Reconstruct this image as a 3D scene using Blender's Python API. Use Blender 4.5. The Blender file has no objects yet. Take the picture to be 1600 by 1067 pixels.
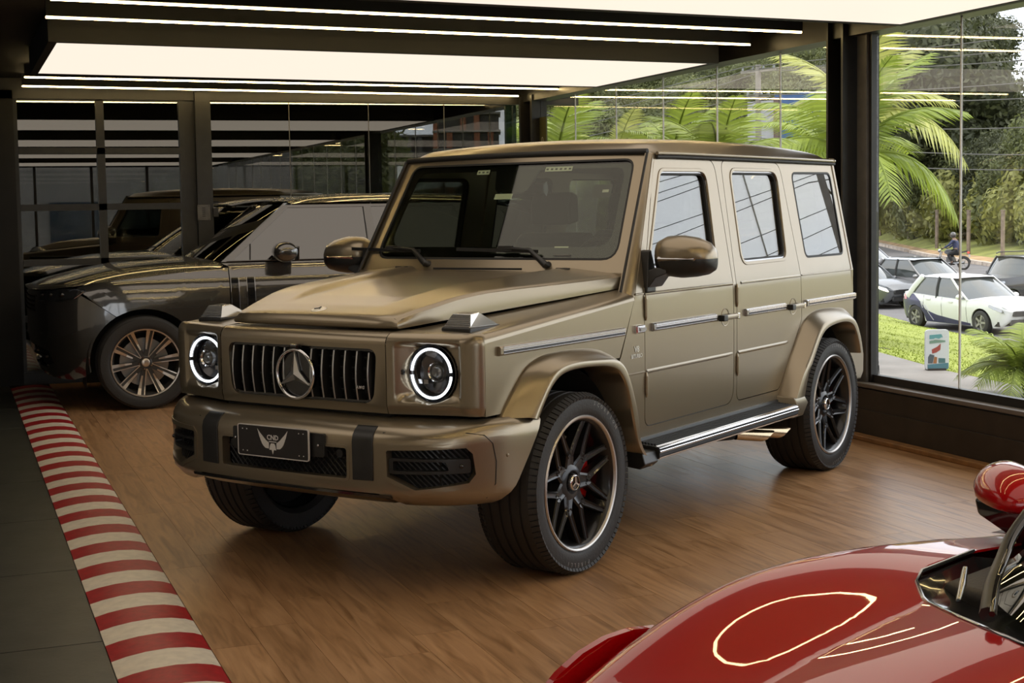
import bpy, bmesh, math, random
from mathutils import Vector, Matrix, Euler
R = math.radians
PI = math.pi
scene = bpy.context.scene
COL = scene.collection
random.seed(7)

# ------------------------------------------------------------------ camera
cam_data = bpy.data.cameras.new('camera')
cam = bpy.data.objects.new('camera', cam_data)
COL.objects.link(cam)
scene.camera = cam
cam_data.sensor_fit = 'HORIZONTAL'
cam_data.sensor_width = 36.0
cam_data.lens = 36.0 * 2257.4 / 1600.0
cam_data.shift_x = (800 - 803.7) / 1600.0
cam_data.shift_y = -(533.5 - 494.66) / 1600.0
cam_data.clip_start = 0.05
cam_data.clip_end = 900
_yaw, _pit, _rol = 1.19958, -0.0735, -0.01602
_f = Vector((-math.sin(_yaw) * math.cos(_pit), math.cos(_yaw) * math.cos(_pit), math.sin(_pit)))
_r = Vector((math.cos(_yaw), math.sin(_yaw), 0))
_u = _r.cross(_f)
_r2 = _r * math.cos(_rol) + _u * math.sin(_rol)
_u2 = -_r * math.sin(_rol) + _u * math.cos(_rol)
cam.matrix_world = Matrix(((_r2.x, _u2.x, -_f.x, 7.3428), (_r2.y, _u2.y, -_f.y, -3.17516), (_r2.z, _u2.z, -_f.z, 1.59431), (0, 0, 0, 1)))

# ------------------------------------------------------------------ sky, sun, exposure
world = bpy.data.worlds.new('overcast_sky')
scene.world = world
world.use_nodes = True
wn = world.node_tree.nodes
wl = world.node_tree.links
wn.clear()
w_out = wn.new('ShaderNodeOutputWorld')
w_bg = wn.new('ShaderNodeBackground')
w_tc = wn.new('ShaderNodeTexCoord')
w_map = wn.new('ShaderNodeMapping')
w_map.inputs['Scale'].default_value = (1, 1, 2.5)
w_noise = wn.new('ShaderNodeTexNoise')
w_noise.inputs['Scale'].default_value = 2.2
w_noise.inputs['Detail'].default_value = 5
w_ramp = wn.new('ShaderNodeValToRGB')
w_ramp.color_ramp.elements[0].position = 0.35
w_ramp.color_ramp.elements[0].color = (0.80, 0.88, 1.0, 1)
w_ramp.color_ramp.elements[1].position = 0.65
w_ramp.color_ramp.elements[1].color = (1.0, 0.99, 0.97, 1)
wl.new(w_tc.outputs['Generated'], w_map.inputs['Vector'])
wl.new(w_map.outputs['Vector'], w_noise.inputs['Vector'])
wl.new(w_noise.outputs['Fac'], w_ramp.inputs['Fac'])
wl.new(w_ramp.outputs['Color'], w_bg.inputs['Color'])
wl.new(w_bg.outputs['Background'], w_out.inputs['Surface'])
SKY = 2.3
w_bg.inputs['Strength'].default_value = SKY

sun_d = bpy.data.lights.new('hazy_sun', 'SUN')
sun_d.energy = 2.2
sun_d.angle = R(20)
sun_d.color = (1.0, 0.93, 0.80)
sun = bpy.data.objects.new('hazy_sun', sun_d)
COL.objects.link(sun)
# sun comes from the street side, high, so no direct patch reaches far into the room
sun.rotation_euler = (R(24), 0, R(150))

scene.view_settings.view_transform = 'Standard'
scene.view_settings.look = 'None'
scene.view_settings.gamma = 1.0
scene.view_settings.use_curve_mapping = False
scene.view_settings.exposure = 0.32
try:
    scene.cycles.use_denoising = True
    scene.cycles.max_bounces = 10
    scene.cycles.transparent_max_bounces = 24
    scene.cycles.glossy_bounces = 5
    scene.cycles.diffuse_bounces = 4
    scene.cycles.sample_clamp_indirect = 6.0
    scene.cycles.caustics_reflective = False
    scene.cycles.caustics_refractive = False
except Exception:
    pass

# ------------------------------------------------------------------ materials
MATS = {}
def pbsdf(m):
    return next(n for n in m.node_tree.nodes if n.type == 'BSDF_PRINCIPLED')
def mat(name, color=(0.5, 0.5, 0.5), rough=0.5, metal=0.0, coat=0.0, emit=None, estr=0.0, spec=None, noise=None, bump=None, coat_rough=0.03):
    """plain principled material; noise=(scale, amount) varies the colour, bump=(scale, strength) adds relief"""
    if name in MATS:
        return MATS[name]
    m = bpy.data.materials.new(name)
    m.use_nodes = True
    b = pbsdf(m)
    c4 = (*color, 1)
    b.inputs['Base Color'].default_value = c4
    b.inputs['Roughness'].default_value = rough
    b.inputs['Metallic'].default_value = metal
    b.inputs['Coat Weight'].default_value = coat
    b.inputs['Coat Roughness'].default_value = coat_rough
    if spec is not None:
        b.inputs['Specular IOR Level'].default_value = spec
    if emit is not None:
        b.inputs['Emission Color'].default_value = (*emit, 1)
        b.inputs['Emission Strength'].default_value = estr
    nt = m.node_tree
    if noise or bump:
        tc = nt.nodes.new('ShaderNodeTexCoord')
    if noise:
        n = nt.nodes.new('ShaderNodeTexNoise')
        n.inputs['Scale'].default_value = noise[0]
        n.inputs['Detail'].default_value = 4
        r = nt.nodes.new('ShaderNodeValToRGB')
        a = noise[1]
        r.color_ramp.elements[0].position = 0.3
        r.color_ramp.elements[1].position = 0.7
        r.color_ramp.elements[0].color = (*[max(0, c * (1 - a)) for c in color], 1)
        r.color_ramp.elements[1].color = (*[min(1, c * (1 + a)) for c in color], 1)
        nt.links.new(tc.outputs['Object'], n.inputs['Vector'])
        nt.links.new(n.outputs['Fac'], r.inputs['Fac'])
        nt.links.new(r.outputs['Color'], b.inputs['Base Color'])
    if bump:
        n2 = nt.nodes.new('ShaderNodeTexNoise')
        n2.inputs['Scale'].default_value = bump[0]
        n2.inputs['Detail'].default_value = 3
        bp = nt.nodes.new('ShaderNodeBump')
        bp.inputs['Strength'].default_value = bump[1]
        bp.inputs['Distance'].default_value = 0.01
        nt.links.new(tc.outputs['Object'], n2.inputs['Vector'])
        nt.links.new(n2.outputs['Fac'], bp.inputs['Height'])
        nt.links.new(bp.outputs['Normal'], b.inputs['Normal'])
    MATS[name] = m
    return m

def glass(name, tint=(1, 1, 1), ior=1.5, rough=0.0, haze=0.0, refl=(1, 1, 1)):
    """thin glass: straight-through transparency under a Fresnel reflection"""
    if name in MATS:
        return MATS[name]
    m = bpy.data.materials.new(name)
    m.use_nodes = True
    nt = m.node_tree
    nt.nodes.clear()
    out = nt.nodes.new('ShaderNodeOutputMaterial')
    geo = nt.nodes.new('ShaderNodeNewGeometry')
    io = nt.nodes.new('ShaderNodeMix')
    io.data_type = 'FLOAT'
    io.inputs[2].default_value = ior
    io.inputs[3].default_value = 1.0 / ior
    fr = nt.nodes.new('ShaderNodeFresnel')
    tr = nt.nodes.new('ShaderNodeBsdfTransparent')
    tr.inputs['Color'].default_value = (*tint, 1)
    gl = nt.nodes.new('ShaderNodeBsdfGlossy')
    gl.inputs['Roughness'].default_value = rough
    gl.inputs['Color'].default_value = (*refl, 1)
    mx = nt.nodes.new('ShaderNodeMixShader')
    nt.links.new(geo.outputs['Backfacing'], io.inputs[0])
    nt.links.new(io.outputs[0], fr.inputs['IOR'])
    nt.links.new(fr.outputs[0], mx.inputs[0])
    nt.links.new(tr.outputs[0], mx.inputs[1])
    nt.links.new(gl.outputs[0], mx.inputs[2])
    nt.links.new(mx.outputs[0], out.inputs['Surface'])
    MATS[name] = m
    return m

# ------------------------------------------------------------------ mesh helpers
class MB:
    def __init__(self):
        self.v, self.f = [], []
    def add(self, vs, fs):
        o = len(self.v)
        self.v += [tuple(p) for p in vs]
        self.f += [tuple(i + o for i in q) for q in fs]
        return self
    def box(self, c, s, rz=0.0, M=None):
        hx, hy, hz = s[0] / 2, s[1] / 2, s[2] / 2
        vs = [Vector((x, y, z)) for x in (-hx, hx) for y in (-hy, hy) for z in (-hz, hz)]
        if M is None:
            M = Matrix.Rotation(rz, 3, 'Z')
        vs = [M @ p + Vector(c) for p in vs]
        return self.add(vs, [(0, 1, 3, 2), (4, 6, 7, 5), (0, 4, 5, 1), (2, 3, 7, 6), (0, 2, 6, 4), (1, 5, 7, 3)])
    def bar(self, a, b, w, h, up=(0, 0, 1)):
        a, b = Vector(a), Vector(b)
        d = (b - a).normalized()
        u = Vector(up)
        s = d.cross(u)
        if s.length < 1e-5:
            s = d.cross(Vector((1, 0, 0)))
        s.normalize()
        u = s.cross(d)
        vs = []
        for p in (a, b):
            for i, j in ((-1, -1), (1, -1), (1, 1), (-1, 1)):
                vs.append(p + s * (i * w / 2) + u * (j * h / 2))
        return self.add(vs, [(3, 2, 1, 0), (4, 5, 6, 7), (0, 1, 5, 4), (1, 2, 6, 5), (2, 3, 7, 6), (3, 0, 4, 7)])
    def loft(self, rings, closed=True, caps=True):
        n = len(rings[0])
        vs = [p for r in rings for p in r]
        fs = []
        for i in range(len(rings) - 1):
            for j in range(n if closed else n - 1):
                k = (j + 1) % n
                fs.append((i * n + j, i * n + k, (i + 1) * n + k, (i + 1) * n + j))
        if caps and closed:
            fs.append(tuple(range(n - 1, -1, -1)))
            fs.append(tuple((len(rings) - 1) * n + j for j in range(n)))
        return self.add(vs, fs)
    def tube(self, pts, r, n=10, closed=False, caps=True):
        pts = [Vector(p) for p in pts]
        m = len(pts)
        rr = r if isinstance(r, (list, tuple)) else [r] * m
        rings = []
        prev = None
        for i, p in enumerate(pts):
            if closed:
                t = (pts[(i + 1) % m] - pts[i - 1]).normalized()
            else:
                t = (pts[min(i + 1, m - 1)] - pts[max(i - 1, 0)]).normalized()
            if prev is None:
                a = Vector((0, 0, 1)) if abs(t.z) < 0.9 else Vector((1, 0, 0))
                s = t.cross(a).normalized()
            else:
                s = (prev - t * prev.dot(t)).normalized()
            prev = s
            u = t.cross(s)
            rings.append([p + (s * math.cos(2 * PI * k / n) + u * math.sin(2 * PI * k / n)) * rr[i] for k in range(n)])
        if closed:
            rings.append(rings[0])
            return self.loft(rings, True, False)
        return self.loft(rings, True, caps)
    def cyl(self, a, b, r0, r1=None, n=24):
        return self.tube([a, b], [r0, r0 if r1 is None else r1], n)
    def lathe(self, prof, n=48, axis='x', c=(0, 0, 0), close=False):
        """prof: list of (axial, radius); axis x or z"""
        rings = []
        for a, r in prof:
            ring = []
            for k in range(n):
                t = 2 * PI * k / n
                q = (a, r * math.cos(t), r * math.sin(t)) if axis == 'x' else ((r * math.cos(t), r * math.sin(t), a) if axis == 'z' else (r * math.cos(t), a, r * math.sin(t)))
                ring.append(Vector(q) + Vector(c))
            rings.append(ring)
        if close:
            rings.append(rings[0])
        return self.loft(rings, True, False)
    def grid(self, fn, nu, nv):
        vs = [fn(i / nu, j / nv) for i in range(nu + 1) for j in range(nv + 1)]
        fs = []
        for i in range(nu):
            for j in range(nv):
                a = i * (nv + 1) + j
                fs.append((a, a + nv + 1, a + nv + 2, a + 1))
        return self.add(vs, fs)
    def prism(self, poly, fn, d0, d1):
        n = len(poly)
        vs = [fn(a, b, d0) for a, b in poly] + [fn(a, b, d1) for a, b in poly]
        fs = [tuple(range(n)), tuple(range(2 * n - 1, n - 1, -1))]
        for i in range(n):
            j = (i + 1) % n
            fs.append((i, i + n, j + n, j))
        return self.add(vs, fs)
    def ball(self, c, r, nu=12, nv=8):
        rx, ry, rz = r if isinstance(r, (list, tuple)) else (r, r, r)
        rings = []
        for j in range(1, nv):
            t = PI * j / nv
            rings.append([(c[0] + rx * math.sin(t) * math.cos(2 * PI * k / nu), c[1] + ry * math.sin(t) * math.sin(2 * PI * k / nu), c[2] + rz * math.cos(t)) for k in range(nu)])
        o = len(self.v)
        self.loft(rings, True, False)
        top, bot = len(self.v), len(self.v) + 1
        self.v += [(c[0], c[1], c[2] + rz), (c[0], c[1], c[2] - rz)]
        last = o + (nv - 2) * nu
        for k in range(nu):
            self.f.append((top, o + k, o + (k + 1) % nu))
            self.f.append((bot, last + (k + 1) % nu, last + k))
        return self
    def plate(self, outline, holes, fn, thick, ca=(), cb=()):
        """a sheet with holes: 2-D outline cut along lines a=const / b=const, placed by fn(a, b, depth)"""
        bm = bmesh.new()
        es = []
        for lp in [outline] + list(holes):
            vs = [bm.verts.new((a, b, 0)) for a, b in lp]
            for i in range(len(vs)):
                es.append(bm.edges.new((vs[i], vs[(i + 1) % len(vs)])))
        bmesh.ops.triangle_fill(bm, use_beauty=True, use_dissolve=False, edges=es, normal=(0, 0, 1))
        for k, cuts in ((0, ca), (1, cb)):
            for c in cuts:
                no = (1, 0, 0) if k == 0 else (0, 1, 0)
                co = (c, 0, 0) if k == 0 else (0, c, 0)
                bmesh.ops.bisect_plane(bm, geom=bm.verts[:] + bm.edges[:] + bm.faces[:], dist=1e-5, plane_co=co, plane_no=no)
        for f in bm.faces:
            if f.normal.z < 0:
                f.normal_flip()
        bm.verts.index_update()
        n = len(bm.verts)
        pts = [(v.co.x, v.co.y) for v in bm.verts]
        vs = [fn(a, b, 0.0) for a, b in pts] + [fn(a, b, thick) for a, b in pts]
        fs = []
        for f in bm.faces:
            q = [v.index for v in f.verts]
            fs.append(tuple(q))
            fs.append(tuple(i + n for i in reversed(q)))
        for e in bm.edges:
            if len(e.link_faces) == 1:
                lp = e.link_loops[0] if hasattr(e, 'link_loops') and e.link_loops else e.link_faces[0].loops[0]
                i, j = e.verts[0].index, e.verts[1].index
                for l in e.link_faces[0].loops:
                    if l.edge == e:
                        i, j = l.vert.index, l.link_loop_next.vert.index
                fs.append((j, i, i + n, j + n))
        bm.free()
        return self.add(vs, fs)
    def xf(self, M):
        self.v = [tuple(M @ Vector(p)) for p in self.v]
        return self
    def mesh(self, name, smooth=None, fix=True, weld=0.0):
        me = bpy.data.meshes.new(name)
        me.from_pydata(self.v, [], self.f)
        if fix or weld:
            bm = bmesh.new()
            bm.from_mesh(me)
            if weld:
                bmesh.ops.remove_doubles(bm, verts=bm.verts, dist=weld)
            bmesh.ops.recalc_face_normals(bm, faces=bm.faces)
            bm.to_mesh(me)
            bm.free()
        if smooth is not None:
            me.polygons.foreach_set('use_smooth', [True] * len(me.polygons))
            if smooth < 179:
                me.set_sharp_from_angle(angle=R(smooth))
        me.update()
        return me
    def build(self, name, m, parent=None, smooth=None, bevel=0.0, seg=2, fix=True, weld=0.0, **props):
        me = self.mesh(name, smooth, fix, weld)
        o = bpy.data.objects.new(name, me)
        COL.objects.link(o)
        if m is not None:
            me.materials.append(m)
        if parent is not None:
            o.parent = parent
        if bevel:
            md = o.modifiers.new('bevel', 'BEVEL')
            md.width = bevel
            md.segments = seg
            md.limit_method = 'ANGLE'
            md.angle_limit = R(40)
            md.harden_normals = smooth is not None
        for k, v in props.items():
            o[k] = v
        return o

def empty(name, loc=(0, 0, 0), rz=0.0, label=None, category=None, group=None):
    o = bpy.data.objects.new(name, None)
    o.empty_display_size = 0.1
    COL.objects.link(o)
    o.location = loc
    o.rotation_euler = (0, 0, rz)
    return tag(o, label, category, group)
def tag(o, label=None, category=None, group=None, kind=None):
    if label: o['label'] = label
    if category: o['category'] = category
    if group: o['group'] = group
    if kind: o['kind'] = kind
    return o
def copy_tree(o, parent=None):
    c = o.copy()
    COL.objects.link(c)
    if parent is not None:
        c.parent = parent
    for ch in list(o.children):
        copy_tree(ch, c)
    return c
def link_mesh(name, me, parent=None, M=None, m=None):
    o = bpy.data.objects.new(name, me)
    COL.objects.link(o)
    if parent is not None:
        o.parent = parent
    if M is not None:
        o.matrix_local = M
    if m is not None and not me.materials:
        me.materials.append(m)
    return o

def sstep(a, b, x):
    if a == b:
        return 1.0 if x >= a else 0.0
    t = min(1, max(0, (x - a) / (b - a)))
    return t * t * (3 - 2 * t)
def lerp(a, b, t):
    return a + (b - a) * t
def interp(tab, x):
    """piecewise linear table"""
    if x <= tab[0][0]:
        return tab[0][1]
    for (x0, y0), (x1, y1) in zip(tab, tab[1:]):
        if x <= x1:
            return y0 + (y1 - y0) * (x - x0) / (x1 - x0)
    return tab[-1][1]
def smooth_interp(tab, x):
    """monotone-ish cubic (Catmull-Rom) through a table"""
    if x <= tab[0][0]:
        return tab[0][1]
    if x >= tab[-1][0]:
        return tab[-1][1]
    for i in range(len(tab) - 1):
        x0, y0 = tab[i]
        x1, y1 = tab[i + 1]
        if x <= x1:
            h = x1 - x0
            m0 = (y1 - tab[i - 1][1]) / (x1 - tab[i - 1][0]) if i > 0 else (y1 - y0) / h
            m1 = (tab[i + 2][1] - y0) / (tab[i + 2][0] - x0) if i + 2 < len(tab) else (y1 - y0) / h
            t = (x - x0) / h
            return (2 * t**3 - 3 * t**2 + 1) * y0 + (t**3 - 2 * t**2 + t) * h * m0 + (-2 * t**3 + 3 * t**2) * y1 + (t**3 - t**2) * h * m1
def catmull(pts, n=8, closed=False):
    pts = [Vector(p) for p in pts]
    out = []
    m = len(pts)
    rng = range(m) if closed else range(m - 1)
    for i in rng:
        if closed:
            p0, p1, p2, p3 = pts[i - 1], pts[i], pts[(i + 1) % m], pts[(i + 2) % m]
        else:
            p0, p1, p2, p3 = pts[max(i - 1, 0)], pts[i], pts[i + 1], pts[min(i + 2, m - 1)]
        for k in range(n):
            t = k / n
            out.append(0.5 * ((2 * p1) + (p2 - p0) * t + (2 * p0 - 5 * p1 + 4 * p2 - p3) * t * t + (3 * p1 - p0 - 3 * p2 + p3) * t**3))
    if not closed:
        out.append(pts[-1])
    return out
def rpoly(pts, rad, n=5):
    """round the corners of a polygon; rad is one radius or a list"""
    m = len(pts)
    out = []
    for i in range(m):
        r = rad[i] if isinstance(rad, (list, tuple)) else rad
        p = Vector(pts[i]).to_2d()
        a = Vector(pts[i - 1]).to_2d() - p
        b = Vector(pts[(i + 1) % m]).to_2d() - p
        if r <= 0:
            out.append(tuple(p))
            continue
        la, lb = a.length, b.length
        a.normalize()
        b.normalize()
        ang = a.angle(b)
        if ang > PI - 0.05:
            out.append(tuple(p))
            continue
        d = min(r / math.tan(ang / 2), la * 0.49, lb * 0.49)
        p0, p1 = p + a * d, p + b * d
        for k in range(n + 1):
            t = k / n
            q = p0 * (1 - t)**2 + p * 2 * t * (1 - t) + p1 * t * t
            out.append(tuple(q))
    return out
def frange(a, b, s):
    out = []
    while a < b - 1e-9:
        out.append(a)
        a += s
    return out
def resample(pts, n):
    pts = [Vector(p) for p in pts]
    L = [0]
    for a, b in zip(pts, pts[1:]):
        L.append(L[-1] + (b - a).length)
    out = []
    for k in range(n + 1):
        s = L[-1] * k / n
        for i in range(len(L) - 1):
            if s <= L[i + 1] + 1e-9:
                t = (s - L[i]) / max(1e-9, L[i + 1] - L[i])
                out.append(pts[i].lerp(pts[i + 1], t))
                break
    return out
def text_mesh(txt, size=1.0, depth=0.0, align='CENTER', bold=False, shear=0.0, res=2, spacing=1.0):
    """flat lettering as mesh data in the XY plane (+z towards the reader)"""
    cu = bpy.data.curves.new('lettering', 'FONT')
    cu.body = txt
    cu.size = size
    cu.extrude = depth
    cu.align_x = align
    cu.align_y = 'CENTER'
    cu.resolution_u = res
    cu.shear = shear
    cu.space_character = spacing
    if bold:
        cu.offset = size * 0.018
    o = bpy.data.objects.new('lettering_tmp', cu)
    COL.objects.link(o)
    dg = bpy.context.evaluated_depsgraph_get()
    me = bpy.data.meshes.new_from_object(o.evaluated_get(dg))
    bpy.data.objects.remove(o)
    bpy.data.curves.remove(cu)
    return me
def frame_m(o, x, y):
    """matrix with origin o, local x and y axes as given"""
    x = Vector(x).normalized()
    z = x.cross(Vector(y)).normalized()
    y = z.cross(x)
    return Matrix(((x.x, y.x, z.x, o[0]), (x.y, y.y, z.y, o[1]), (x.z, y.z, z.z, o[2]), (0, 0, 0, 1)))
# =================================================================== showroom materials
def wood_floor_mat():
    m = mat('oak_laminate', (0.3, 0.2, 0.12), 0.33)
    nt = m.node_tree
    b = pbsdf(m)
    tc = nt.nodes.new('ShaderNodeTexCoord')
    oi = nt.nodes.new('ShaderNodeObjectInfo')
    off = nt.nodes.new('ShaderNodeVectorMath'); off.operation = 'MULTIPLY_ADD'
    off.inputs[1].default_value = (1, 1, 1)
    sc = nt.nodes.new('ShaderNodeVectorMath'); sc.operation = 'SCALE'
    sc.inputs[0].default_value = (37.0, 19.0, 11.0)
    nt.links.new(oi.outputs['Random'], sc.inputs['Scale'])
    nt.links.new(tc.outputs['Object'], off.inputs[0])
    nt.links.new(sc.outputs[0], off.inputs[2])
    mp = nt.nodes.new('ShaderNodeMapping')
    mp.inputs['Scale'].default_value = (1.6, 16.0, 1.0)
    nt.links.new(off.outputs[0], mp.inputs['Vector'])
    n1 = nt.nodes.new('ShaderNodeTexNoise'); n1.inputs['Scale'].default_value = 1.4; n1.inputs['Detail'].default_value = 7; n1.inputs['Distortion'].default_value = 1.2
    nt.links.new(mp.outputs[0], n1.inputs['Vector'])
    r = nt.nodes.new('ShaderNodeValToRGB')
    e = r.color_ramp.elements
    e[0].position = 0.28; e[0].color = (0.25, 0.128, 0.054, 1)
    e[1].position = 0.72; e[1].color = (0.52, 0.305, 0.155, 1)
    k = e.new(0.5); k.color = (0.415, 0.232, 0.110, 1)
    nt.links.new(n1.outputs['Fac'], r.inputs['Fac'])
    hs = nt.nodes.new('ShaderNodeHueSaturation')
    ma = nt.nodes.new('ShaderNodeMapRange'); ma.inputs[3].default_value = 0.90; ma.inputs[4].default_value = 1.08
    nt.links.new(oi.outputs['Random'], ma.inputs[0])
    nt.links.new(ma.outputs[0], hs.inputs['Value'])
    nt.links.new(r.outputs['Color'], hs.inputs['Color'])
    nt.links.new(hs.outputs['Color'], b.inputs['Base Color'])
    rr = nt.nodes.new('ShaderNodeMapRange'); rr.inputs[3].default_value = 0.26; rr.inputs[4].default_value = 0.44
    nt.links.new(n1.outputs['Fac'], rr.inputs[0]); nt.links.new(rr.outputs[0], b.inputs['Roughness'])
    bp = nt.nodes.new('ShaderNodeBump'); bp.inputs['Strength'].default_value = 0.12; bp.inputs['Distance'].default_value = 0.004
    nt.links.new(n1.outputs['Fac'], bp.inputs['Height']); nt.links.new(bp.outputs['Normal'], b.inputs['Normal'])
    return m
M_WOOD = wood_floor_mat()
M_TILE = mat('charcoal_porcelain', (0.032, 0.034, 0.028), 0.38, noise=(6, 0.35), bump=(40, 0.05))
M_GROUT = mat('dark_grout', (0.055, 0.055, 0.05), 0.8)
M_BLACK = mat('black_ceiling', (0.009, 0.0085, 0.008), 0.7, noise=(3, 0.3))
M_STEEL = mat('dark_painted_steel', (0.019, 0.018, 0.016), 0.42, noise=(9, 0.2))
M_FRAME = mat('graphite_frame', (0.019, 0.0185, 0.017), 0.4, noise=(12, 0.2))
M_GREYST = mat('grey_steel_edge', (0.13, 0.125, 0.12), 0.45, noise=(12, 0.15))
M_SILL = mat('dark_brown_panel', (0.035, 0.027, 0.021), 0.5, noise=(5, 0.3))
M_LEDGE = mat('sill_strip', (0.16, 0.14, 0.125), 0.4)
M_BASE = mat('oak_strip', (0.30, 0.15, 0.055), 0.45, noise=(14, 0.25))
M_RED = mat('kerb_red_paint', (0.36, 0.012, 0.016), 0.42, noise=(30, 0.18), bump=(60, 0.08))
M_WHITE = mat('kerb_white_paint', (0.74, 0.67, 0.55), 0.45, noise=(24, 0.1), bump=(60, 0.08))
M_PANEL = mat('lit_stretch_panel', (0.05, 0.048, 0.045), 0.6, emit=(1.0, 0.865, 0.725), estr=0.84)
M_LED = mat('warm_led_strip', (0.9, 0.8, 0.6), 0.5, emit=(1.0, 0.73, 0.33), estr=20.0)
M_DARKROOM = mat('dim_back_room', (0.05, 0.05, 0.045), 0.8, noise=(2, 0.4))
M_GLASSW = glass('street_window_glass', (0.975, 0.975, 0.968), 1.50)
M_GLASSB = glass('dark_mirror_glass', (0.30, 0.36, 0.34), 2.35, refl=(0.92, 0.9, 0.86))
M_JOINT = mat('silicone_joint', (0.72, 0.72, 0.68), 0.5)
M_CONC = mat('terrace_concrete', (0.20, 0.187, 0.175), 0.85, noise=(1.5, 0.25), bump=(20, 0.2))

def st(o):
    o['kind'] = 'structure'
    return o

# =================================================================== floor
U0, U1, V0, V1 = -7.2, 11.5, -2.345, 2.6
fl = MB().box(((U0 + U1) / 2, (V0 - 6.0 + V1) / 2 + 0.2, -0.06), (U1 - U0 + 6, V1 - V0 + 7.0, 0.10)).build('floor', M_GROUT)
st(fl)
PW, PL = 0.183, 1.30
plank_me = MB().box((PL / 2, PW / 2, -0.005), (PL - 0.0014, PW - 0.0013, 0.011)).mesh('plank')
plank_me.materials.append(M_WOOD)
rng = random.Random(3)
row = 0
v = V1 - PW
n_pl = 0
while v > V0 - PW * 0.5:
    u = U0 - rng.random() * PL
    while u < 3.7 and n_pl < 300:
        if u + PL > U0:
            o = link_mesh('plank', plank_me, fl, Matrix.Translation((u, v, 0)))
            n_pl += 1
        u += PL
    v -= PW
# the rest of the oak floor, towards and behind the camera, out of the picture
rest = MB()
v = V1 - PW
while v > V0 - PW * 0.5:
    u = 3.7 + rng.random() * 0.2
    for k in range(6):
        rest.box((5.0 + k * PL + PL / 2 - 0.0, v + PW / 2, -0.0055), (PL - 0.0014, PW - 0.0013, 0.011))
    v -= PW
rest.build('plank_field', M_WOOD, fl, kind='stuff')
# charcoal tiles left of the kerb
TS = 1.2
tile_me = MB().box((TS / 2, TS / 2, -0.005), (TS - 0.006, TS - 0.006, 0.012)).mesh('floor_tile')
tile_me.materials.append(M_TILE)
for i in range(8):
    for j in range(3):
        link_mesh('floor_tile', tile_me, fl, Matrix.Translation((-7.8 + i * TS, -2.70 - (j + 1) * TS, 0)))
big = MB()
for i in range(8, 16):
    for j in range(3):
        big.box((-7.8 + i * TS + TS / 2, -2.70 - (j + 1) * TS + TS / 2, -0.005), (TS - 0.006, TS - 0.006, 0.012))
big.build('tile_field', M_TILE, fl, kind='stuff')

# =================================================================== painted racing kerb
kerb = empty('racing_kerb', (0, -2.70, 0), 0, 'low red and white striped racing kerb along the edge of the wood floor', 'kerb')
prof = [(0, 0), (0.0, 0.006), (0.05, 0.018), (0.12, 0.028), (0.20, 0.032), (0.27, 0.027), (0.325, 0.016), (0.355, 0.004), (0.355, 0)]
KP = 0.2085
kb = MB().loft([[Vector((s * KP / 2 * 0.999, a, b)) for a, b in prof] for s in (-1, -0.97, 0.97, 1)], True, True)
me_r = kb.mesh('red_segment', 40); me_r.materials.append(M_RED)
me_w = me_r.copy(); me_w.name = 'white_segment'; me_w.materials.clear(); me_w.materials.append(M_WHITE)
for k in range(-6, 44):
    uc = 2.302 - KP * (k + 0.5)
    if uc < -6.98:
        break
    if k % 2:
        link_mesh('red_segment', me_r, kerb, Matrix.Translation((uc, 0, 0)))
    else:
        link_mesh('white_segment', me_w, kerb, Matrix.Translation((uc, 0, 0)))

# =================================================================== ceiling, light boxes, LED lines
st(MB().box((2.2, -1.7, 2.96), (19.2, 9.0, 0.1)).build('ceiling', M_BLACK))
def skew(u0, v):            # the light runs are not quite square to the wall
    return u0 - 0.058 * (v + 2.5)
def lightbox(u_near, u_far, label, va=-2.49, vb=2.36):
    t = empty('light_box', (0, 0, 2.70), 0, label, 'ceiling light', 'backlit ceiling panels')
    P = lambda du, vv, uu: Vector((skew(uu, vv) + du, vv, 0))
    def quad(ex):
        return [P(ex, va - ex, u_near), P(ex, vb + ex, u_near), P(-ex, vb + ex, u_far), P(-ex, va - ex, u_far)]
    inn, out = quad(0.0), quad(0.055)
    pm = MB()
    pm.add([p + Vector((0, 0, 0.004)) for p in inn] + [p + Vector((0, 0, 0.03)) for p in inn], [(0, 1, 2, 3), (7, 6, 5, 4), (0, 4, 5, 1), (1, 5, 6, 2), (2, 6, 7, 3), (3, 7, 4, 0)])
    pm.build('panel', M_PANEL, t)
    fm = MB()
    for i in range(4):
        j = (i + 1) % 4
        a, b, c, d = out[i], out[j], inn[j], inn[i]
        up = Vector((0, 0, 0.205))
        fm.add([a, b, c, d, a + up, b + up, c + up, d + up], [(0, 1, 2, 3), (7, 6, 5, 4), (0, 4, 5, 1), (1, 5, 6, 2), (2, 6, 7, 3), (3, 7, 4, 0)])
    fm.build('box_frame', M_BLACK, t)
lightbox(-2.35, -4.45, 'backlit cream ceiling panel above and behind the olive boxy SUV')
lightbox(2.15, 0.07, 'backlit cream ceiling panel at the top edge, nearest the red car')
lightbox(6.75, 4.65, 'backlit cream ceiling panel overhead near the camera')
lightbox(11.2, 9.1, 'backlit cream ceiling panel at the back of the showroom')
lightbox(2.15, 0.07, 'added cream fill light out of view over the tiled aisle left of the picture', -5.9, -3.2)  # unseen light added to brighten the side wall and the boxy SUV's front
lightbox(6.75, 4.65, 'added cream fill light out of view over the tiled aisle beside the viewpoint', -5.9, -3.2)  # second added fill light, also out of view, for the same wall
def ledline(u, v0, v1, label):
    t = empty('led_light_line', (0, 0, 2.80), 0, label, 'ceiling light', 'thin warm LED lines')
    a, b = Vector((skew(u, v0), v0, 0)), Vector((skew(u, v1), v1, 0))
    MB().bar(a, b, 0.015, 0.012).build('led_strip', M_LED, t)
    MB().bar(a + Vector((0, 0, 0.058)), b + Vector((0, 0, 0.058)), 0.035, 0.10).build('channel', M_BLACK, t)
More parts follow.
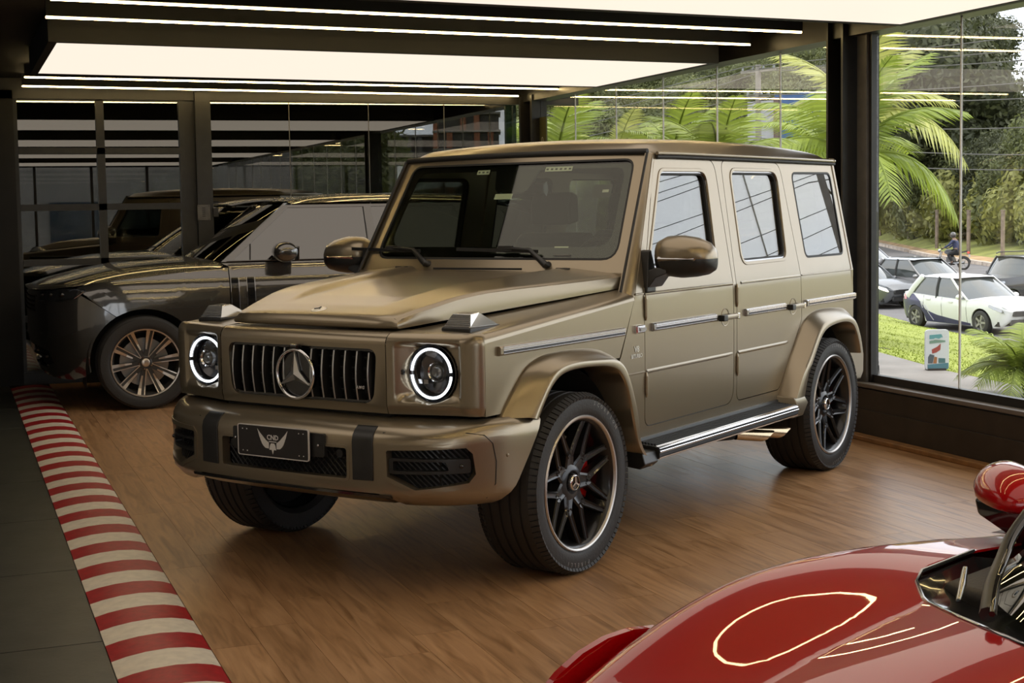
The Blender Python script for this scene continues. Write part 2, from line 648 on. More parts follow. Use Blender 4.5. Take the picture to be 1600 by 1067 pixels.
ledline(-1.14, -2.6, 2.42, 'thin LED line in the ceiling, nearer of the pair over the boxy SUV hood')
ledline(-1.90, -2.58, 2.46, 'thin LED line in the ceiling just before the big backlit panel')
ledline(-5.84, -2.52, 2.58, 'thin LED line in the ceiling just beyond the big backlit panel')
ledline(-6.73, -2.50, 2.50, 'thin LED line in the ceiling closest to the dark back glass')
ledline(3.05, -2.6, 2.42, 'thin LED line overhead beyond the top frame edge')
ledline(3.85, -2.6, 2.42, 'thin LED line overhead just before the camera panel')
ledline(7.45, -2.6, 2.42, 'thin LED line overhead behind the camera')
ledline(8.25, -2.6, 2.42, 'thin LED line overhead far behind the camera')

# =================================================================== street side: sill, beam, column, panes
wr = st(MB().box((2.15, 2.72, 0.17), (18.7, 0.24, 0.34)).build('wall_right', M_SILL))
MB().box((2.15, 2.593, 0.10), (18.7, 0.016, 0.20)).build('lower_panel', M_SILL, wr)
MB().box((2.15, 2.655, 0.365), (18.7, 0.13, 0.03)).build('ledge', M_LEDGE, wr, bevel=0.006)
MB().box((2.15, 2.70, 0.405), (18.7, 0.05, 0.055)).build('glazing_channel', M_STEEL, wr)
st(MB().box((2.15, 2.55, 0.018), (18.7, 0.075, 0.036)).build('baseboard_right', M_BASE, bevel=0.008))
st(MB().box((2.15, 2.68, 2.86), (18.7, 0.20, 0.24)).build('trim_1', M_STEEL))     # beam over the glass
col = empty('steel_column', (-1.135, 2.66, 0), 0, 'tall dark steel column dividing the street windows behind the boxy SUV', 'column')
MB().box((-0.16, -0.015, 1.45), (0.022, 0.20, 2.9)).build('flange', M_STEEL, col)
MB().box((0.02, -0.015, 1.45), (0.022, 0.20, 2.9)).build('flange', M_STEEL, col)
MB().box((-0.07, 0.0, 1.45), (0.17, 0.02, 2.9)).build('web', M_STEEL, col)
MB().box((0.115, 0.03, 1.45), (0.11, 0.10, 2.9)).build('jamb', M_GREYST, col)
MB().box((0.185, 0.03, 1.45), (0.03, 0.06, 2.9)).build('window_jamb', M_FRAME, col)
def pane_run(n, us, name, v=2.70, z0=0.41, z1=2.76):
    w = st(MB().box(((us[0] + us[-1]) / 2, v, z0 - 0.008), (us[-1] - us[0], 0.03, 0.016)).build(name, M_FRAME))
    for a, b in zip(us, us[1:]):
        MB().box(((a + b) / 2, v, (z0 + z1) / 2), (b - a - 0.012, 0.010, z1 - z0)).build('pane', M_GLASSW, w)
    for a in us[1:-1]:
        MB().box((a, v, (z0 + z1) / 2), (0.010, 0.012, z1 - z0)).build('glass_joint', M_JOINT, w)
    return w
pane_run(1, [-6.86, -5.98, -5.03, -4.07, -3.115, -2.15, -1.31], 'window_1')
pane_run(2, [-0.93, -0.055, 0.86, 1.78, 2.7, 3.6, 4.5, 5.4, 6.3, 7.2, 8.1, 9.0, 9.9, 10.8, 11.4], 'window_2')
sg = empty('glass_sign', (-6.72, 2.655, 2.25), 0, 'narrow olive sign with white letters hung inside the glass at the far corner', 'sign')
MB().box((0, 0, 0), (0.20, 0.012, 0.62)).build('sign_board', mat('olive_board', (0.09, 0.085, 0.03), 0.5), sg)
MB().box((0, -0.007, -0.235), (0.20, 0.004, 0.05)).build('orange_band', mat('orange_print', (0.45, 0.14, 0.02), 0.5), sg)
tm = text_mesh('VTL.', 0.095)
tm.materials.append(mat('white_print', (0.75, 0.75, 0.72), 0.5))
link_mesh('lettering', tm, sg, frame_m((0, -0.010, -0.12), (1, 0, 0), (0, 0, 1)))
tm = text_mesh('0', 0.12)
tm.materials.append(MATS['white_print'])
link_mesh('lettering', tm, sg, frame_m((0, -0.010, 0.06), (1, 0, 0), (0, 0, 1)))

# =================================================================== back glass wall
UB = -7.2
bw = st(MB().box((UB - 0.02, 0.15, 2.84), (0.16, 6.2, 0.24)).build('wall_back', M_STEEL))
MB().box((UB - 0.02, -4.35, 1.4), (0.16, 3.56, 2.8)).build('solid_wall', M_BLACK, bw)
MB().box((UB - 0.02, 0.1, 0.06), (0.14, 5.4, 0.12)).build('plinth', M_STEEL, bw)
# gridded door frame on the left
w3 = st(MB().box((UB, -1.78, 1.4), (0.07, 0.075, 2.7)).build('window_3', M_FRAME))
for vv in (-2.56, -1.005):
    MB().box((UB, vv, 1.4), (0.07, 0.05, 2.7)).build('stile', M_FRAME, w3)
zs = [0.10, 0.63, 1.165, 1.69, 2.229, 2.74]
for z in zs:
    MB().box((UB + 0.002, -1.78, z), (0.066, 1.5, 0.062)).build('rail', M_FRAME, w3)
for a, b in ((-2.535, -1.8175), (-1.7425, -1.03)):
    for z0, z1 in zip(zs, zs[1:]):
        MB().box((UB - 0.012, (a + b) / 2, (z0 + z1) / 2), (0.008, b - a, z1 - z0 - 0.062)).build('pane', M_GLASSB, w3)
c2 = empty('steel_column', (UB + 0.0, -0.857, 0), 0, 'dark steel column in the back glass wall with a small metal plate on it', 'column')
MB().box((0.05, 0.05, 1.4), (0.12, 0.15, 2.8)).build('flange', M_FRAME, c2)
MB().box((0.0, -0.08, 1.4), (0.05, 0.12, 2.8)).build('web', M_STEEL, c2)
pl = empty('wall_plate', (UB + 0.118, -0.83, 1.62), 0, 'small metal intercom plate on the back steel column', 'intercom')
MB().box((0, 0, 0), (0.015, 0.125, 0.155)).build('cover', M_GREYST, pl, bevel=0.004)
mb = MB()
for s in (-1, 1):
    for t2 in (-1, 1):
        mb.cyl((0.006, s * 0.05, t2 * 0.065), (0.010, s * 0.05, t2 * 0.065), 0.004, n=8)
mb.build('screws', M_BLACK, pl, kind='stuff')
mb = MB()
for k in range(5):
    mb.box((0.008, 0, 0.045 - k * 0.02), (0.004, 0.03, 0.006))
mb.build('speaker_slot', M_BLACK, pl)
MB().box((0.0, 0.115, -0.0), (0.05, 0.05, 0.09)).build('latch_box', M_STEEL, pl, bevel=0.004)
w4 = st(MB().box((UB, 0.95, 0.13), (0.05, 3.3, 0.03)).build('window_4', M_FRAME))
vs = [-0.72, 0.075, 0.906, 1.729, 2.55]
for a, b in zip(vs, vs[1:]):
    MB().box((UB - 0.012, (a + b) / 2, 1.44), (0.010, b - a - 0.008, 2.58)).build('pane', M_GLASSB, w4)
for a in vs[1:-1]:
    MB().box((UB - 0.012, a, 1.44), (0.012, 0.008, 2.58)).build('glass_joint', M_GREYST, w4)
c3 = empty('steel_column', (UB + 0.10, 2.66, 0), 0, 'dark corner steel column where the back glass meets the street windows', 'column')
MB().box((0.0, -0.02, 1.4), (0.05, 0.19, 2.8)).build('flange', M_STEEL, c3)
MB().box((0.16, 0.02, 1.4), (0.28, 0.03, 2.8)).build('web', M_STEEL, c3)
MB().box((0.27, -0.01, 1.4), (0.05, 0.17, 2.8)).build('flange', M_STEEL, c3)
# dim room behind the glass
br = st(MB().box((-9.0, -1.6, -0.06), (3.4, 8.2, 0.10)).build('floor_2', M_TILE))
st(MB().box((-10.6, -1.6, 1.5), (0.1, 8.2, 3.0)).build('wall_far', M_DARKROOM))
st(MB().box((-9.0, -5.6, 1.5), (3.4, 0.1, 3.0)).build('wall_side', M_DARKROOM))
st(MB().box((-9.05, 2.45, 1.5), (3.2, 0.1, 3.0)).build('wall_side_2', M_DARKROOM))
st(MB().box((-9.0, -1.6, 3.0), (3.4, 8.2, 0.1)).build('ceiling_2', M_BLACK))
# sideboard glimpsed through the lowest panes
sb = empty('sideboard', (-7.75, -2.35, 0), 0, 'wooden sideboard behind the back glass left of the dark SUV nose', 'sideboard')
mw = mat('warm_oak', (0.34, 0.20, 0.075), 0.5, noise=(8, 0.2))
MB().box((0, 0, 0.72), (0.42, 0.70, 0.035)).build('top', mw, sb, bevel=0.004)
MB().box((0, 0, 0.40), (0.38, 0.64, 0.60)).build('cabinet', mw, sb, bevel=0.004)
MB().box((0.195, -0.16, 0.40), (0.015, 0.30, 0.54)).build('door', mw, sb)
MB().box((0.195, 0.16, 0.40), (0.015, 0.30, 0.54)).build('door', mw, sb)
MB().box((0, 0, 0.05), (0.34, 0.6, 0.10)).build('plinth', M_BLACK, sb)
nb = empty('paper_box', (-7.70, -2.28, 0.7375), 0, 'white paper box standing on the wooden sideboard', 'box')
MB().box((0, 0, 0.085), (0.16, 0.22, 0.17)).build('box_body', mat('white_card', (0.75, 0.73, 0.68), 0.7), nb, bevel=0.003)
MB().box((0, 0, 0.178), (0.165, 0.225, 0.018)).build('lid', MATS['white_card'], nb, bevel=0.003)
# enclosing walls, left and behind the camera
wlf = st(MB().box((-3.8, -6.25, 1.45), (7.0, 0.1, 2.9)).build('wall_left', M_BLACK))
MB().box((5.65, -6.25, 1.45), (11.8, 0.1, 2.9)).build('bounce_panel', mat('warm_white_bounce', (.72, .65, .54), .85, noise=(1.5, .05)), wlf)  # unseen cream panel added to bounce warm light onto the boxy SUV's front
wf = st(MB().box((11.55, -1.8, 2.82), (0.2, 9.0, 0.20)).build('wall_front', M_STEEL))
MB().box((11.55, -1.8, 0.05), (0.16, 9.0, 0.10)).build('plinth', M_STEEL, wf)
fac = empty('sky_blocker', (20.5, 1.2, -2.3), 0, 'added unseen grey block behind the viewpoint, darkening the back glass reflections', 'building')  # added block, hides open sky from the back glass mirror
MB().box((0, 0, 4.0), (3, 9.6, 8.0)).build('blocker_body', mat('blocker_grey', (.17, .16, .15), .85, noise=(.8, .2)), fac)
for k in range(4):
    MB().box((-1.52, -3.4 + 2.2 * k, 3.6), (.06, 1.3, 1.4)).build('window', mat('blocker_glass', (.04, .05, .06), .1), fac)
w5 = st(MB().box((11.55, -1.8, 2.705), (0.08, 8.8, 0.03)).build('window_5', M_FRAME))
vv = [-6.2, -5.0, -3.8, -2.6, -1.4, -0.2, 1.0, 2.2, 2.6]
for a, b in zip(vv, vv[1:]):
    MB().box((11.55, (a + b) / 2, 1.4), (0.010, b - a - 0.06, 2.58)).build('pane', M_GLASSW, w5)
for a in vv[1:-1]:
    MB().box((11.55, a, 1.4), (0.10, 0.06, 2.6)).build('mullion', M_FRAME, w5)
st(MB().box((2.15, 3.25, 3.02), (18.9, 1.0, 0.12)).build('trim_2', mat('grey_soffit', (.20, .19, .18), .8)))
# =================================================================== olive boxy SUV (built facing -y, then turned)
def paint(name, col, metal=0.75, rough=0.34, coat=0.25, cr=0.25):
    m = mat(name, col, rough, metal, coat, coat_rough=cr)
    return m
M_OLIVE = paint('satin_olive_paint', (0.300, 0.250, 0.175), 0.74, 0.29, 0.35, 0.16)
M_SATIN = mat('satin_black_trim', (0.016, 0.016, 0.016), 0.38, noise=(20, 0.2))
M_GLOSSB = mat('gloss_black', (0.008, 0.008, 0.009), 0.08, coat=0.6)
M_RUBBER = mat('tyre_rubber', (0.022, 0.021, 0.020), 0.62, bump=(90, 0.15))
M_SEAL = mat('black_rubber_seal', (0.010, 0.010, 0.010), 0.6)
M_CHROME = mat('polished_chrome', (0.80, 0.80, 0.82), 0.10, 1.0)
M_CHROMED = mat('dark_chrome', (0.42, 0.42, 0.43), 0.16, 1.0)
M_SLAT = mat('brushed_slat', (0.42, 0.41, 0.38), 0.38, 1.0)
M_RIM = mat('black_rim_paint', (0.022, 0.022, 0.023), 0.30, 0.6, coat=0.3)
M_RIMLIP = mat('machined_rim_lip', (0.55, 0.53, 0.51), 0.36, 1.0)
M_DISC = mat('brake_disc_steel', (0.38, 0.37, 0.35), 0.30, 1.0)
M_CALIPER = mat('red_caliper', (0.80, 0.012, 0.010), 0.35, coat=0.4)
M_UNDER = mat('underbody', (0.010, 0.0095, 0.009), 0.85)
M_INT = mat('cabin_black_leather', (0.030, 0.026, 0.022), 0.55, bump=(120, 0.1))
M_INTG = mat('cabin_grey_trim', (0.16, 0.15, 0.13), 0.7)
M_WSGL = glass('windscreen_glass', (0.80, 0.83, 0.76), 1.5)
M_PRIV = glass('privacy_glass', (0.50, 0.52, 0.50), 2.1)
M_FRIT = mat('windscreen_black_band', (0.010, 0.010, 0.009), 0.10)
M_CLEAR = glass('clear_lens', (0.96, 0.96, 0.96), 1.5)
M_DRL = mat('white_ring_lamp', (0.9, 0.92, 0.95), 0.4, emit=(0.90, 0.95, 1.0), estr=1.9)
M_WTEXT = mat('white_mark', (0.72, 0.72, 0.70), 0.5)
M_TEXTG = mat('raised_rubber_letter', (0.20, 0.20, 0.195), 0.6)
M_STICK = mat('pale_sticker', (0.85, 0.88, 0.76), 0.6)
M_EXH = mat('warm_exhaust_steel', (0.55, 0.43, 0.28), 0.22, 1.0)

suv = empty('boxy_suv', (0, 0, 0), 0.602, 'satin olive boxy four-door SUV with lit round headlights on the oak floor', 'suv')
BELT = 1.187
def sx(z):
    if z > BELT:
        return 0.881 - 0.156 * (z - BELT)
    return 0.885 - 0.0045 * ((z - 0.95) / 0.25)**2 if z > 0.95 else 0.885 - 0.010 * ((0.95 - z) / 0.5)**2
ZC = [0.5, 0.56, 0.62, 0.68, 0.74, 0.80, 0.86, 0.92, 0.98, 1.04, 1.10, 1.15, BELT, 1.26, 1.36, 1.46, 1.56, 1.66, 1.76]
YC = [-1.8, -1.6, -1.4, -1.2, -1.0, -.8, -.6, -.4, -.2, 0, .2, .4, .6, .8, 1.0, 1.2, 1.4, 1.6, 1.8]
def side_fn(s, off=0.0):
    def fn(y, z, d):
        return (s * (sx(z) + off - d), y, z)
    return fn

door_f = rpoly([(-0.712, 0.545), (-0.712, 0.9), (-0.716, BELT), (-0.418, 1.835), (-0.20, 1.846), (0.245, 1.846), (0.262, BELT), (0.262, 0.9), (0.262, 0.545)], [0.05, 0, 0.0, 0.05, 0, 0.08, 0, 0, 0.09])
door_r = rpoly([(0.305, 0.55), (0.305, 0.9), (0.305, BELT), (0.330, 1.843), (1.095, 1.843), (1.172, BELT), (1.176, 0.93), (0.862, 0.55)], [0.05, 0, 0, 0.06, 0.09, 0, 0.06, 0.06])
win_f = rpoly([(-0.632, 1.302), (-0.372, 1.780), (0.135, 1.784), (0.108, 1.300)], [0.03, 0.06, 0.07, 0.06])
win_r = rpoly([(0.416, 1.290), (0.428, 1.793), (1.045, 1.795), (1.010, 1.293)], [0.06, 0.06, 0.08, 0.06])
win_q = rpoly([(1.283, 1.288), (1.252, 1.790), (1.850, 1.796), (1.884, 1.287)], [0.05, 0.05, 0.05, 0.05])
def grow(poly, d):
    c = Vector((sum(p[0] for p in poly) / len(poly), sum(p[1] for p in poly) / len(poly)))
    n = len(poly)
    area = sum(poly[i][0] * poly[(i + 1) % n][1] - poly[(i + 1) % n][0] * poly[i][1] for i in range(n))
    sg = 1 if area > 0 else -1
    out = []
    for i in range(n):
        a, b, c2 = Vector(poly[i - 1]), Vector(poly[i]), Vector(poly[(i + 1) % n])
        t = (c2 - a)
        if t.length < 1e-9:
            out.append(poly[i]); continue
        t.normalize()
        nrm = Vector((t.y, -t.x)) * sg
        out.append(tuple(b + nrm * d))
    return out

flareB = [(-1.955, .735), (-1.90, .797), (-1.823, .873), (-1.746, .934), (-1.654, .966), (-1.548, .978), (-1.383, .978), (-1.197, .964), (-1.093, .926), (-1.03, .81), (-0.955, .60), (-0.915, .45), (-0.80, .395)]
flareL = [(-1.835, .735), (-1.778, .806), (-1.715, .874), (-1.655, .915), (-1.577, .932), (-1.47, .936), (-1.29, .926), (-1.165, .913), (-1.09, .880), (-1.03, .800), (-.965, .64), (-.935, .50), (-.835, .388)]
flareO = [(-1.805, .725), (-1.757, .785), (-1.700, .845), (-1.640, .882), (-1.570, .900), (-1.47, .905), (-1.30, .897), (-1.185, .878), (-1.118, .845), (-1.055, .76), (-.99, .57), (-.955, .485), (-.850, .380)]
rB = [(.850, .50), (.955, .658), (1.058, .776), (1.162, .881), (1.27, .943), (1.435, .970), (1.693, .965), (1.86, .935), (1.955, .82), (1.99, .70)]
rL = [(.870, .50), (.965, .62), (1.070, .705), (1.203, .839), (1.313, .894), (1.511, .914), (1.687, .907), (1.793, .868), (1.868, .77), (1.905, .68)]
rO = [(1.005, .50), (1.045, .60), (1.115, .69), (1.232, .812), (1.335, .863), (1.511, .883), (1.670, .876), (1.764, .838), (1.832, .75), (1.865, .67)]

for s in (1, -1):
    # ---- front fender: side skin, then its sloping top
    fend = MB()
    arch = [(-1.86, .80), (-1.78, .868), (-1.70, .92), (-1.6, .945), (-1.4, .95), (-1.2, .94), (-1.11, .90)]
    pts = [(-2.04, .76), (-1.93, .76)] + arch + [(-1.06, .90), (-0.958, .90), (-0.812, 1.158)]
    top = [(y, lerp(1.058, 1.160, (y + 2.04) / 1.24)) for y in (-0.83, -1.1, -1.4, -1.7, -2.04)]
    fend.plate(pts + top[0:], [], side_fn(s), 0.03, YC, ZC)
    inner_w = lambda y: lerp(0.470, 0.822, (y + 2.10) / 1.33)
    def ftop(i, j, s=s):
        y = lerp(-2.04, -0.812, i)
        zo = lerp(1.058, 1.160, (y + 2.04) / 1.24)
        xo = 0.885
        xi = inner_w(y) - 0.03
        zi = lerp(1.100, 1.213, (y + 2.04) / 1.24)
        pr = [(xo - 0.0005, zo), (xo - 0.003, zo + 0.014), (xo - 0.011, zo + 0.026), (xo - 0.026, zo + 0.034), (lerp(xo, xi, .45), lerp(zo + .036, zi, .55)), (xi + 0.03, zi), (xi, zi - 0.02), (xi, zi - 0.10)]
        k = min(int(j * 7 + 1e-6), 6)
        t = j * 7 - k
        return (s * lerp(pr[k][0], pr[k + 1][0], t), y, lerp(pr[k][1], pr[k + 1][1], t))
    fend.grid(ftop, 20, 14)
    fend.build('front_fender', M_OLIVE, suv, 40, weld=0.0008)
    # ---- main side skin with door and window openings
    outline = [(-0.800, 1.178), (-0.946, .90), (-1.03, .81), (-0.955, .60), (-0.90, .455), (.88, .455), (.90, .54), (1.02, .72), (1.162, .875), (1.27, .94), (1.435, .955), (1.693, .95), (1.85, .925), (1.92, .80), (1.99, .62), (2.0, .66), (2.0, 1.0), (1.998, BELT), (1.925, 1.862), (-0.42, 1.862), (-0.78, 1.215)]
    sk = MB().plate(outline, [grow(door_f, 0.005), grow(door_r, 0.005), win_q], side_fn(s), 0.035, YC, ZC)
    sk.build('side_panel', M_OLIVE, suv, 40, bevel=0.0025)
    MB().plate([(-1.02, .78), (-0.95, .56), (-0.90, .46), (.86, .46), (1.1, .78), (1.99, .95), (1.98, BELT), (-0.80, BELT)], [], side_fn(s, -0.04), 0.01, YC, ZC).build('gap_backing', M_SEAL, suv)
    # ---- doors
    for nm, outl, win, crease in (('door', door_f, win_f, (-0.70, 0.25)), ('door', door_r, win_r, (0.315, 0.985))):
        d = MB().plate(outl, [win], side_fn(s), 0.045, YC, ZC)
        d = d.build(nm, M_OLIVE, suv, 40, bevel=0.003)
        cb = MB()
        for z, (ya, yb), h, p in ((0.810, crease, 0.012, 0.0055), (BELT - 0.002, (outl[0][0] + 0.006 if crease[0] > 0 else -0.708, 0.257 if crease[0] < 0 else 1.165), 0.010, 0.005)):
            yb2 = yb
            n = 14
            rings = []
            for k in range(n + 1):
                y = lerp(ya, yb2, k / n)
                t = 1.0 if k < n or z > 1 else 0.1
                rings.append([Vector((s * (sx(z + dz) + dx), y, z + dz)) for dz, dx in ((-h, -0.001), (-h * .25, p * t), (h * .15, p * t), (h * .9, -0.001))])
            cb.loft(rings, False, False)
        cb.build('crease', M_OLIVE, d, kind='stuff')
        # rubber surround and glass
        inner = grow(win, -0.020)
        MB().plate(grow(win, 0.0), [inner], side_fn(s, -0.010), 0.03).build('window_seal', M_SEAL, d)
        MB().plate(win, [], side_fn(s, -0.022), 0.006).build('window_glass', M_PRIV, d)
        fr = MB().plate(grow(win, 0.014), [grow(win, -0.004)], side_fn(s, 0.004), 0.012)
        fr.build('window_frame', M_OLIVE, d, bevel=0.002)
        MB().plate(grow(win, -0.0035), [grow(win, -0.011)], side_fn(s, -0.004), 0.008).build('frame_edge', M_CHROMED, d)
    MB().plate(win_q, [], side_fn(s, -0.003), 0.006, ).build('quarter_glass', M_PRIV, suv)
    MB().plate(grow(win_q, 0.004), [grow(win_q, -0.009)], side_fn(s, 0.0015), 0.02).build('quarter_seal', M_SEAL, suv)
    # belt crease and shut line behind the rear door
    cb = MB()
    for ya, yb in ((1.185, 1.995), (-0.80, -0.722)):
        cb.loft([[Vector((s * (sx(BELT + dz) + dx), y, BELT + dz)) for dz, dx in ((-.006, -.001), (-.002, .005), (.002, .005), (.005, -.001))] for y in (ya, yb)], False, False)
    cb.loft([[Vector((s * (sx(.81 + dz) + dx), y, .81 + dz)) for dz, dx in ((-.006, -.001), (-.002, .0055), (.003, .0055), (.006, -.001))] for y in (-0.99, -0.722)], False, False)
    cb.build('body_crease', M_OLIVE, suv, kind='stuff')
    # ---- wheel-arch flares
    for nm, B, L, O in (('arch_flare', flareB, flareL, flareO), ('arch_flare', rB, rL, rO)):
        n = 44
        Bs, Ls, Os = [resample([Vector((a, b, 0)) for a, b in c], n) for c in ([(p.x, p.y) for p in catmull([(a, b, 0) for a, b in q], 6)] for q in (B, L, O))]
        rings = []
        for b, l, o in zip(Bs, Ls, Os):
            m1 = b.lerp(l, 0.5)
            rings.append([Vector((s * .868, b.x, b.y)), Vector((s * .889, b.x, b.y)), Vector((s * .897, lerp(b.x, l.x, .06), lerp(b.y, l.y, .06))),
                          Vector((s * .935, m1.x, m1.y + 0.006)), Vector((s * .974, lerp(b.x, l.x, .90), lerp(b.y, l.y, .90) + 0.003)), Vector((s * .985, lerp(b.x, l.x, .985), lerp(b.y, l.y, .985))),
                          Vector((s * .989, lerp(l.x, o.x, .25), lerp(l.y, o.y, .25))), Vector((s * .986, lerp(l.x, o.x, .85), lerp(l.y, o.y, .85))),
                          Vector((s * .978, o.x, o.y)), Vector((s * .80, o.x, o.y))])
        MB().loft(rings, False, False).build(nm, M_OLIVE, suv, 38)
    # wheel wells
    for yc in (-1.445, 1.445):
        w = MB()
        ring = []
        for k in range(21):
            t = PI * k / 20
            ring.append((yc + 0.49 * math.cos(t), 0.40 + 0.505 * math.sin(t)))
        ring = ring[:]
        w.loft([[Vector((x * s, a, b)) for a, b in ring] for x in (0.86, 0.45)], False, False)
        w.add([(0.45 * s, a, b) for a, b in ring], [tuple(range(len(ring)))])
        w.build('wheel_well', M_UNDER, suv)
    # mud pieces below the flares
    MB().loft([[Vector((s * x, y, z)) for x, z in ((.87, .46), (.985, .45), (1.0, .40), (.97, .375), (.87, .385))] for y in (-0.93, -0.86, -0.80)], True, True).build('sill_end', M_SATIN, suv, 40, bevel=0.006)
    MB().loft([[Vector((s * x, y + dy, z)) for x, z, dy in ((.87, .515, 0), (.975, .505, .02), (.985, .46, .05), (.975, .39, .0), (.87, .39, 0))] for y in (0.835, 0.90, 0.985)], True, True).build('sill_end', M_OLIVE, suv, 40, bevel=0.006)
    # ---- running board
    rb = MB()
    prof = [(.86, .500), (.885, .492), (.888, .474), (.98, .466), (.992, .462), (1.004, .452), (1.006, .420), (.998, .408), (.86, .412)]
    rb.loft([[Vector((s * x, y, z)) for x, z in prof] for y in (-0.80, .84)], True, True)
    rbo = rb.build('running_board', M_SATIN, suv, 30)
    ch = MB()
    for (xa, za, xb, zb) in ((.986, .4705, 1.0075, .4580), (1.0095, .4480, 1.0100, .438), (1.0075, .4165, 1.001, .4065)):
        ch.loft([[Vector((s * xa, y, za)), Vector((s * (xa + xb) / 2 + s * .002, y, (za + zb) / 2 + .0015)), Vector((s * xb, y, zb))] for y in (-.80, .84)], False, False)
    ch.build('chrome_edge', M_CHROME, rbo, 60, kind='stuff')
    for k in range(5):
        MB().box((s * (.902 + .017 * k), 0.02, .4765 - .0017 * k), (.008, 1.60, .010)).build('rubber_rib', M_SEAL, rbo)
    MB().plate([(-0.78, .50), (.85, .50), (.85, .545), (-0.78, .545)], [], side_fn(s, -0.012), 0.02).build('sill_trim', M_SATIN, suv)
    # ---- chrome-lined rubbing strips
    for ya, yb, sl in ((-1.952, -0.927, 0), (-0.650, 0.030, 0), (0.398, 0.922, 0), (1.228, 2.006, 0)):
        base = MB().loft([[Vector((s * (0.884 + x), y, 1.020 + z)) for x, z in ((-.004, -.020), (.010, -.020), (.018, -.013), (.018, .013), (.010, .020), (-.004, .020))] for y in (ya, ya + 0.006, yb - 0.006, yb)], True, True).build('rubbing_strip', M_OLIVE if ya < -1 else M_CHROMED, suv, 40, bevel=0.002)
        MB().loft([[Vector((s * (0.902), y, 1.020 + z)), Vector((s * .9025, y, 1.020 + z + 0.013))] for z in (-.013,) for y in (ya + .02, yb - .006)], False, False).build('black_insert', M_GLOSSB, base)
        for zz in (1.0245, 1.0315, 1.0385):
            MB().bar((s * .9035, ya + .018, zz - 0.003), (s * .9035, yb - .004, zz - 0.003), .004, .003).build('chrome_line', M_CHROME, base)
        MB().bar((s * .9025, ya + .02, 1.0085), (s * .9025, yb - .005, 1.0085), .003, .002).build('chrome_line', M_CHROME, base)
    # side marker block between fender and door
    mk = MB().loft([[Vector((s * (.884 + d), -0.775 + a * k, 1.020 + b * k)) for a, b in ((-.043, -.018), (.043, -.018), (.043, .020), (-.043, .020))] for d, k in ((-.002, 1), (.012, 1), (.018, .8))], True, True).build('side_marker', M_CHROME, suv, bevel=0.002)
    MB().box((s * .904, -0.765, 1.020), (.006, .055, .018)).build('marker_lens', M_CHROMED, mk)
    # ---- hinges and handles
    for y, z in ((-0.708, 1.118), (-0.708, .747), (0.300, 1.120), (0.300, .747)):
        h = MB().cyl((s * .888, y, z - .042), (s * .888, y, z + .042), .0095, n=12)
        h.cyl((s * .888, y, z + .042), (s * .888, y, z + .062), .008, .003, n=12).cyl((s * .888, y, z - .042), (s * .888, y, z - .062), .008, .003, n=12)
        h.box((s * .886, y + .012, z), (.006, .03, .07))
        h.build('door_hinge', M_OLIVE, suv, 40, kind='stuff')
    for y in (0.178, 1.070):
        hb = MB().lathe([(s * .8795, .0005), (s * .880, .040), (s * .886, .0435), (s * .887, .047), (s * .881, .049)], 28, 'x', (0, y - 0.02, 1.012)).build('handle_cup', M_OLIVE, suv, 40)
        MB().lathe([(s * .884, .0005), (s * .884, .039)], 24, 'x', (0, y - 0.02, 1.012)).build('cup_recess', M_SATIN, hb)
        g = MB().loft([[Vector((s * x, yy, 1.014 + z)) for x, z in ((.902, -.014), (.920, -.013), (.924, 0), (.920, .013), (.902, .014))] for yy in (y - .095, y - .02, y + .045, y + .068)], True, True)
        g.build('grip', M_OLIVE, hb, 40, bevel=0.003)
        MB().box((s * .908, y - .088, 1.012), (.035, .045, .032)).build('handle_mount', M_SATIN, hb, bevel=0.004)
        MB().box((s * .910, y + .074, 1.014), (.026, .026, .032)).build('push_button', M_CHROME, hb, bevel=0.004)
    # ---- mirrors
    mr = MB()
    cx0 = .885
    secs = [(.905, .050, .045, 1.365), (.925, .085, .078, 1.362), (.97, .105, .098, 1.362), (1.04, .11, .103, 1.360), (1.11, .105, .094, 1.357), (1.165, .09, .078, 1.352), (1.195, .065, .055, 1.347), (1.206, .03, .025, 1.345)]
    def mring(q, zlo, zhi):
        x, ry, rz, zc = q
        out = []
        for k in range(28):
            t = 2 * PI * k / 28
            cy, cz = math.cos(t), math.sin(t)
            py = math.copysign(abs(cy)**0.75, cy) * ry
            pz = math.copysign(abs(cz)**0.75, cz) * rz
            if py > 0: py *= 0.75
            out.append(Vector((s * x, -0.60 + py, min(max(zc + pz, zlo), zhi))))
        return out
    mo = MB().loft([mring(q, 1.352, 9) for q in secs], True, True).build('mirror_housing', M_OLIVE, suv, 50)
    MB().loft([mring((x, a * .985, b * .985, c), 0, 1.352) for x, a, b, c in secs], True, True).build('lower_shell', M_SATIN, mo, 50)
    MB().loft([[Vector((s * x, y, z)) for y, z in ((-.705 + d, 1.340), (-.712 + d, 1.352), (-.705 + d, 1.362))] for x, d in ((.95, .005), (1.05, 0), (1.14, .012), (1.185, .045))], False, False).build('indicator_strip', M_CHROMED, mo)
    MB().plate([(.94, 1.295), (1.14, 1.295), (1.155, 1.34), (1.13, 1.415), (.96, 1.425), (.935, 1.36)], [], lambda a, b, d: (s * a, -0.528 + d, b), .006).build('mirror_glass', M_CHROME, mo)
    mb = MB().loft([[Vector((s * x, y, z)) for y, z in ((-.70, zb), (-.56, zb), (-.56, zt), (-.69, zt))] for x, zb, zt in ((.868, 1.21, 1.30), (.90, 1.215, 1.30), (.935, 1.26, 1.31), (.99, 1.28, 1.305))], True, True)
    mb.loft([[Vector((s * x, y, z)) for y, z in ((-.705, 1.19), (-.615, 1.19), (-.62, 1.30), (-.66, 1.395), (-.685, 1.39))] for x in (.846, .895)], True, True)
    mb.build('mirror_base', M_SATIN, mo, 40, bevel=0.006)
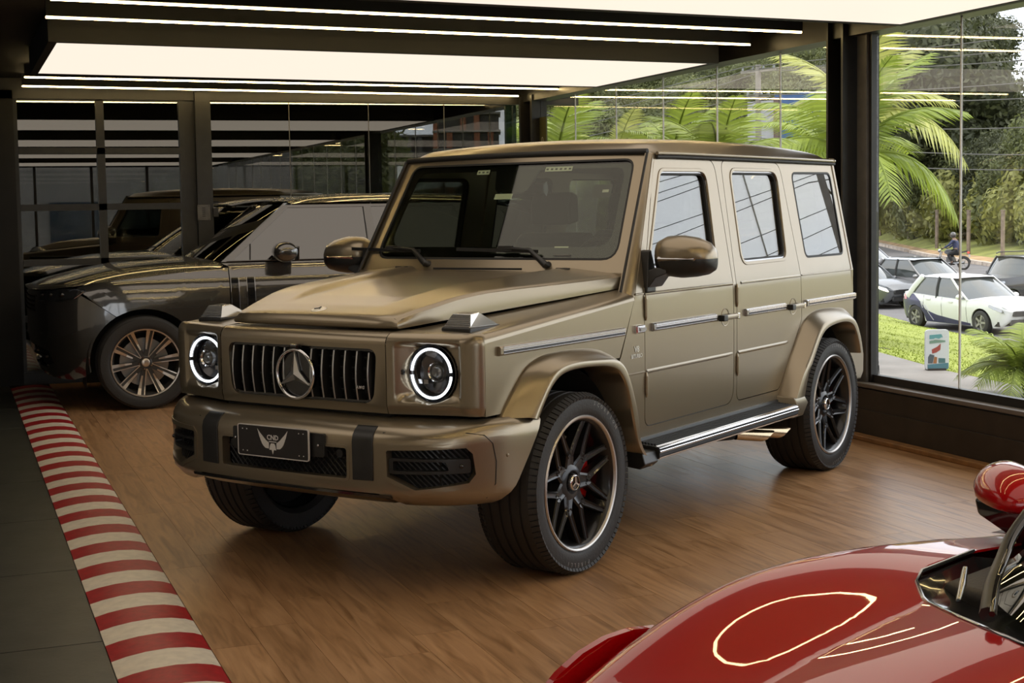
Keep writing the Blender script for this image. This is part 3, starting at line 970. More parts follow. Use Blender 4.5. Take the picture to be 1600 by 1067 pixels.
    # ---- A-pillar filler between screen frame and door
    ap = MB()
    def apf(i, j, s=s):
        z = lerp(1.17, 1.868, i)
        yw = -0.742 + 0.60 * (z - 1.355) - 0.016
        xw = lerp(0.822, 0.748, (z - 1.17) / .70)
        xs = sx(z)
        yd = yw + 0.075
        t = j
        a = PI / 2 * t
        return (s * (xw + (xs - xw) * math.sin(a)), yw + (yd - yw) * (1 - math.cos(a)), z)
    ap.grid(apf, 16, 8)
    ap.build('front_pillar', M_OLIVE, suv, 50)
    MB().tube([(s * (lerp(.822, .748, k / 10) + .012), -0.742 + 0.60 * (lerp(1.17, 1.868, k / 10) - 1.355) - .016, lerp(1.17, 1.868, k / 10)) for k in range(11)], .007, 8).build('pillar_seal', M_SEAL, suv, 60)
    # rain gutter
    gp = [(s * .789, -.40, 1.866), (s * .792, -.2, 1.869), (s * .792, .6, 1.871), (s * .791, 1.4, 1.871), (s * .788, 1.93, 1.870)]
    MB().tube(gp, .009, 10).build('rain_gutter', M_OLIVE, suv, 60)
    MB().tube([(x - s * .002, y, z - .018) for x, y, z in gp], .009, 8).build('gutter_seal', M_SEAL, suv, 60)
    # turn signal on the fender
    tb = Vector((s * .722, -1.915, 1.100))
    def lring(k, z):
        return [tb + Vector((s * a * 1, b, z)) for a, b in [(-.075 * k, -.085 * k), (.062 * k, -.085 * k), (.066 * k, .12 * k), (-.070 * k, .12 * k)]]
    ts = MB().loft([lring(1.08, -.03), lring(1.08, .012), lring(1.0, .018)], True, True).build('turn_signal', M_SATIN, suv, bevel=0.003)
    MB().loft([lring(.98, .016), [tb + Vector((s * a, b, z)) for a, b, z in ((-.052, -.052, .070), (.040, -.052, .070), (.036, .015, .074), (-.045, .015, .074))]], True, True).build('signal_lens', mat('smoked_clear_lens', (0.60, 0.62, 0.62), 0.12, 0.75, coat=0.8), ts, bevel=0.003)
    rb2 = MB()
    for k in range(6):
        z = .022 + k * .007
        w = lerp(.070, .053, k / 6)
        rb2.bar(tb + Vector((-s * w, -.083 + k * .0052, z)), tb + Vector((s * w * .8, -.083 + k * .0052, z)), .003, .003)
    rb2.build('lens_ribs', M_CHROMED, ts, kind='stuff')

# lettering on the left flank
for txt, z, size in (('V8', .925, .042), ('BITURBO', .893, .026)):
    tm = text_mesh(txt, size, 0.001, bold=True)
    tm.materials.append(mat('bright_badge', (.75, .74, .70), .35, .4))
    link_mesh('badge_lettering', tm, suv, frame_m((.8865, -0.798, z), (0, 1, 0), (0, 0, 1)))

# ---- roof
def roof(i, j):
    y = lerp(-0.435, 1.955, i)
    t = lerp(-1, 1, j)
    hw = 0.785 - 0.03 * (1 - sstep(-0.44, -0.30, y)) - 0.012 * sstep(1.8, 1.955, y)
    zc = smooth_interp([(-0.435, 1.890), (-0.40, 1.922), (-0.3, 1.946), (-0.1, 1.966), (0.3, 1.980), (0.8, 1.982), (1.3, 1.972), (1.75, 1.948), (1.90, 1.925), (1.955, 1.885)], y)
    a = abs(t)
    f = (1 - a**2.4 * .38 - sstep(.86, 1.0, a) * .62) 
    edge = 1.868
    return (t * hw, y - 0.02 * (1 - t * t) * (1 - sstep(-0.44, 0.2, y)), edge + (zc - edge) * f)
MB().grid(roof, 40, 40).build('roof_skin', M_OLIVE, suv, 60)
MB().tube([(lerp(-.755, .755, k / 12), -0.437 - .02 * (1 - (k / 6 - 1)**2), 1.874 + .008 * (1 - (k / 6 - 1)**2)) for k in range(13)], .016, 8).build('roof_seal', M_SEAL, suv, 60)
MB().tube([(-.785, 1.90, 1.871), (-.76, 1.965, 1.872), (-.6, 1.985, 1.875), (0, 1.99, 1.878), (.6, 1.985, 1.875), (.76, 1.965, 1.872), (.785, 1.90, 1.871)], .016, 8).build('roof_spoiler', M_OLIVE, suv, 60)

# ---- windscreen frame and glass (flat, raked)
def wsf(a, b, d):       # a = x, b = z ; the screen leans back, slightly bowed
    return (a, -0.742 + 0.60 * (b - 1.355) - 0.030 * (1 - (a / .75)**2) + d, b)
ws_out = [(-.822, 1.17), (.822, 1.17), (.752, 1.872), (-.752, 1.872)]
ws_in = rpoly([(-.748, 1.350), (.748, 1.350), (.692, 1.840), (-.692, 1.840)], [.07, .07, .06, .06])
XC = [-.6, -.45, -.3, -.15, 0, .15, .3, .45, .6]
MB().plate(ws_out, [ws_in], wsf, .035, XC).build('windscreen_frame', M_OLIVE, suv, 30, bevel=0.004)
wg = MB().plate(ws_in, [], lambda a, b, d: wsf(a, b, d + .006), .006, XC).build('windscreen', M_WSGL, suv, 30)
fr_in = rpoly([(-.690, 1.408), (.690, 1.408), (.648, 1.800), (-.648, 1.800)], [.08, .08, .06, .06])
MB().plate(grow(ws_in, -.002), [fr_in], lambda a, b, d: wsf(a, b, d + .014), .003, XC).build('black_band', M_FRIT, wg)
MB().plate(grow(ws_in, .004), [grow(ws_in, -.006)], lambda a, b, d: wsf(a, b, d - .001), .01, XC).build('glass_seal', M_SEAL, wg)
MB().plate(rpoly([(-.13, 1.82), (.15, 1.82), (.11, 1.685), (-.09, 1.685)], [0, 0, .05, .05]), [], lambda a, b, d: wsf(a, b, d + .016), .02, [0]).build('sensor_housing', M_FRIT, wg)
for x0, x1, z0, z1 in ((-.245, -.165, 1.785, 1.808), (.185, .345, 1.790, 1.813), (-.08, .03, 1.652, 1.680)):
    stk = MB().plate([(x0, z0), (x1, z0), (x1, z1), (x0, z1)], [], lambda a, b, d: wsf(a, b, d + .0125), .001, [0]).build('sticker', M_STICK, wg)
    if z0 > 1.7:
        dm = MB()
        n = 3 if x0 < 0 else 6
        for k in range(n):
            xx = lerp(x0, x1, (k + .5) / n)
            dm.plate([(xx - .007, z0 + .007), (xx + .007, z0 + .007), (xx + .007, z1 - .007), (xx - .007, z1 - .007)], [], lambda a, b, d: wsf(a, b, d + .0115), .0005)
        dm.build('sticker_marks', mat('grey_print', (.12, .12, .11), .6), stk, kind='stuff')
MB().plate([(.50, 1.650), (.605, 1.650), (.60, 1.715), (.50, 1.715)], [], lambda a, b, d: wsf(a, b, d + .018), .004).build('toll_tag', M_FRIT, wg)
MB().plate([(.555, 1.676), (.590, 1.676), (.590, 1.690), (.555, 1.690)], [], lambda a, b, d: wsf(a, b, d + .0165), .001).build('tag_print', M_WTEXT, wg)
MB().plate([(.38, 1.405), (.46, 1.405), (.46, 1.412), (.38, 1.412)], [], lambda a, b, d: wsf(a, b, d + .0125), .001).build('sticker', M_STICK, wg)
MB().plate([(.39, 1.368), (.49, 1.368), (.49, 1.374), (.39, 1.374)], [], lambda a, b, d: wsf(a, b, d + .0045), .0005).build('etched_mark', mat('etched_grey', (.14, .14, .13), .6), wg)
# wipers
for px in (-0.372, 0.372):
    wp = MB()
    b0 = Vector(wsf(px + .01, 1.325, -.03))
    b1 = Vector(wsf(px - .10, 1.395, -.035))
    b2 = Vector(wsf(px - .20, 1.402, -.035))
    b3 = Vector(wsf(px - .30, 1.402, -.03))
    wp.tube([b0 + Vector((.0, .03, -.004)), b0, b0 + (b1 - b0) * .35, b1, b2, b3], [.020, .018, .015, .011, .009, .007], 8)
    wo = wp.build('wiper_arm', M_SATIN, suv, 50)
    MB().bar(Vector(wsf(px - .56, 1.398, -.022)), Vector(wsf(px - .06, 1.388, -.022)), .012, .017).build('wiper_blade', M_SATIN, wo)
    MB().box(Vector(wsf(px - .25, 1.402, -.030)), (.085, .02, .028)).build('blade_holder', M_SATIN, wo, bevel=0.003)
# cowl hinges / washer strip
for x in (-.50, .50):
    MB().box((x, -0.835, 1.302), (.075, .02, .018)).build('hood_hinge', M_SATIN, suv, bevel=0.004)
MB().bar((-.30, -0.822, 1.300), (.25, -0.822, 1.302), .006, .010).build('cowl_slot', M_SEAL, suv)

# ---- hood
def hood_w(y): return lerp(0.476, 0.820, (y + 2.10) / 1.32)
def hood_z(t, y):
    """t across -1..1"""
    k = (y + 2.10) / 1.31
    zc = interp([(0, 1.158), (0.012, 1.166), (0.030, 1.172), (0.10, 1.192), (0.25, 1.220), (0.5, 1.250), (0.75, 1.272), (1.0, 1.290)], k)
    a = abs(t)
    z = zc - .004 * a * a
    z += .024 * sstep(0.08, 0.40, k) * sstep(.50, .60, a)
    z -= max(0, a - .60) * lerp(.010, .075, sstep(.05, .9, k))
    z -= sstep(.955, 1.0, a) * .010
    return z
def hood(i, j):
    y = -2.10 + 1.31 * i**1.25
    t = lerp(-1, 1, j)
    tt = math.copysign(1 - (1 - abs(t))**1.25, t)
    # front corners cut back a little, leading edge bowed
    yy = y + (0.012 * abs(tt)**3 + 0.016 * sstep(.80, 1, abs(tt))) * (1 - sstep(-2.10, -1.8, y))
    return (tt * (hood_w(y) - .008), yy, hood_z(tt, y))
hd = MB().grid(hood, 60, 80)
def hood_skirt(i, j):
    if i < 1 / 3:
        y = lerp(-0.79, -2.10, i * 3); t = -1
    elif i < 2 / 3:
        y = -2.10; t = lerp(-1, 1, i * 3 - 1)
    else:
        y = lerp(-2.10, -0.79, i * 3 - 2); t = 1
    tt = math.copysign(1 - (1 - abs(t))**1.25, t)
    yy = y + (0.012 * abs(tt)**3 + 0.016 * sstep(.80, 1, abs(tt))) * (1 - sstep(-2.10, -1.8, y))
    k = (y + 2.10) / 1.31
    zb = lerp(1.108, 1.218, k)
    zt = hood_z(tt, y)
    fr = 1 - sstep(-2.10, -2.0, y)
    q = j
    out = .008 * math.sin(PI / 2 * q) * (1 - .3 * q)
    ox = math.copysign(out, t) if abs(t) == 1 else 0
    oy = -.016 * math.sin(PI * .5 * min(1, q * 1.6)) * fr + .010 * sstep(.8, 1, q) * fr
    return (tt * (hood_w(y) - .008) + ox, yy + oy, lerp(zt, zb, q))
hd.grid(hood_skirt, 132, 8)
hd.build('hood', M_OLIVE, suv, 32, weld=0.001)
em = MB().lathe([(0, .0005), (.004, .020), (.004, .024), (0, .034), (-.004, .036)], 28, 'z', (0, 0, 0))
em.xf(Matrix.Translation((0.0, -2.045, hood_z(0, -2.045) + .002)) @ Matrix.Rotation(R(14), 4, 'X'))
eo = em.build('hood_emblem', mat('bright_badge_metal', (.85, .83, .78), .35, .6), suv, 40)
star = MB()
for k in range(3):
    a = PI / 2 + k * 2 * PI / 3
    star.bar((0, 0, .0035), (.019 * math.cos(a), .019 * math.sin(a), .0035), .006, .003)
star.xf(Matrix.Translation((0.0, -2.045, hood_z(0, -2.045) + .003)) @ Matrix.Rotation(R(14), 4, 'X'))
star.build('emblem_star', M_SATIN, eo)
# cowl behind the hood
MB().add([(-.825, -0.80, 1.285), (.825, -0.80, 1.285), (.83, -0.72, 1.30), (-.83, -0.72, 1.30), (-.825, -0.80, 1.10), (.825, -0.80, 1.10)], [(0, 1, 2, 3), (4, 5, 1, 0)]).build('cowl', M_OLIVE, suv)
# engine-bay block under the hood (keeps light out)
MB().box((0, -1.45, .82), (1.0, 1.25, .42)).build('engine_bay', M_UNDER, suv)

# ---- nose: grille panel and lamp panels share one section
def nose_y(x):
    a = abs(x)
    if a <= .80:
        return -2.182 + .030 * (a / .8)**2.2
    return None
NY0 = -2.182 + .030 * (.478 / .8)**2.2
def nose_path(t):
    """plan path from x=.476 (t=0) round the corner to the fender seam (t=1)"""
    L1, r = .790 - .478, .095
    arc = PI / 2 * r
    s0 = t * (L1 + arc)
    if s0 < L1:
        x = .478 + s0
        return x, NY0 + (x - .478) * .27
    a = (s0 - L1) / r
    return .790 + r * math.sin(a), NY0 + .312 * .27 + (1 - math.cos(a)) * .058
def nose_z(v):
    """section bottom -> top: (dy, z)"""
    if v < .80:
        z = lerp(.762, 1.050, v / .80)
        return .010 * (1 - sstep(.762, .80, z)), z
    a = (v - .80) / .20 * PI / 2
    return .050 * (1 - math.cos(a)), 1.050 + .048 * math.sin(a)
LAMP = (.652, .931)
for s in (1, -1):
    def lampf(i, j, s=s):
        x, y = nose_path(i)
        dy, z = nose_z(j)
        w = 1 - sstep(.79, .885, x)
        d = 0
        # bowl round the lamp
        rz = sstep(.805, .850, z) * (1 - sstep(1.036, 1.066, z))
        dist = math.hypot(x - LAMP[0], z - LAMP[1])
        d = max(0, -2.080 - y) * sstep(.503, .572, x) * rz * (1 - sstep(.78, .80, x))
        if dist < .124:
            d += .10 * (1 - sstep(.116, .124, dist))
        return (s * (x - dy * (1 - w) * .6), y + dy * (w * 1.0 + (1 - w) * .25) + d, z)
    lp = MB().grid(lampf, 120, 100)
    # roll the top back under the hood and along to the fender
    top = []
    def lamptop(i, j):
        x, y = nose_path(i)
        dy, z = nose_z(1.0)
        w = 1 - sstep(.79, .885, x)
        p0 = Vector((x - dy * (1 - w) * .6, y + dy * (w + (1 - w) * .25), z))
        p1 = Vector((min(p0.x, .868), -2.035, lerp(1.104, 1.094, i)))
        return tuple(p0.lerp(p1, j))
    lp.grid(lambda i, j, s=s: (lambda q: (s * q[0], q[1], q[2]))(lamptop(i, j)), 40, 4)
    # inner wall next to the grille panel
    po = lp.build('headlight_panel', M_OLIVE, suv, 55, weld=0.0006)
    # the lamp itself
    c = (s * LAMP[0], -2.078, LAMP[1])
    lm = MB().lathe([(.07, .0005), (.06, .08), (.0, .112), (-.012, .1185), (-.012, .121), (.035, .126)], 48, 'y', c).build('headlight', M_GLOSSB, suv, 50)
    MB().lathe([(.052, .0005), (.045, .05), (.018, .085)], 36, 'y', c).build('reflector', mat('dark_reflector', (.09, .09, .095), .25, .9), lm, 50)
    MB().lathe([(.0, .0005), (-.006, .018), (.006, .030), (.03, .033)], 24, 'y', (c[0] + s * .012, c[1], c[2] + .005)).build('projector', mat('projector_lens', (.10, .11, .12), .05, 0, coat=1.0), lm, 50)
    MB().lathe([(.004, .034), (-.004, .040), (.01, .046)], 28, 'y', (c[0] + s * .012, c[1], c[2] + .005)).build('projector_ring', M_CHROME, lm, 50)
    for k in range(2):
        MB().box((c[0] - s * (.045 + .03 * k), c[1] + .02, c[2] - .038), (.022, .03, .018)).build('led_cell', M_CHROMED, lm)
    for hh in (0, 1):
        arc = [(c[0] + .101 * math.cos(t), c[1] - .017, c[2] + .101 * math.sin(t)) for t in [PI * hh + R(5) + R(170) * k / 32 for k in range(33)]]
        MB().tube(arc, .0056, 8).build('ring_lamp', M_DRL, lm, 60)
    MB().lathe([(-.016, .095), (-.030, .06), (-.036, .0005)], 40, 'y', c).build('lens', M_CLEAR, lm, 60)
    # round sensor beside the lamp, washer cap
    sn = MB().lathe([(-.004, .0005), (-.006, .006), (-.003, .011), (.006, .012)], 20, 'y', (s * .528, -2.132, .935)).build('park_sensor', M_SATIN, suv, 50)
    MB().box((s * .62, -2.118, 1.064), (.075, .012, .007), M=Matrix.Rotation(s * R(15), 3, 'Z')).build('lamp_lip', M_CHROMED, lm, bevel=0.002)

gx0, gx1 = .430, .408
gopen = rpoly([(-gx1, .800), (gx1, .800), (gx0, 1.030), (-gx0, 1.030)], [.06, .06, .045, .045], 6)
gout = [(-.474, .762), (.474, .762), (.474, 1.050), (-.474, 1.050)]
def gfn(a, b, d): return (a, -2.182 + .030 * (abs(a) / .8)**2.2 + .010 * (1 - sstep(.762, .80, b)) + d, b)
gp = MB().plate(gout, [gopen], gfn, .05, [-.4, -.3, -.2, -.1, 0, .1, .2, .3, .4], [.78, .80])
def gtop(i, j):
    x = lerp(-.474, .474, i)
    y0 = -2.182 + .030 * (abs(x) / .8)**2.2
    a = min(1, j / .6) * PI / 2
    return (x, y0 + .050 * (1 - math.cos(a)) + max(0, (j - .6) / .4) * .15, 1.050 + .048 * math.sin(a))
gp.grid(gtop, 20, 12)
gpo = gp.build('grille_panel', M_OLIVE, suv, 40, weld=0.0006)
MB().plate(grow(gopen, -.001), [grow(gopen, -.012)], lambda a, b, d: gfn(a, b, d + .012), .05, [-.3, -.15, 0, .15, .3]).build('grille_surround', M_GLOSSB, gpo)
gr = MB().plate(gopen, [], lambda a, b, d: gfn(a, b, d + .075), .01, [0]).build('grille', M_UNDER, suv)
gb = MB()
for z in (.845, .892, .940, .985):
    gb.bar((-.41, -2.135, z), (.41, -2.135, z), .012, .008)
gb.build('cross_bar', M_SATIN, gr, kind='stuff')
for sgn in (-1, 1):
    for k in range(6):
        x = sgn * (.078 + k * .0624)
        zt, zb = 1.018 - (.004 if k == 5 else 0), .812 + (.006 if k == 5 else 0)
        if k == 0:
            spans = [(zb, .815), (.985, zt)] if False else [(zb, zt)]
        else:
            spans = [(zb, zt)]
        for a, b in spans:
            rings = []
            for q in range(9):
                z = lerp(a, b, q / 8)
                bulge = .012 * math.sin(PI * q / 8)
                yf = -2.186 - bulge + .03 * (abs(x) / .8)**2.2
                rings.append([Vector((x - .0040, yf + .003, z)), Vector((x - .002, yf, z)), Vector((x + .002, yf, z)), Vector((x + .0040, yf + .003, z)), Vector((x + .0055, yf + .045, z)), Vector((x - .0055, yf + .045, z))])
            sl = MB().loft(rings, True, True).build('grille_slat', M_SATIN, gr, 35)
            MB().loft([[r[0] + Vector((-.0002, -.0006, 0)), r[1] + Vector((0, -.0008, 0)), r[2] + Vector((0, -.0008, 0)), r[3] + Vector((.0002, -.0006, 0))] for r in rings], False, False).build('slat_edge', M_SLAT, sl, 60)
# big star
sc_ = (0, -2.205, .909)
ring_pts = [(0 + .104 * math.cos(t), sc_[1], sc_[2] + .104 * math.sin(t)) for t in [2 * PI * k / 48 for k in range(48)]]
sr = MB().tube(ring_pts, .0075, 10, True).build('star_emblem', M_CHROME, suv, 60)
MB().lathe([(.012, .0005), (.010, .06), (.012, .1), (.03, .102)], 40, 'y', sc_).build('emblem_glass', M_GLOSSB, sr, 60)
sp = MB()
for k in range(3):
    a = PI / 2 + k * 2 * PI / 3
    d = Vector((math.cos(a), 0, math.sin(a)))
    n = Vector((-math.sin(a), 0, math.cos(a)))
    c = Vector(sc_)
    tip, root = c + d * .099, c
    a1, a2 = c + (d * .5 - n * .87) * -.022 * -1, c + (d * .5 + n * .87) * .022
    lft = c + (Vector((math.cos(a + PI / 3), 0, math.sin(a + PI / 3)))) * .026
    rgt = c + (Vector((math.cos(a - PI / 3), 0, math.sin(a - PI / 3)))) * .026
    f = Vector((0, -.012, 0))
    bk = Vector((0, .008, 0))
    sp.add([c + f, tip + Vector((0, -.003, 0)), lft + Vector((0, -.002, 0)), rgt + Vector((0, -.002, 0)), tip + bk, lft + bk, rgt + bk], [(0, 2, 1), (0, 1, 3), (1, 2, 5, 4), (3, 1, 4, 6)])
sp.build('three_point_star', mat('satin_chrome', (.85, .84, .82), .28, 1.0), sr, kind='stuff')
MB().box((.004, -2.205, 1.028), (.042, .03, .020)).build('front_camera', M_GLOSSB, suv, bevel=0.006)
tm = text_mesh('AMG', .018, .0015, bold=True, shear=.3, spacing=1.25)
tm.materials.append(M_CHROME)
link_mesh('grille_lettering', tm, suv, frame_m((.352, -2.192, .868), (1, 0, 0), (0, 0, 1)))

# ---- front bumper: one section swept round a plan path
bpath = catmull([(-.975, -1.70, 0), (-.965, -1.88, 0), (-.925, -2.015, 0), (-.845, -2.135, 0), (-.72, -2.225, 0), (-.55, -2.275, 0), (-.3, -2.298, 0), (0, -2.304, 0), (.3, -2.298, 0), (.55, -2.275, 0), (.72, -2.225, 0), (.845, -2.135, 0), (.925, -2.015, 0), (.965, -1.88, 0), (.975, -1.70, 0)], 10)
bs = [0]
for a, b in zip(bpath, bpath[1:]):
    bs.append(bs[-1] + (b - a).length)
bmid = bs[-1] / 2
def bplan(s_):
    """signed distance from the middle -> point and outward normal"""
    q = s_ + bmid
    q = min(max(q, 0), bs[-1] - 1e-6)
    for i in range(len(bs) - 1):
        if q <= bs[i + 1]:
            t = (q - bs[i]) / (bs[i + 1] - bs[i])
            p = bpath[i].lerp(bpath[i + 1], t)
            t0 = (bpath[min(i + 1, len(bpath) - 1)] - bpath[max(i - 1, 0)]).normalized()
            t1 = (bpath[min(i + 2, len(bpath) - 1)] - bpath[i]).normalized()
            tg = t0.lerp(t1, t).normalized()
            return p, Vector((tg.y, -tg.x, 0))
def bsx(x):      # arc length of a given |x| (front half)
    best = min(range(len(bpath)), key=lambda i: abs(bpath[i].x - x) + (0 if bpath[i].y < -1.75 else 9))
    lo, hi = 0.0, bmid
    for _ in range(40):
        m = (lo + hi) / 2
        if bplan(m)[0].x < x: lo = m
        else: hi = m
    return lo
def bsec(z):
    """inset of the section at height z"""
    return interp([(.385, .085), (.405, .040), (.445, .004), (.47, 0), (.66, 0), (.685, .006), (.705, .022), (.722, .045), (.735, .085), (.748, .16)], z)
def bfn(a, b, d):
    p, n = bplan(a)
    w = 1 - sstep(.75, 1.02, abs(a))     # less top roll near the flares
    ins = bsec(b) if b < .6 else bsec(b) * lerp(.28, 1, w)
    q = p - n * (ins + d)
    return (q.x, q.y, b)
sE = bsx(.962)
sI0, sI1 = bsx(.548), bsx(.868)
intake = [(sI0, .625), (sI0 + .01, .636), (sI1 - .03, .648), (sI1, .620), (sI1 + .012, .535), (sI1 - .02, .497), (sI0 + .13, .470), (sI0 + .004, .522)]
mirror = lambda pl_: [(-a, b) for a, b in pl_]
cmesh = rpoly([(-.362, .498), (.362, .498), (.362, .632), (-.362, .632)], .02)
s_end = [(bmid - .065, .748), (bmid - .05, .722), (bmid - .13, .62), (bmid - .235, .47), (bmid - .30, .405), (bmid - .36, .385)]
bout = [(-a, b) for a, b in reversed(s_end)]
bout = [(a, b) for a, b in s_end[::-1]] + [(-a, b) for a, b in s_end]
# walk: bottom right -> up right end -> across the top -> down the left end -> bottom
bout = [(bmid - .33, .402), (bmid - .29, .415), (bmid - .235, .47), (bmid - .13, .62), (bmid - .055, .722), (bmid - .055, .748)]
bout = bout + [(-a, b) for a, b in reversed(bout)] + [(-.62, .405), (-.51, .450), (.51, .450), (.62, .405)]
SC = [k * .06 for k in range(-20, 21)]
bz = [.405, .425, .445, .47, .66, .672, .685, .695, .705, .714, .722, .735]
bump = MB().plate(bout, [cmesh, intake, mirror(intake)], bfn, .035, SC, bz)
bpo = bump.build('front_bumper', M_OLIVE, suv, 40)
# seams and the lower black lip
for sg in (-1, 1):
    MB().tube([Vector(bfn(sg * a, b, -.0005)) for a, b in ((sI0 - .02, .700), (sI1 - .02, .702), (sI1 + .05, .690), (sI1 + .085, .655), (sI1 + .10, .58), (sI1 + .095, .49), (sI1 + .06, .43))], .0022, 6).build('panel_seam', M_SEAL, bpo)
    # vertical black straps
    st_ = MB().plate([(sg * .388, .500), (sg * .490, .502), (sg * .490, .722), (sg * .388, .722)], [], lambda a, b, d: bfn(a, b, d - .006), .02, [sg * .44], bz).build('bumper_strap', M_SATIN, bpo, 40, bevel=0.003)
    # side intake: bezel, mesh, blade
    it = intake if sg > 0 else mirror(intake)
    MB().plate(grow(it, .016), [grow(it, -.004)], lambda a, b, d: bfn(a, b, d - .004), .05, SC, bz).build('intake_bezel', M_OLIVE, bpo, 40, bevel=0.004)
    MB().plate(it, [], lambda a, b, d: bfn(a, b, d + .055), .01, SC).build('intake_back', M_UNDER, bpo)
    ms = MB()
    for k in range(22):
        a0 = sI0 - .06 + k * .026
        for dirn in (1,):
            q = []
            for m_ in range(8):
                b_ = lerp(.475, .645, m_ / 7)
                a_ = a0 + (.645 - b_) * 1.1
                if sI0 + .004 < a_ < sI1 and not (a_ < sI0 + .13 and b_ < lerp(.522, .470, (a_ - sI0) / .13)):
                    q.append(Vector(bfn(sg * a_, b_, .040)))
            if len(q) > 1:
                ms.tube(q, .0035, 5)
    ms.build('intake_mesh', M_SATIN, bpo, kind='stuff')
    bl = MB().plate(rpoly([(sg * (sI0 + .01), .535), (sg * (sI1 - .01), .540), (sg * (sI1 - .01), .598), (sg * (sI0 + .01), .600)], .012), [rpoly([(sg * (sI0 + .03), .548), (sg * (sI1 - .10), .551), (sg * (sI1 - .115), .588), (sg * (sI0 + .03), .588)], .008)], lambda a, b, d: bfn(a, b, d + .006), .035, SC)
    bl.build('intake_blade', M_SATIN, bpo, 40, bevel=0.004)
    p = Vector(bfn(sg * (sI1 - .05), .570, .004))
    MB().ball(p, .010, 10, 6).build('park_sensor', M_GLOSSB, bpo, 60)
    p, n_ = bplan(sg * (sI1 + .16))
    MB().ball(Vector(bfn(sg * (sI1 + .155), .600, .004)), .009, 10, 6).build('park_sensor', M_OLIVE, bpo, 60)
# centre mesh
MB().plate(cmesh, [], lambda a, b, d: bfn(a, b, d + .055), .01, [0]).build('mesh_back', M_UNDER, bpo)
ms = MB()
for k in range(-14, 30):
    for sg in (-1, 1):
        q = []
        for m_ in range(8):
            b_ = lerp(.498, .632, m_ / 7)
            a_ = sg * (-.40 + k * .030 + (b_ - .498) * 1.0)
            if abs(a_) < .358:
                q.append(Vector(bfn(a_, b_, .038 + .003 * sg)))
        if len(q) > 1:
            ms.tube(q, .003, 4)
ms.build('centre_mesh', M_SATIN, bpo, kind='stuff')
MB().plate(grow(cmesh, .010), [grow(cmesh, -.004)], lambda a, b, d: bfn(a, b, d - .003), .045, SC).build('mesh_bezel', M_OLIVE, bpo, 40, bevel=0.004)
for sg in (-1, 1):
    MB().lathe([(-.01, .0005), (-.008, .018), (.02, .022)], 20, 'y', (sg * .305, -2.272, .600)).build('tow_eye_cover', M_SATIN, bpo, 50)
# lower lip: olive lip with black strip and skid tail
lip = MB().loft([[Vector(bfn(a, .398 + z * lerp(1, .9, abs(a) / .6), d)) for z, d in ((.056, .012), (.052, -.006), (.040, -.012), (.034, .0), (.034, .05))] for a in [k * .057 for k in range(-10, 11)]], True, True).build('lower_strip', M_GLOSSB, bpo, 40)
MB().loft([[Vector(bfn(a, .398 + z, d)) for z, d in ((.034, .002), (.018, .012), (-.004, .040), (-.010, .10), (.030, .10))] for a in [k * .053 for k in range(-10, 11)]], True, True).build('lower_lip', M_OLIVE, bpo, 40)
MB().box((0, -1.90, .47), (1.25, .55, .08)).build('undertray', M_UNDER, suv)
MB().box((0, -2.12, .58), (1.5, .10, .26)).build('bumper_core', M_UNDER, suv)
MB().box((0, -2.06, .775), (.94, .16, .06)).build('grille_gap', M_UNDER, suv)
# plate holder and plate
ph = MB().plate(rpoly([(-.278, .582), (.250, .582), (.250, .680), (-.278, .680)], .012), [], lambda a, b, d: (a, -2.318 + .01 * (a / .3)**2 + d, b), .02).build('plate_holder', M_SATIN, suv, bevel=0.003)
for x in (-.252, .225):
    MB().ball((x, -2.320, .632), .006, 8, 6).build('holder_screw', M_CHROMED, ph, 60)
NPX, NPZ = -.023, .629
npl = MB().plate(rpoly([(NPX - .203, NPZ - .066), (NPX + .203, NPZ - .066), (NPX + .203, NPZ + .066), (NPX - .203, NPZ + .066)], .012), [], lambda a, b, d: (a, -2.330 + d, b), .006).build('number_plate', mat('plate_black', (.022, .020, .021), .35), suv)
rim_ = rpoly([(NPX - .205, NPZ - .068), (NPX + .205, NPZ - .068), (NPX + .205, NPZ + .068), (NPX - .205, NPZ + .068)], .014)
MB().plate(rim_, [grow(rim_, -.004)], lambda a, b, d: (a, -2.3315 + d, b), .008).build('plate_rim', mat('plate_rim_white', (.6, .58, .56), .4), npl)
for dx in (-.175, -.150, .150, .175):
    for dz in (-.047, .047):
        MB().ball((NPX + dx, -2.3305, NPZ + dz), .0028, 6, 4).build('plate_dot', M_WTEXT, npl, 60)
tm = text_mesh('CND', .030, .0004, bold=True)
tm.materials.append(M_WTEXT)
link_mesh('plate_lettering', tm, npl, frame_m((NPX, -2.3305, NPZ + .018), (1, 0, 0), (0, 0, 1)))
MB().box((NPX, -2.3308, NPZ + .001), (.044, .0008, .0035)).build('plate_underline', M_WTEXT, npl)
wing = MB()
pf = lambda a, b, d: (NPX + a, -2.3312 + d, NPZ + b)
inn = [(.022, -.004), (.040, .007), (.055, .021), (.072, .036), (.088, .054)]
oth = [(.023, -.029), (.043, -.028), (.061, -.012), (.077, .022), (.088, .054)]
for sg in (-1, 1):
    n = 9
    for k in range(n):      # feathers along the wing
        t0, t1 = k / n, (k + .90) / n
        pt = lambda tab, t_: tuple(Vector((sg * tab[min(int(t_ * 4), 3)][0], tab[min(int(t_ * 4), 3)][1])).lerp(Vector((sg * tab[min(int(t_ * 4), 3) + 1][0], tab[min(int(t_ * 4), 3) + 1][1])), t_ * 4 - min(int(t_ * 4), 3)))
        wing.prism([pt(inn, t0), pt(inn, t1), pt(oth, t1), pt(oth, t0)], pf, 0, .0005)
wing.prism([(-.015, -.014), (-.009, -.006), (.009, -.006), (.015, -.014), (.020, -.034), (.006, -.034), (0, -.053), (-.006, -.034), (-.020, -.034)], pf, 0, .0005)
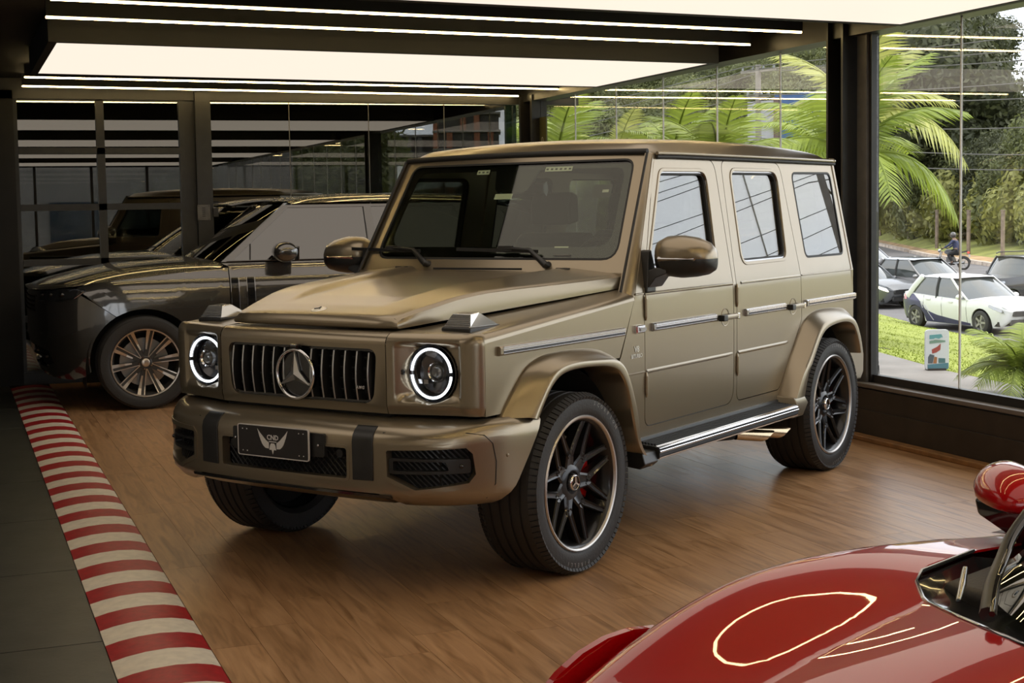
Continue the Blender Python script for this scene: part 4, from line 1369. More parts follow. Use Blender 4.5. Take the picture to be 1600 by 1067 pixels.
wing.build('wing_emblem', M_WTEXT, npl, kind='stuff')

# ---- rear end, underbody
MB().plate([(-.88, .62), (.88, .62), (.885, BELT), (.782, 1.862), (-.782, 1.862), (-.885, BELT)], [rpoly([(-.70, 1.30), (.70, 1.30), (.64, 1.78), (-.64, 1.78)], .08)], lambda a, b, d: (a, (2.0 if b <= BELT else 2.0 - .112 * (b - BELT)) - d, b), .03, [0], [BELT]).build('tailgate', M_OLIVE, suv, bevel=0.005)
MB().plate(rpoly([(-.70, 1.30), (.70, 1.30), (.64, 1.78), (-.64, 1.78)], .08), [], lambda a, b, d: (a, 2.0 - .112 * (b - BELT) - d - .01, b), .006).build('rear_window', M_PRIV, suv)
sw = MB().lathe([(0, .0005), (0, .30), (.02, .37), (.06, .385), (.20, .385), (.22, .37)], 40, 'y', (0, 2.02, 1.0)).build('spare_wheel_cover', M_OLIVE, suv, 50)
MB().loft([[Vector((x, 1.90 + 0 * x, z)) + Vector((0, d, 0)) for d, z in ((0, .68), (.24, .665), (.255, .64), (.25, .52), (.20, .475), (0, .48))] for x in (-.90, -.86, .86, .90)], True, True).build('rear_bumper', M_OLIVE, suv, 40, bevel=0.015)
for s in (1, -1):
    MB().box((s * .83, 2.165, .60), (.09, .02, .07)).build('tail_light', mat('tail_red', (.35, .01, .01), .2, coat=.6), suv, bevel=0.004)
    ex = MB()
    for k, y0 in enumerate((.36, .52)):
        pass
    for yy, dx in ((.42, 0.02), (.575, .05)):
        a = Vector((s * (.84 + dx - .05), yy, .345))
        b = Vector((s * (.92 + dx - .03), yy + .19, .318))
        d_ = (b - a).normalized()
        e1_ = Vector((-d_.y, d_.x, 0)) * 1
        rings = []
        for q, (pt, w, h) in enumerate(((a, .030, .030), (a.lerp(b, .35), .038, .032), (b, .040, .033))):
            rings.append([pt + e1_ * (w * math.copysign(abs(math.cos(t))**.7, math.cos(t))) + Vector((0, 0, h * math.copysign(abs(math.sin(t))**.7, math.sin(t)))) + (d_ * (.05 * math.sin(t)) if q == 2 else Vector()) for t in [2 * PI * m_ / 20 for m_ in range(20)]])
        po_ = MB().loft(rings, True, False).build('exhaust_tip', M_EXH, suv, 50)
        MB().loft([[c.lerp(sum(r, Vector()) / 20, .12) for c in r] for r in rings[1:]], True, False).build('tip_bore', M_UNDER, po_, 50)
    MB().tube([(s * .70, -.1, .36), (s * .74, .2, .36), (s * .80, .40, .350)], .035, 12).build('exhaust_pipe', M_UNDER, suv, 60)
MB().box((0, .1, .46), (1.6, 3.9, .16)).build('floor_pan', M_UNDER, suv)
for y in (-1.445, 1.445):
    MB().cyl((-.62, y, .38), (.62, y, .38), .055, n=16).build('axle', M_UNDER, suv, 60)
    MB().ball((.0, y, .37), (.14, .14, .13), 14, 10).build('differential', M_UNDER, suv, 60)

# ---- cabin
MB().box((0, .55, .72), (1.66, 2.5, .10)).build('cabin_floor', M_INT, suv)
dash = MB().loft([[Vector((x, y, z)) for y, z in ((-.72, 1.10), (-.70, 1.30), (-.58, 1.325), (-.36, 1.30), (-.30, 1.22), (-.32, .95), (-.6, .85))] for x in (-.78, 0, .78)], True, True).build('dashboard', M_INT, suv, 30, bevel=0.02)
MB().box((.18, -.40, 1.335), (.60, .03, .115)).build('display', M_GLOSSB, suv, bevel=0.006)
swc = Vector((.37, -.17, 1.265))
swm = Matrix.Translation(swc) @ Matrix.Rotation(R(-66), 4, 'X')
wheel = MB().tube([(.185 * math.cos(t), .185 * math.sin(t), 0) for t in [2 * PI * k / 32 for k in range(32)]], .016, 10, True)
wheel.xf(swm)
swo = wheel.build('steering_wheel', M_INT, suv, 60)
hub = MB().lathe([(-.03, .0005), (-.02, .06), (.02, .065)], 20, 'z')
for a in (0, PI, -PI / 2):
    hub.bar((.05 * math.cos(a), .05 * math.sin(a), 0), (.18 * math.cos(a), .18 * math.sin(a), 0), .045, .015)
hub.xf(swm).build('wheel_hub', M_INT, swo, 40, kind='stuff')
def seat(x, y, w):
    so = MB().loft([[Vector((x + q * w, y + a, b)) for a, b in ((-.28, .78), (-.30, .92), (-.22, .97), (.18, .94), (.28, .88), (.26, .76))] for q in (-.5, -.42, .42, .5)], True, True).build('seat', M_INT, suv, 40, bevel=0.03)
    MB().loft([[Vector((x + q * w * (1 - .12 * abs(q)), y + .22 + a + (b - .9) * .22, b)) for a, b in ((-.07, .92), (-.08, 1.10), (-.06, 1.42), (.02, 1.47), (.09, 1.40), (.10, .95))] for q in (-.5, -.40, .40, .5)], True, True).build('backrest', M_INT, so, 40, bevel=0.03)
    MB().loft([[Vector((x + q * .28, y + .34 + a, b)) for a, b in ((-.05, 1.50), (-.06, 1.62), (-.02, 1.70), (.05, 1.68), (.06, 1.52))] for q in (-.5, -.4, .4, .5)], True, True).build('headrest', M_INT, so, 40, bevel=0.02)
seat(.37, .12, .54)
seat(-.37, .12, .54)
seat(.37, 1.02, .56)
seat(-.37, 1.02, .56)
MB().box((0, -.0, .95), (.22, .9, .35)).build('centre_console', M_INT, suv, bevel=0.02)
MB().box((0, .75, 1.845), (1.50, 2.3, .03)).build('headliner', M_INTG, suv)
mrr = MB().loft([[Vector((q, -.395 + a, 1.70 + b)) for a, b in ((0, -.035), (-.03, -.02), (-.03, .03), (0, .04), (.015, 0))] for q in (-.13, -.12, .12, .13)], True, True).build('rear_view_mirror', M_GLOSSB, suv, 40)
# =================================================================== wheels of the olive SUV (axis x, outer face +x)
def tyre_mesh(Rt, W, Rr, name, groove=True):
    """lathe section of a low-profile tyre; x=0 is the centre plane"""
    h = W / 2
    p = [(-h * .82, Rr - .012), (-h * .98, Rr + .012), (-h, lerp(Rr, Rt, .45)), (-h * .985, lerp(Rr, Rt, .75)), (-h * .93, Rt - .022), (-h * .86, Rt - .008), (-h * .78, Rt - .002)]
    if groove:
        for gx in (-.52, -.17, .17, .52):
            p += [(h * gx - .007, Rt), (h * gx - .005, Rt - .008), (h * gx + .005, Rt - .008), (h * gx + .007, Rt)]
    p += [(h * .78, Rt - .002), (h * .86, Rt - .008), (h * .93, Rt - .022), (h * .985, lerp(Rr, Rt, .78)), (h * .992, lerp(Rr, Rt, .72)), (h, lerp(Rr, Rt, .60)), (h * 1.0, lerp(Rr, Rt, .40)), (h * .985, lerp(Rr, Rt, .20)), (h * .97, lerp(Rr, Rt, .17)), (h * .95, Rr + .012), (h * .86, Rr - .012)]
    return MB().lathe(p, 72, 'x').mesh(name, 35)
RT, RR_, TW = .3975, .292, .295
wheel_root = bpy.data.objects.new('wheel', None)
COL.objects.link(wheel_root)
ty_me = tyre_mesh(RT, TW, RR_, 'tyre')
ty_me.materials.append(M_RUBBER)
link_mesh('tyre', ty_me, wheel_root)
# shoulder blocks
tb = MB()
for k in range(90):
    t = 2 * PI * k / 90
    for sg in (-1, 1):
        c = Vector((sg * TW / 2 * .905, (RT - .0130) * math.cos(t), (RT - .0130) * math.sin(t)))
        tb.box(c, (.038, .021, .0145), M=Matrix.Rotation(t - PI / 2, 3, 'X') @ Matrix.Rotation(sg * R(28), 3, 'Y'))
tb.build('tread_blocks', M_RUBBER, wheel_root, kind='stuff')
# rim barrel and lip
h = TW / 2
MB().lathe([(-h * .8, RR_ - .02), (-h * .7, RR_ - .03), (.02, RR_ - .045), (h * .55, RR_ - .035), (h * .80, RR_ - .022), (h * .90, RR_ - .012), (h * .93, RR_ - .002)], 72, 'x').build('rim_barrel', M_RIM, wheel_root, 40)
MB().lathe([(h * .90, RR_ - .010), (h * .945, RR_ - .008), (h * .985, RR_ - .002), (h * .99, RR_ + .003), (h * .95, RR_ + .008)], 72, 'x').build('rim_lip', M_RIMLIP, wheel_root, 50)
# seven Y spokes
def spoke(pts, name):
    """pts: (x, radius, tangential offset, half width, depth)"""
    rings = []
    for i, (x, r, o, w, d) in enumerate(pts):
        j0, j1 = max(i - 1, 0), min(i + 1, len(pts) - 1)
        tx, ty = pts[j1][2] - pts[j0][2], pts[j1][1] - pts[j0][1]
        L = math.hypot(tx, ty)
        nx, ny = ty / L, -tx / L
        q = lambda f, dx: Vector((x + dx, r + ny * w * f * 1, o + nx * w * f))
        rings.append([q(-1, -d), q(-1, -.006), q(-.72, 0), q(-.30, -.005), q(.30, -.005), q(.72, 0), q(1, -.006), q(1, -d)])
    return MB().loft(rings, True, True).mesh(name, 30)
br = []
for sg in (1, -1):
    br.append(spoke([(.096, .118, sg * .006, .016, .05), (.098, .140, sg * .017, .017, .05), (.103, .172, sg * .038, .0155, .048), (.112, .215, sg * .064, .0140, .045), (.122, .254, sg * .090, .0140, .04), (.126, .272, sg * .101, .016, .035)], 'spoke_branch'))
stem = spoke([(.084, .050, 0, .040, .05), (.090, .085, 0, .036, .05), (.094, .112, 0, .031, .05), (.097, .130, 0, .030, .05), (.099, .146, 0, .018, .045)], 'spoke')
for me in br + [stem]:
    me.materials.append(M_RIM)
for k in range(7):
    M = Matrix.Rotation(2 * PI * k / 7 + R(47), 4, 'X')
    so = link_mesh('spoke', stem, wheel_root, M)
    for me in br:
        link_mesh('spoke_branch', me, wheel_root, M)
MB().lathe([(.03, .086), (.080, .084), (.090, .070), (.092, .052), (.080, .044), (.080, .040)], 40, 'x').build('hub', M_RIM, wheel_root, 40)
hc = MB().lathe([(.078, .043), (.094, .040), (.102, .036), (.108, .030), (.104, .026), (.104, .0005)], 36, 'x').build('hub_cap', M_GLOSSB, wheel_root, 40)
MB().lathe([(.100, .037), (.106, .036), (.109, .031), (.106, .028)], 36, 'x').build('cap_ring', M_CHROME, wheel_root, 50)
stx = MB()
for k in range(3):
    a = PI / 2 + k * 2 * PI / 3
    stx.bar((.106, 0, 0), (.106, .026 * math.cos(a), .026 * math.sin(a)), .007, .006, up=(1, 0, 0))
stx.build('cap_star', M_CHROME, wheel_root, kind='stuff')
MB().lathe([(.0, .085), (.008, .085), (.008, .205), (.0, .207), (-.02, .205), (-.02, .085)], 56, 'x').build('brake_disc', M_DISC, wheel_root, 30)
MB().lathe([(-.02, .085), (.03, .082), (.04, .06), (.04, .0005)], 40, 'x').build('disc_bell', M_RIM, wheel_root, 30)
MB().lathe([(-.05, .0005), (-.05, .24), (-.052, .275)], 40, 'x').build('brake_shield', M_UNDER, wheel_root)
# lettering on the sidewall
def ring_text(txt, r, centre_deg, size, m, step):
    n = len(txt)
    for i, chx in enumerate(txt):
        if chx == ' ':
            continue
        a = R(centre_deg) - R(step) * (i - (n - 1) / 2)
        me = text_mesh(chx, size, .0006, bold=True, res=1)
        me.materials.append(m)
        up = Vector((0, math.cos(a), math.sin(a)))
        right = Vector((0, math.sin(a), -math.cos(a)))
        link_mesh('tyre_lettering', me, wheel_root, frame_m(Vector((h * .9965, 0, 0)) + up * r, right, up) @ Matrix.Identity(4))
# a is measured from +y towards +z; seen from +x the y axis runs to the left on screen for a car facing -y
def ring_word(txt, r, centre_deg, size, step):
    n = len(txt)
    for i, chx in enumerate(txt):
        a = R(centre_deg) + R(step) * ((n - 1) / 2 - i)
        me = text_mesh(chx, size, .0008, bold=True, res=1)
        me.materials.append(M_TEXTG)
        up = Vector((0, math.cos(a), math.sin(a)))
        right = Vector((0, math.sin(a), -math.cos(a)))
        link_mesh('tyre_lettering', me, wheel_root, frame_m(Vector((h * .998, 0, 0)) + up * r, right, up))
ring_word('SCORPION', .355, 55, .026, 5.2)
ring_word('PIRELLI', .355, 262, .026, 4.6)
# place four: copies share their meshes
def caliper(parent, ang):
    mbx = MB()
    ring = []
    for k in range(11):
        t = R(ang - 34 + 68 * k / 10)
        cs, sn = math.cos(t), math.sin(t)
        ring.append([Vector((x, r * cs, r * sn)) for x, r in ((-.06, .135), (.034, .135), (.040, .15), (.040, .215), (.030, .232), (-.06, .232))])
    mbx.loft(ring, True, True)
    return mbx.build('brake_caliper', M_CALIPER, parent, 40, bevel=0.004)
first = wheel_root
first.parent = suv
first.location = (.830, -1.445, RT)
caliper(first, 6)
bpy.context.view_layer.update()
def place_wheel(x, y, flip, rot):
    w = copy_tree(first, suv)
    w.location = (x, y, RT)
    w.rotation_euler = (rot, 0, PI if flip else 0)
    return w
place_wheel(.830, 1.445, False, 0.35)
place_wheel(-.830, -1.445, True, 0.2)
place_wheel(-.830, 1.445, True, 0.5)
# =================================================================== dark grey luxury SUV by the back glass (built facing -y)
M_GREYP = mat('dark_gloss_grey_paint', (0.050, 0.048, 0.045), 0.24, 0.55, coat=1.0, coat_rough=0.05)
pbsdf(M_GREYP).inputs['Coat IOR'].default_value = 1.9
M_DARKGL = glass('tinted_side_glass', (0.10, 0.11, 0.10), 2.3)
M_WSDARK = glass('dark_windscreen', (0.18, 0.19, 0.18), 1.55)
M_ALLOY = mat('diamond_turned_alloy', (0.66, 0.60, 0.53), 0.28, 1.0)
M_ALLOYD = mat('dark_alloy_pocket', (0.045, 0.043, 0.040), 0.45, 0.3)
M_LAMPB = mat('dark_headlamp', (0.02, 0.022, 0.025), 0.06, coat=1.0)

dsv = empty('luxury_suv', (-5.80, -0.21, 0), 0, 'dark grey luxury SUV parked behind the boxy SUV beside the back glass wall', 'suv')
rpath = catmull([(0, -2.365, 0), (.30, -2.352, 0), (.58, -2.300, 0), (.77, -2.205, 0), (.885, -2.06, 0), (.950, -1.85, 0), (.985, -1.55, 0), (1.0, -1.1, 0), (1.0, -.5, 0), (1.0, .3, 0), (1.0, 1.2, 0), (.985, 1.8, 0), (.93, 2.25, 0), (.80, 2.50, 0), (.45, 2.60, 0), (0, 2.62, 0)], 10)
rs = [0]
for a, b in zip(rpath, rpath[1:]):
    rs.append(rs[-1] + (b - a).length)
def rplan(s_):
    q = min(max(s_, 0), rs[-1] - 1e-6)
    for i in range(len(rs) - 1):
        if q <= rs[i + 1]:
            t = (q - rs[i]) / (rs[i + 1] - rs[i])
            p = rpath[i].lerp(rpath[i + 1], t)
            t0 = (rpath[min(i + 1, len(rpath) - 1)] - rpath[max(i - 1, 0)]).normalized()
            t1 = (rpath[min(i + 2, len(rpath) - 1)] - rpath[i]).normalized()
            tg = t0.lerp(t1, t).normalized()
            return p, Vector((tg.y, -tg.x, 0))
def ry(y):      # arc length at a given y along the side
    lo, hi = 0.3, rs[-1] - .5
    for _ in range(40):
        m = (lo + hi) / 2
        if rplan(m)[0].y < y: lo = m
        else: hi = m
    return lo
RINS = [(.20, .09), (.30, .045), (.42, .018), (.58, .002), (.72, .0), (.86, .004), (.98, .016), (1.05, .028), (1.09, .042), (1.11, .056), (1.15, .066), (1.195, .080), (1.30, .122), (1.45, .186), (1.60, .252), (1.68, .292), (1.72, .33)]
def rins(z, s_):
    v = smooth_interp(RINS, z)
    f = 1 - sstep(.2, 1.5, s_)
    nose = interp([(.2, .16), (.30, .085), (.45, .03), (.62, 0), (.85, 0), (1.0, .02), (1.06, .06), (1.09, .10)], z)
    return lerp(v, nose, f)
def rfn(sg):
    def fn(a, b, d):
        p, n = rplan(a)
        q = p - n * (rins(b, a) + d)
        return (sg * q.x, q.y, b)
    return fn
RSC = [k * .05 for k in range(0, 130)]
RZC = [.26, .32, .38, .46, .54, .62, .70, .78, .86, .92, .98, 1.02, 1.05, 1.07, 1.09, 1.11, 1.15, 1.195, 1.27, 1.36, 1.45, 1.54, 1.62]
AX = (-1.50, 1.497)
WZ, WR = .388, .388
def arch_pts(yc, r, z0, a0=0, a1=180, n=26):
    return [(ry(yc - r * math.cos(R(lerp(a0, a1, k / n)))), WZ + r * math.sin(R(lerp(a0, a1, k / n)))) for k in range(n + 1)]
sA, sD, sB = ry(-0.790), ry(0.505), ry(1.36)
seam = [(ry(-2.04), 1.030), (ry(-1.90), 1.052), (ry(-1.50), 1.090), (ry(-1.10), 1.130), (sA, 1.155)]
r_arch = .445
for sg in (1, -1):
    fn = rfn(sg)
    fa = arch_pts(AX[0], r_arch, WZ, -8, 188)
    # bumper: from the middle of the nose round to the wheel arch
    smid = ry(-1.77)
    bpts = [(0, .30), (.45, .28), (ry(-2.1), .262), (ry(-1.96), .285)] + [q for q in fa if q[0] < smid and q[1] > .30][0:12]
    edge = [q for q in fa if q[1] > .30 and q[0] < ry(-1.71)]
    bumper = MB().plate([(0, .30), (.45, .275), (ry(-2.10), .26), (ry(-1.97), .29)] + edge + [(ry(-1.90), .900), (ry(-2.04), .985), (ry(-2.20), 1.005), (.55, .99), (0, .985)],
                        [rpoly([(.02, .36), (.55, .35), (.74, .40), (.70, .50), (.5, .53), (.02, .53)], .015)], fn, .03, RSC, RZC).build('front_bumper', M_GREYP, dsv, 40)
    MB().plate(rpoly([(.02, .36), (.55, .35), (.74, .40), (.70, .50), (.5, .53), (.02, .53)], .015), [], lambda a, b, d: fn(a, b, d + .05), .01, RSC).build('lower_intake', M_UNDER, bumper)
    MB().bar(Vector(fn(.03, .445, .02)), Vector(fn(.60, .445, .02)), .02, .02).build('intake_bar', M_SATIN, bumper)
    # grille half and headlamp
    gril = MB().plate(rpoly([(.0, .805), (.46, .815), (.49, .955), (.0, .965)], .012), [], lambda a, b, d: fn(a, b, d - .004), .012, RSC).build('grille', M_GLOSSB, bumper)
    for rrow in range(4):
        for kk in range(7):
            c = Vector(fn(.035 + kk * .062, .828 + rrow * .036, -.010))
            p_, n_ = rplan(.035 + kk * .062)
            MB().loft([[c + Vector((sg * dx * 1, dy, dz)) for dx, dy, dz in ((-.022, .004, 0), (0, -.004, .010), (.022, .004, 0), (0, .002, -.010))], [c + Vector((sg * dx * .9, .012 + dy, dz * .9)) for dx, dy, dz in ((-.022, .004, 0), (0, -.004, .010), (.022, .004, 0), (0, .002, -.010))]], True, True).build('grille_cell', M_CHROMED, gril)
    hlp = MB().plate(rpoly([(.56, .925), (ry(-2.16), .905), (ry(-2.02), .930), (ry(-1.945), 1.005), (ry(-2.10), 1.015), (.60, .995)], [.02, .01, .02, .01, .01, .02]), [], lambda a, b, d: fn(a, b, d - .006), .012, RSC, [.95, .98]).build('headlight', M_LAMPB, dsv, 40)
    MB().tube([Vector(fn(a, b, -.009)) for a, b in ((.60, .915), (ry(-2.16), .912), (ry(-2.04), .935), (ry(-1.965), .99))], .006, 6).build('light_guide', M_CHROMED, hlp)
    for k in range(3):
        MB().ball(Vector(fn(lerp(.64, ry(-2.10), k / 2.4), .965, .0)), (.028, .028, .022), 12, 8).build('lamp_module', M_GLOSSB, hlp, 60)
    MB().bar(Vector(fn(.62, .645, -.003)), Vector(fn(ry(-2.06), .645, -.003)), .006, .010).build('bumper_trim', M_CHROMED, bumper)
    # front wing
    upper = [q for q in fa if q[0] > ry(-1.705)]
    upper = [q for q in upper if q[1] > .30]
    wing_o = [(ry(-1.897), .903), (edge[-1][0] + .004, edge[-1][1] + .003)] + [q for q in fa if q[0] > ry(-1.71) and q[1] > .29] + [(ry(-1.03), .262), (sA - .004, .262), (sA - .004, 1.150)] + list(reversed(seam[1:-1])) + [(ry(-2.03), 1.018)]
    MB().plate(wing_o, [], fn, .03, RSC, RZC).build('front_wing', M_GREYP, dsv, 40)
    for vy in (-.735, -.605):
        pass
    # doors with gill trims on the front one
    d1 = MB().plate([(sA + .004, .275), (sD - .004, .275), (sD - .004, 1.192), (ry(-.845), 1.188), (sA + .004, 1.16)], [], fn, .04, RSC, RZC).build('door', M_GREYP, dsv, 40)
    for ya in (-.775, -.640):
        MB().plate(rpoly([(ry(ya), .62), (ry(ya + .060), .62), (ry(ya + .055), 1.068), (ry(ya - .004), 1.068)], .006), [], lambda a, b, d: fn(a, b, d - .005), .008, (), RZC).build('gill_trim', M_GLOSSB, d1, bevel=0.002)
        for e in (-.006, .062):
            MB().tube([Vector(fn(ry(ya + e), z, -.004)) for z in (.62, .8, .95, 1.068)], .0028, 6).build('gill_edge', M_CHROMED, d1)
    MB().plate(rpoly([(ry(.06), 1.035), (ry(.29), 1.035), (ry(.29), 1.062), (ry(.06), 1.062)], .01), [], lambda a, b, d: fn(a, b, d - .006), .008).build('flush_handle', M_GREYP, d1, bevel=0.003)
    d2 = MB().plate([(sD + .004, .275), (ry(1.0), .275), (ry(1.08), .45), (sB, .80), (sB, 1.196), (sD + .004, 1.194)], [], fn, .04, RSC, RZC).build('door', M_GREYP, dsv, 40)
    ra = arch_pts(AX[1], r_arch, WZ, -8, 188)
    q_o = [(ry(1.012), .275)] + [q for q in ra if q[1] > .29] + [(ry(2.1), .30), (rs[-1] - .25, .33), (rs[-1] - .02, .35), (rs[-1] - .02, 1.10), (rs[-1] - .6, 1.19), (sB + .006, 1.196), (sB + .006, .80), (ry(1.09), .45)]
    MB().plate([(ry(1.012), .275), (ry(1.055), .36), (ry(1.09), .50), (ry(1.2), .69), (ry(1.36), .81), (ry(1.5), .833), (ry(1.65), .81), (ry(1.8), .70), (ry(1.9), .56), (ry(1.94), .40), (ry(2.0), .30), (rs[-1] - .25, .33), (rs[-1] - .02, .35), (rs[-1] - .02, 1.10), (rs[-1] - .6, 1.19), (sB + .006, 1.196), (sB + .006, .80), (ry(1.085), .45)][2:], [], fn, .03, RSC, RZC).build('rear_quarter', M_GREYP, dsv, 40)
    MB().plate([(ry(-1.05), .262), (ry(1.04), .262), (ry(1.04), .21), (ry(-1.05), .21)], [], lambda a, b, d: fn(a, b, d + .01), .05, RSC).build('sill', M_SATIN, dsv, 40)
    MB().plate([(ry(-1.05), .24), (ry(1.04), .24), (ry(1.3), 1.15), (ry(-1.0), 1.12)], [], lambda a, b, d: fn(a, b, d + .05), .01, RSC, RZC).build('gap_backing', M_SEAL, dsv)
    # glasshouse side
    wtop = 1.672
    gsec = [(ry(-.845), 1.199), (ry(-.27), wtop), (ry(1.55), wtop), (ry(2.05), 1.60), (ry(2.25), 1.21)]
    wA = rpoly([(ry(-.745), 1.212), (ry(-.225), 1.648), (ry(.445), 1.650), (ry(.470), 1.210)], [.01, .03, .01, .01])
    wB = rpoly([(ry(.535), 1.210), (ry(.515), 1.650), (ry(1.30), 1.650), (ry(1.40), 1.210)], [.01, .01, .02, .02])
    wC = rpoly([(ry(1.47), 1.212), (ry(1.37), 1.648), (ry(1.75), 1.628), (ry(2.02), 1.222)], .02)
    MB().plate(gsec, [wA, wB, wC], fn, .03, RSC, RZC).build('side_frame', M_GREYP, dsv, 40)
    for wp in (wA, wB, wC):
        MB().plate(wp, [], lambda a, b, d: fn(a, b, d + .004), .006, RSC, RZC).build('side_window', M_DARKGL, dsv, 60)
    MB().tube([Vector(fn(ry(.448), z, -.001)) for z in (1.21, 1.35, 1.5, 1.65)], .004, 6).build('pillar_seam', M_SEAL, dsv)
    MB().bar(Vector(fn(ry(-.60), 1.212, -.001)), Vector(fn(ry(-.585), 1.345, -.001)), .010, .006).build('quarter_bar', M_SEAL, dsv)
    MB().tube([Vector(fn(ry(y), 1.203, -.003)) for y in (-.80, -.4, 0, .5, 1.0, 1.5, 2.0)], .005, 6).build('belt_trim', M_GLOSSB, dsv)
    # mirror
    mo = MB().loft([[Vector((sg * x, -.335 + ry_ * math.cos(t), 1.275 + .0 + rz_ * math.sin(t))) for t in [2 * PI * k / 20 for k in range(20)]] for x, ry_, rz_ in ((.965, .03, .02), (.975, .075, .060), (1.03, .105, .086), (1.11, .105, .085), (1.165, .09, .072), (1.185, .05, .04))], True, True).build('mirror', M_GREYP, dsv, 60)
    MB().loft([[Vector((sg * x, y, z)) for y, z in ((-.38, 1.198), (-.29, 1.198), (-.29, 1.220), (-.38, 1.225))] for x in (.90, .99, 1.05)], True, True).build('mirror_foot', M_GLOSSB, mo, 40)
    MB().plate([(1.0, 1.20), (1.15, 1.20), (1.16, 1.32), (1.0, 1.33)], [], lambda a, b, d: (sg * a, -.236 + d, b), .006).build('mirror_glass', M_CHROME, mo)
    # wheel wells
    for yc in AX:
        w = MB()
        ring = [(yc + .47 * math.cos(PI * k / 16), WZ + .46 * math.sin(PI * k / 16)) for k in range(17)]
        ring = [(yc + .47, .2)] + ring + [(yc - .47, .2)]
        w.loft([[Vector((x * sg, a, b)) for a, b in ring] for x in (.94, .55)], False, False)
        w.add([(.55 * sg, a, b) for a, b in ring], [tuple(range(len(ring)))])
        w.build('wheel_well', M_UNDER, dsv)
# clamshell hood
def rh(i, j):
    y = lerp(-2.355, -0.80, i)
    zc = smooth_interp([(-2.36, .985), (-2.33, 1.010), (-2.25, 1.045), (-2.115, 1.083), (-1.72, 1.172), (-1.37, 1.212), (-1.0, 1.228), (-.8, 1.225)], y)
    t = lerp(-1, 1, j)
    if y < -2.04:
        # follow the nose outline
        lo, hi = 0, 1.6
        for _ in range(30):
            m = (lo + hi) / 2
            if rplan(m)[0].y < y + .025: lo = m
            else: hi = m
        p, n = rplan(lo)
        q = p - n * .02
        xe, ze = max(q.x, .05), 1.005 + .025 * sstep(-2.3, -2.04, y)
    else:
        s_ = ry(y)
        ze = smooth_interp([(-2.04, 1.030), (-1.90, 1.052), (-1.50, 1.090), (-1.10, 1.130), (-.79, 1.157)], y)
        p, n = rplan(s_)
        q = p - n * rins(ze, s_)
        xe = q.x
    a = abs(t)
    shape = 1 - (.22 * a**2 + .78 * a**5.5) + .012 * math.sin(PI * min(1, max(0, (a - .45) / .4)))
    yb = y + (.22 * a**2.5 * sstep(-1.35, -.80, y))      # rear edge curves back at the sides
    return (t * xe, y if y < -1.35 else lerp(y, min(y + .0, y), 0), ze + (zc - ze) * shape)
MB().grid(rh, 40, 48).build('hood', M_GREYP, dsv, 60)
MB().box((0, -1.5, .78), (1.3, 1.25, .40)).build('engine_bay', M_UNDER, dsv)
# windscreen, roof
def rws(i, j):
    t = lerp(-1, 1, j)
    zb, zt = 1.205 - .02 * t * t, 1.70
    yb, yt = -1.02 + .20 * t * t, -.215 + .045 * t * t
    xb, xt = .875, .655
    return (t * lerp(xb, xt, i), lerp(yb, yt, i) - .03 * math.sin(PI * i), lerp(zb, zt - .015 * t * t, i))
MB().grid(rws, 10, 20).build('windscreen', M_WSDARK, dsv, 60)
for sg in (1, -1):
    def pil(i, j, sg=sg):
        z = lerp(1.16, 1.690, i)
        a = rws(min(1, max(0, (z - 1.185) / .50)), 1.0)
        s_ = ry(lerp(-.86, -.255, i))
        p, n = rplan(s_)
        q = p - n * rins(z, s_)
        b_ = (q.x + .002, q.y, z)
        bl = Vector(a).lerp(Vector(b_), j)
        bl.z = lerp(a[2], z, j)
        bl.x += .012 * math.sin(PI * j)
        return (sg * bl.x, bl.y, bl.z)
    MB().grid(pil, 14, 5).build('front_pillar', M_GREYP, dsv, 60)
def rroof(i, j):
    y = lerp(-.235, 2.10, i)
    t = lerp(-1, 1, j)
    zc = smooth_interp([(-.235, 1.712), (0, 1.752), (.4, 1.775), (1.0, 1.775), (1.7, 1.745), (2.1, 1.69)], y)
    he = lerp(.690, .712, sstep(-.235, .2, y)) - .05 * sstep(1.5, 2.1, y)
    a = abs(t)
    ze = 1.682 + .012 * sstep(-.235, .2, y)
    return (t * he, y + .045 * t * t * (1 - sstep(-.235, .1, y)), ze + (zc - ze) * (1 - .35 * a**2 - .65 * a**8))
MB().grid(rroof, 24, 28).build('roof', M_GREYP, dsv, 60)
MB().add([(-.66, 2.08, 1.68), (.66, 2.08, 1.68), (.80, 2.45, 1.19), (-.80, 2.45, 1.19)], [(0, 1, 2, 3)]).build('rear_window', M_DARKGL, dsv)
MB().box((0, 1.9, 1.15), (1.5, 1.0, .05)).build('parcel_shelf', M_INT, dsv)
MB().box((0, .1, .30), (1.7, 3.6, .12)).build('floor_pan', M_UNDER, dsv)
MB().box((0, -.78, 1.10), (1.6, .35, .18)).build('dashboard', M_INT, dsv, bevel=0.03)
for x in (-.38, .38):
    s_ = MB().box((x, .35, 1.05), (.5, .14, .65)).build('seat', M_INT, dsv, bevel=0.05)
    MB().box((x, .40, 1.48), (.27, .10, .20)).build('headrest', M_INT, s_, bevel=0.03)
# wiper
MB().tube([rws(.03, .62), rws(.10, .56), rws(.12, .40), rws(.13, .22)], [.012, .010, .008, .006], 6).build('wiper_arm', M_SATIN, dsv)

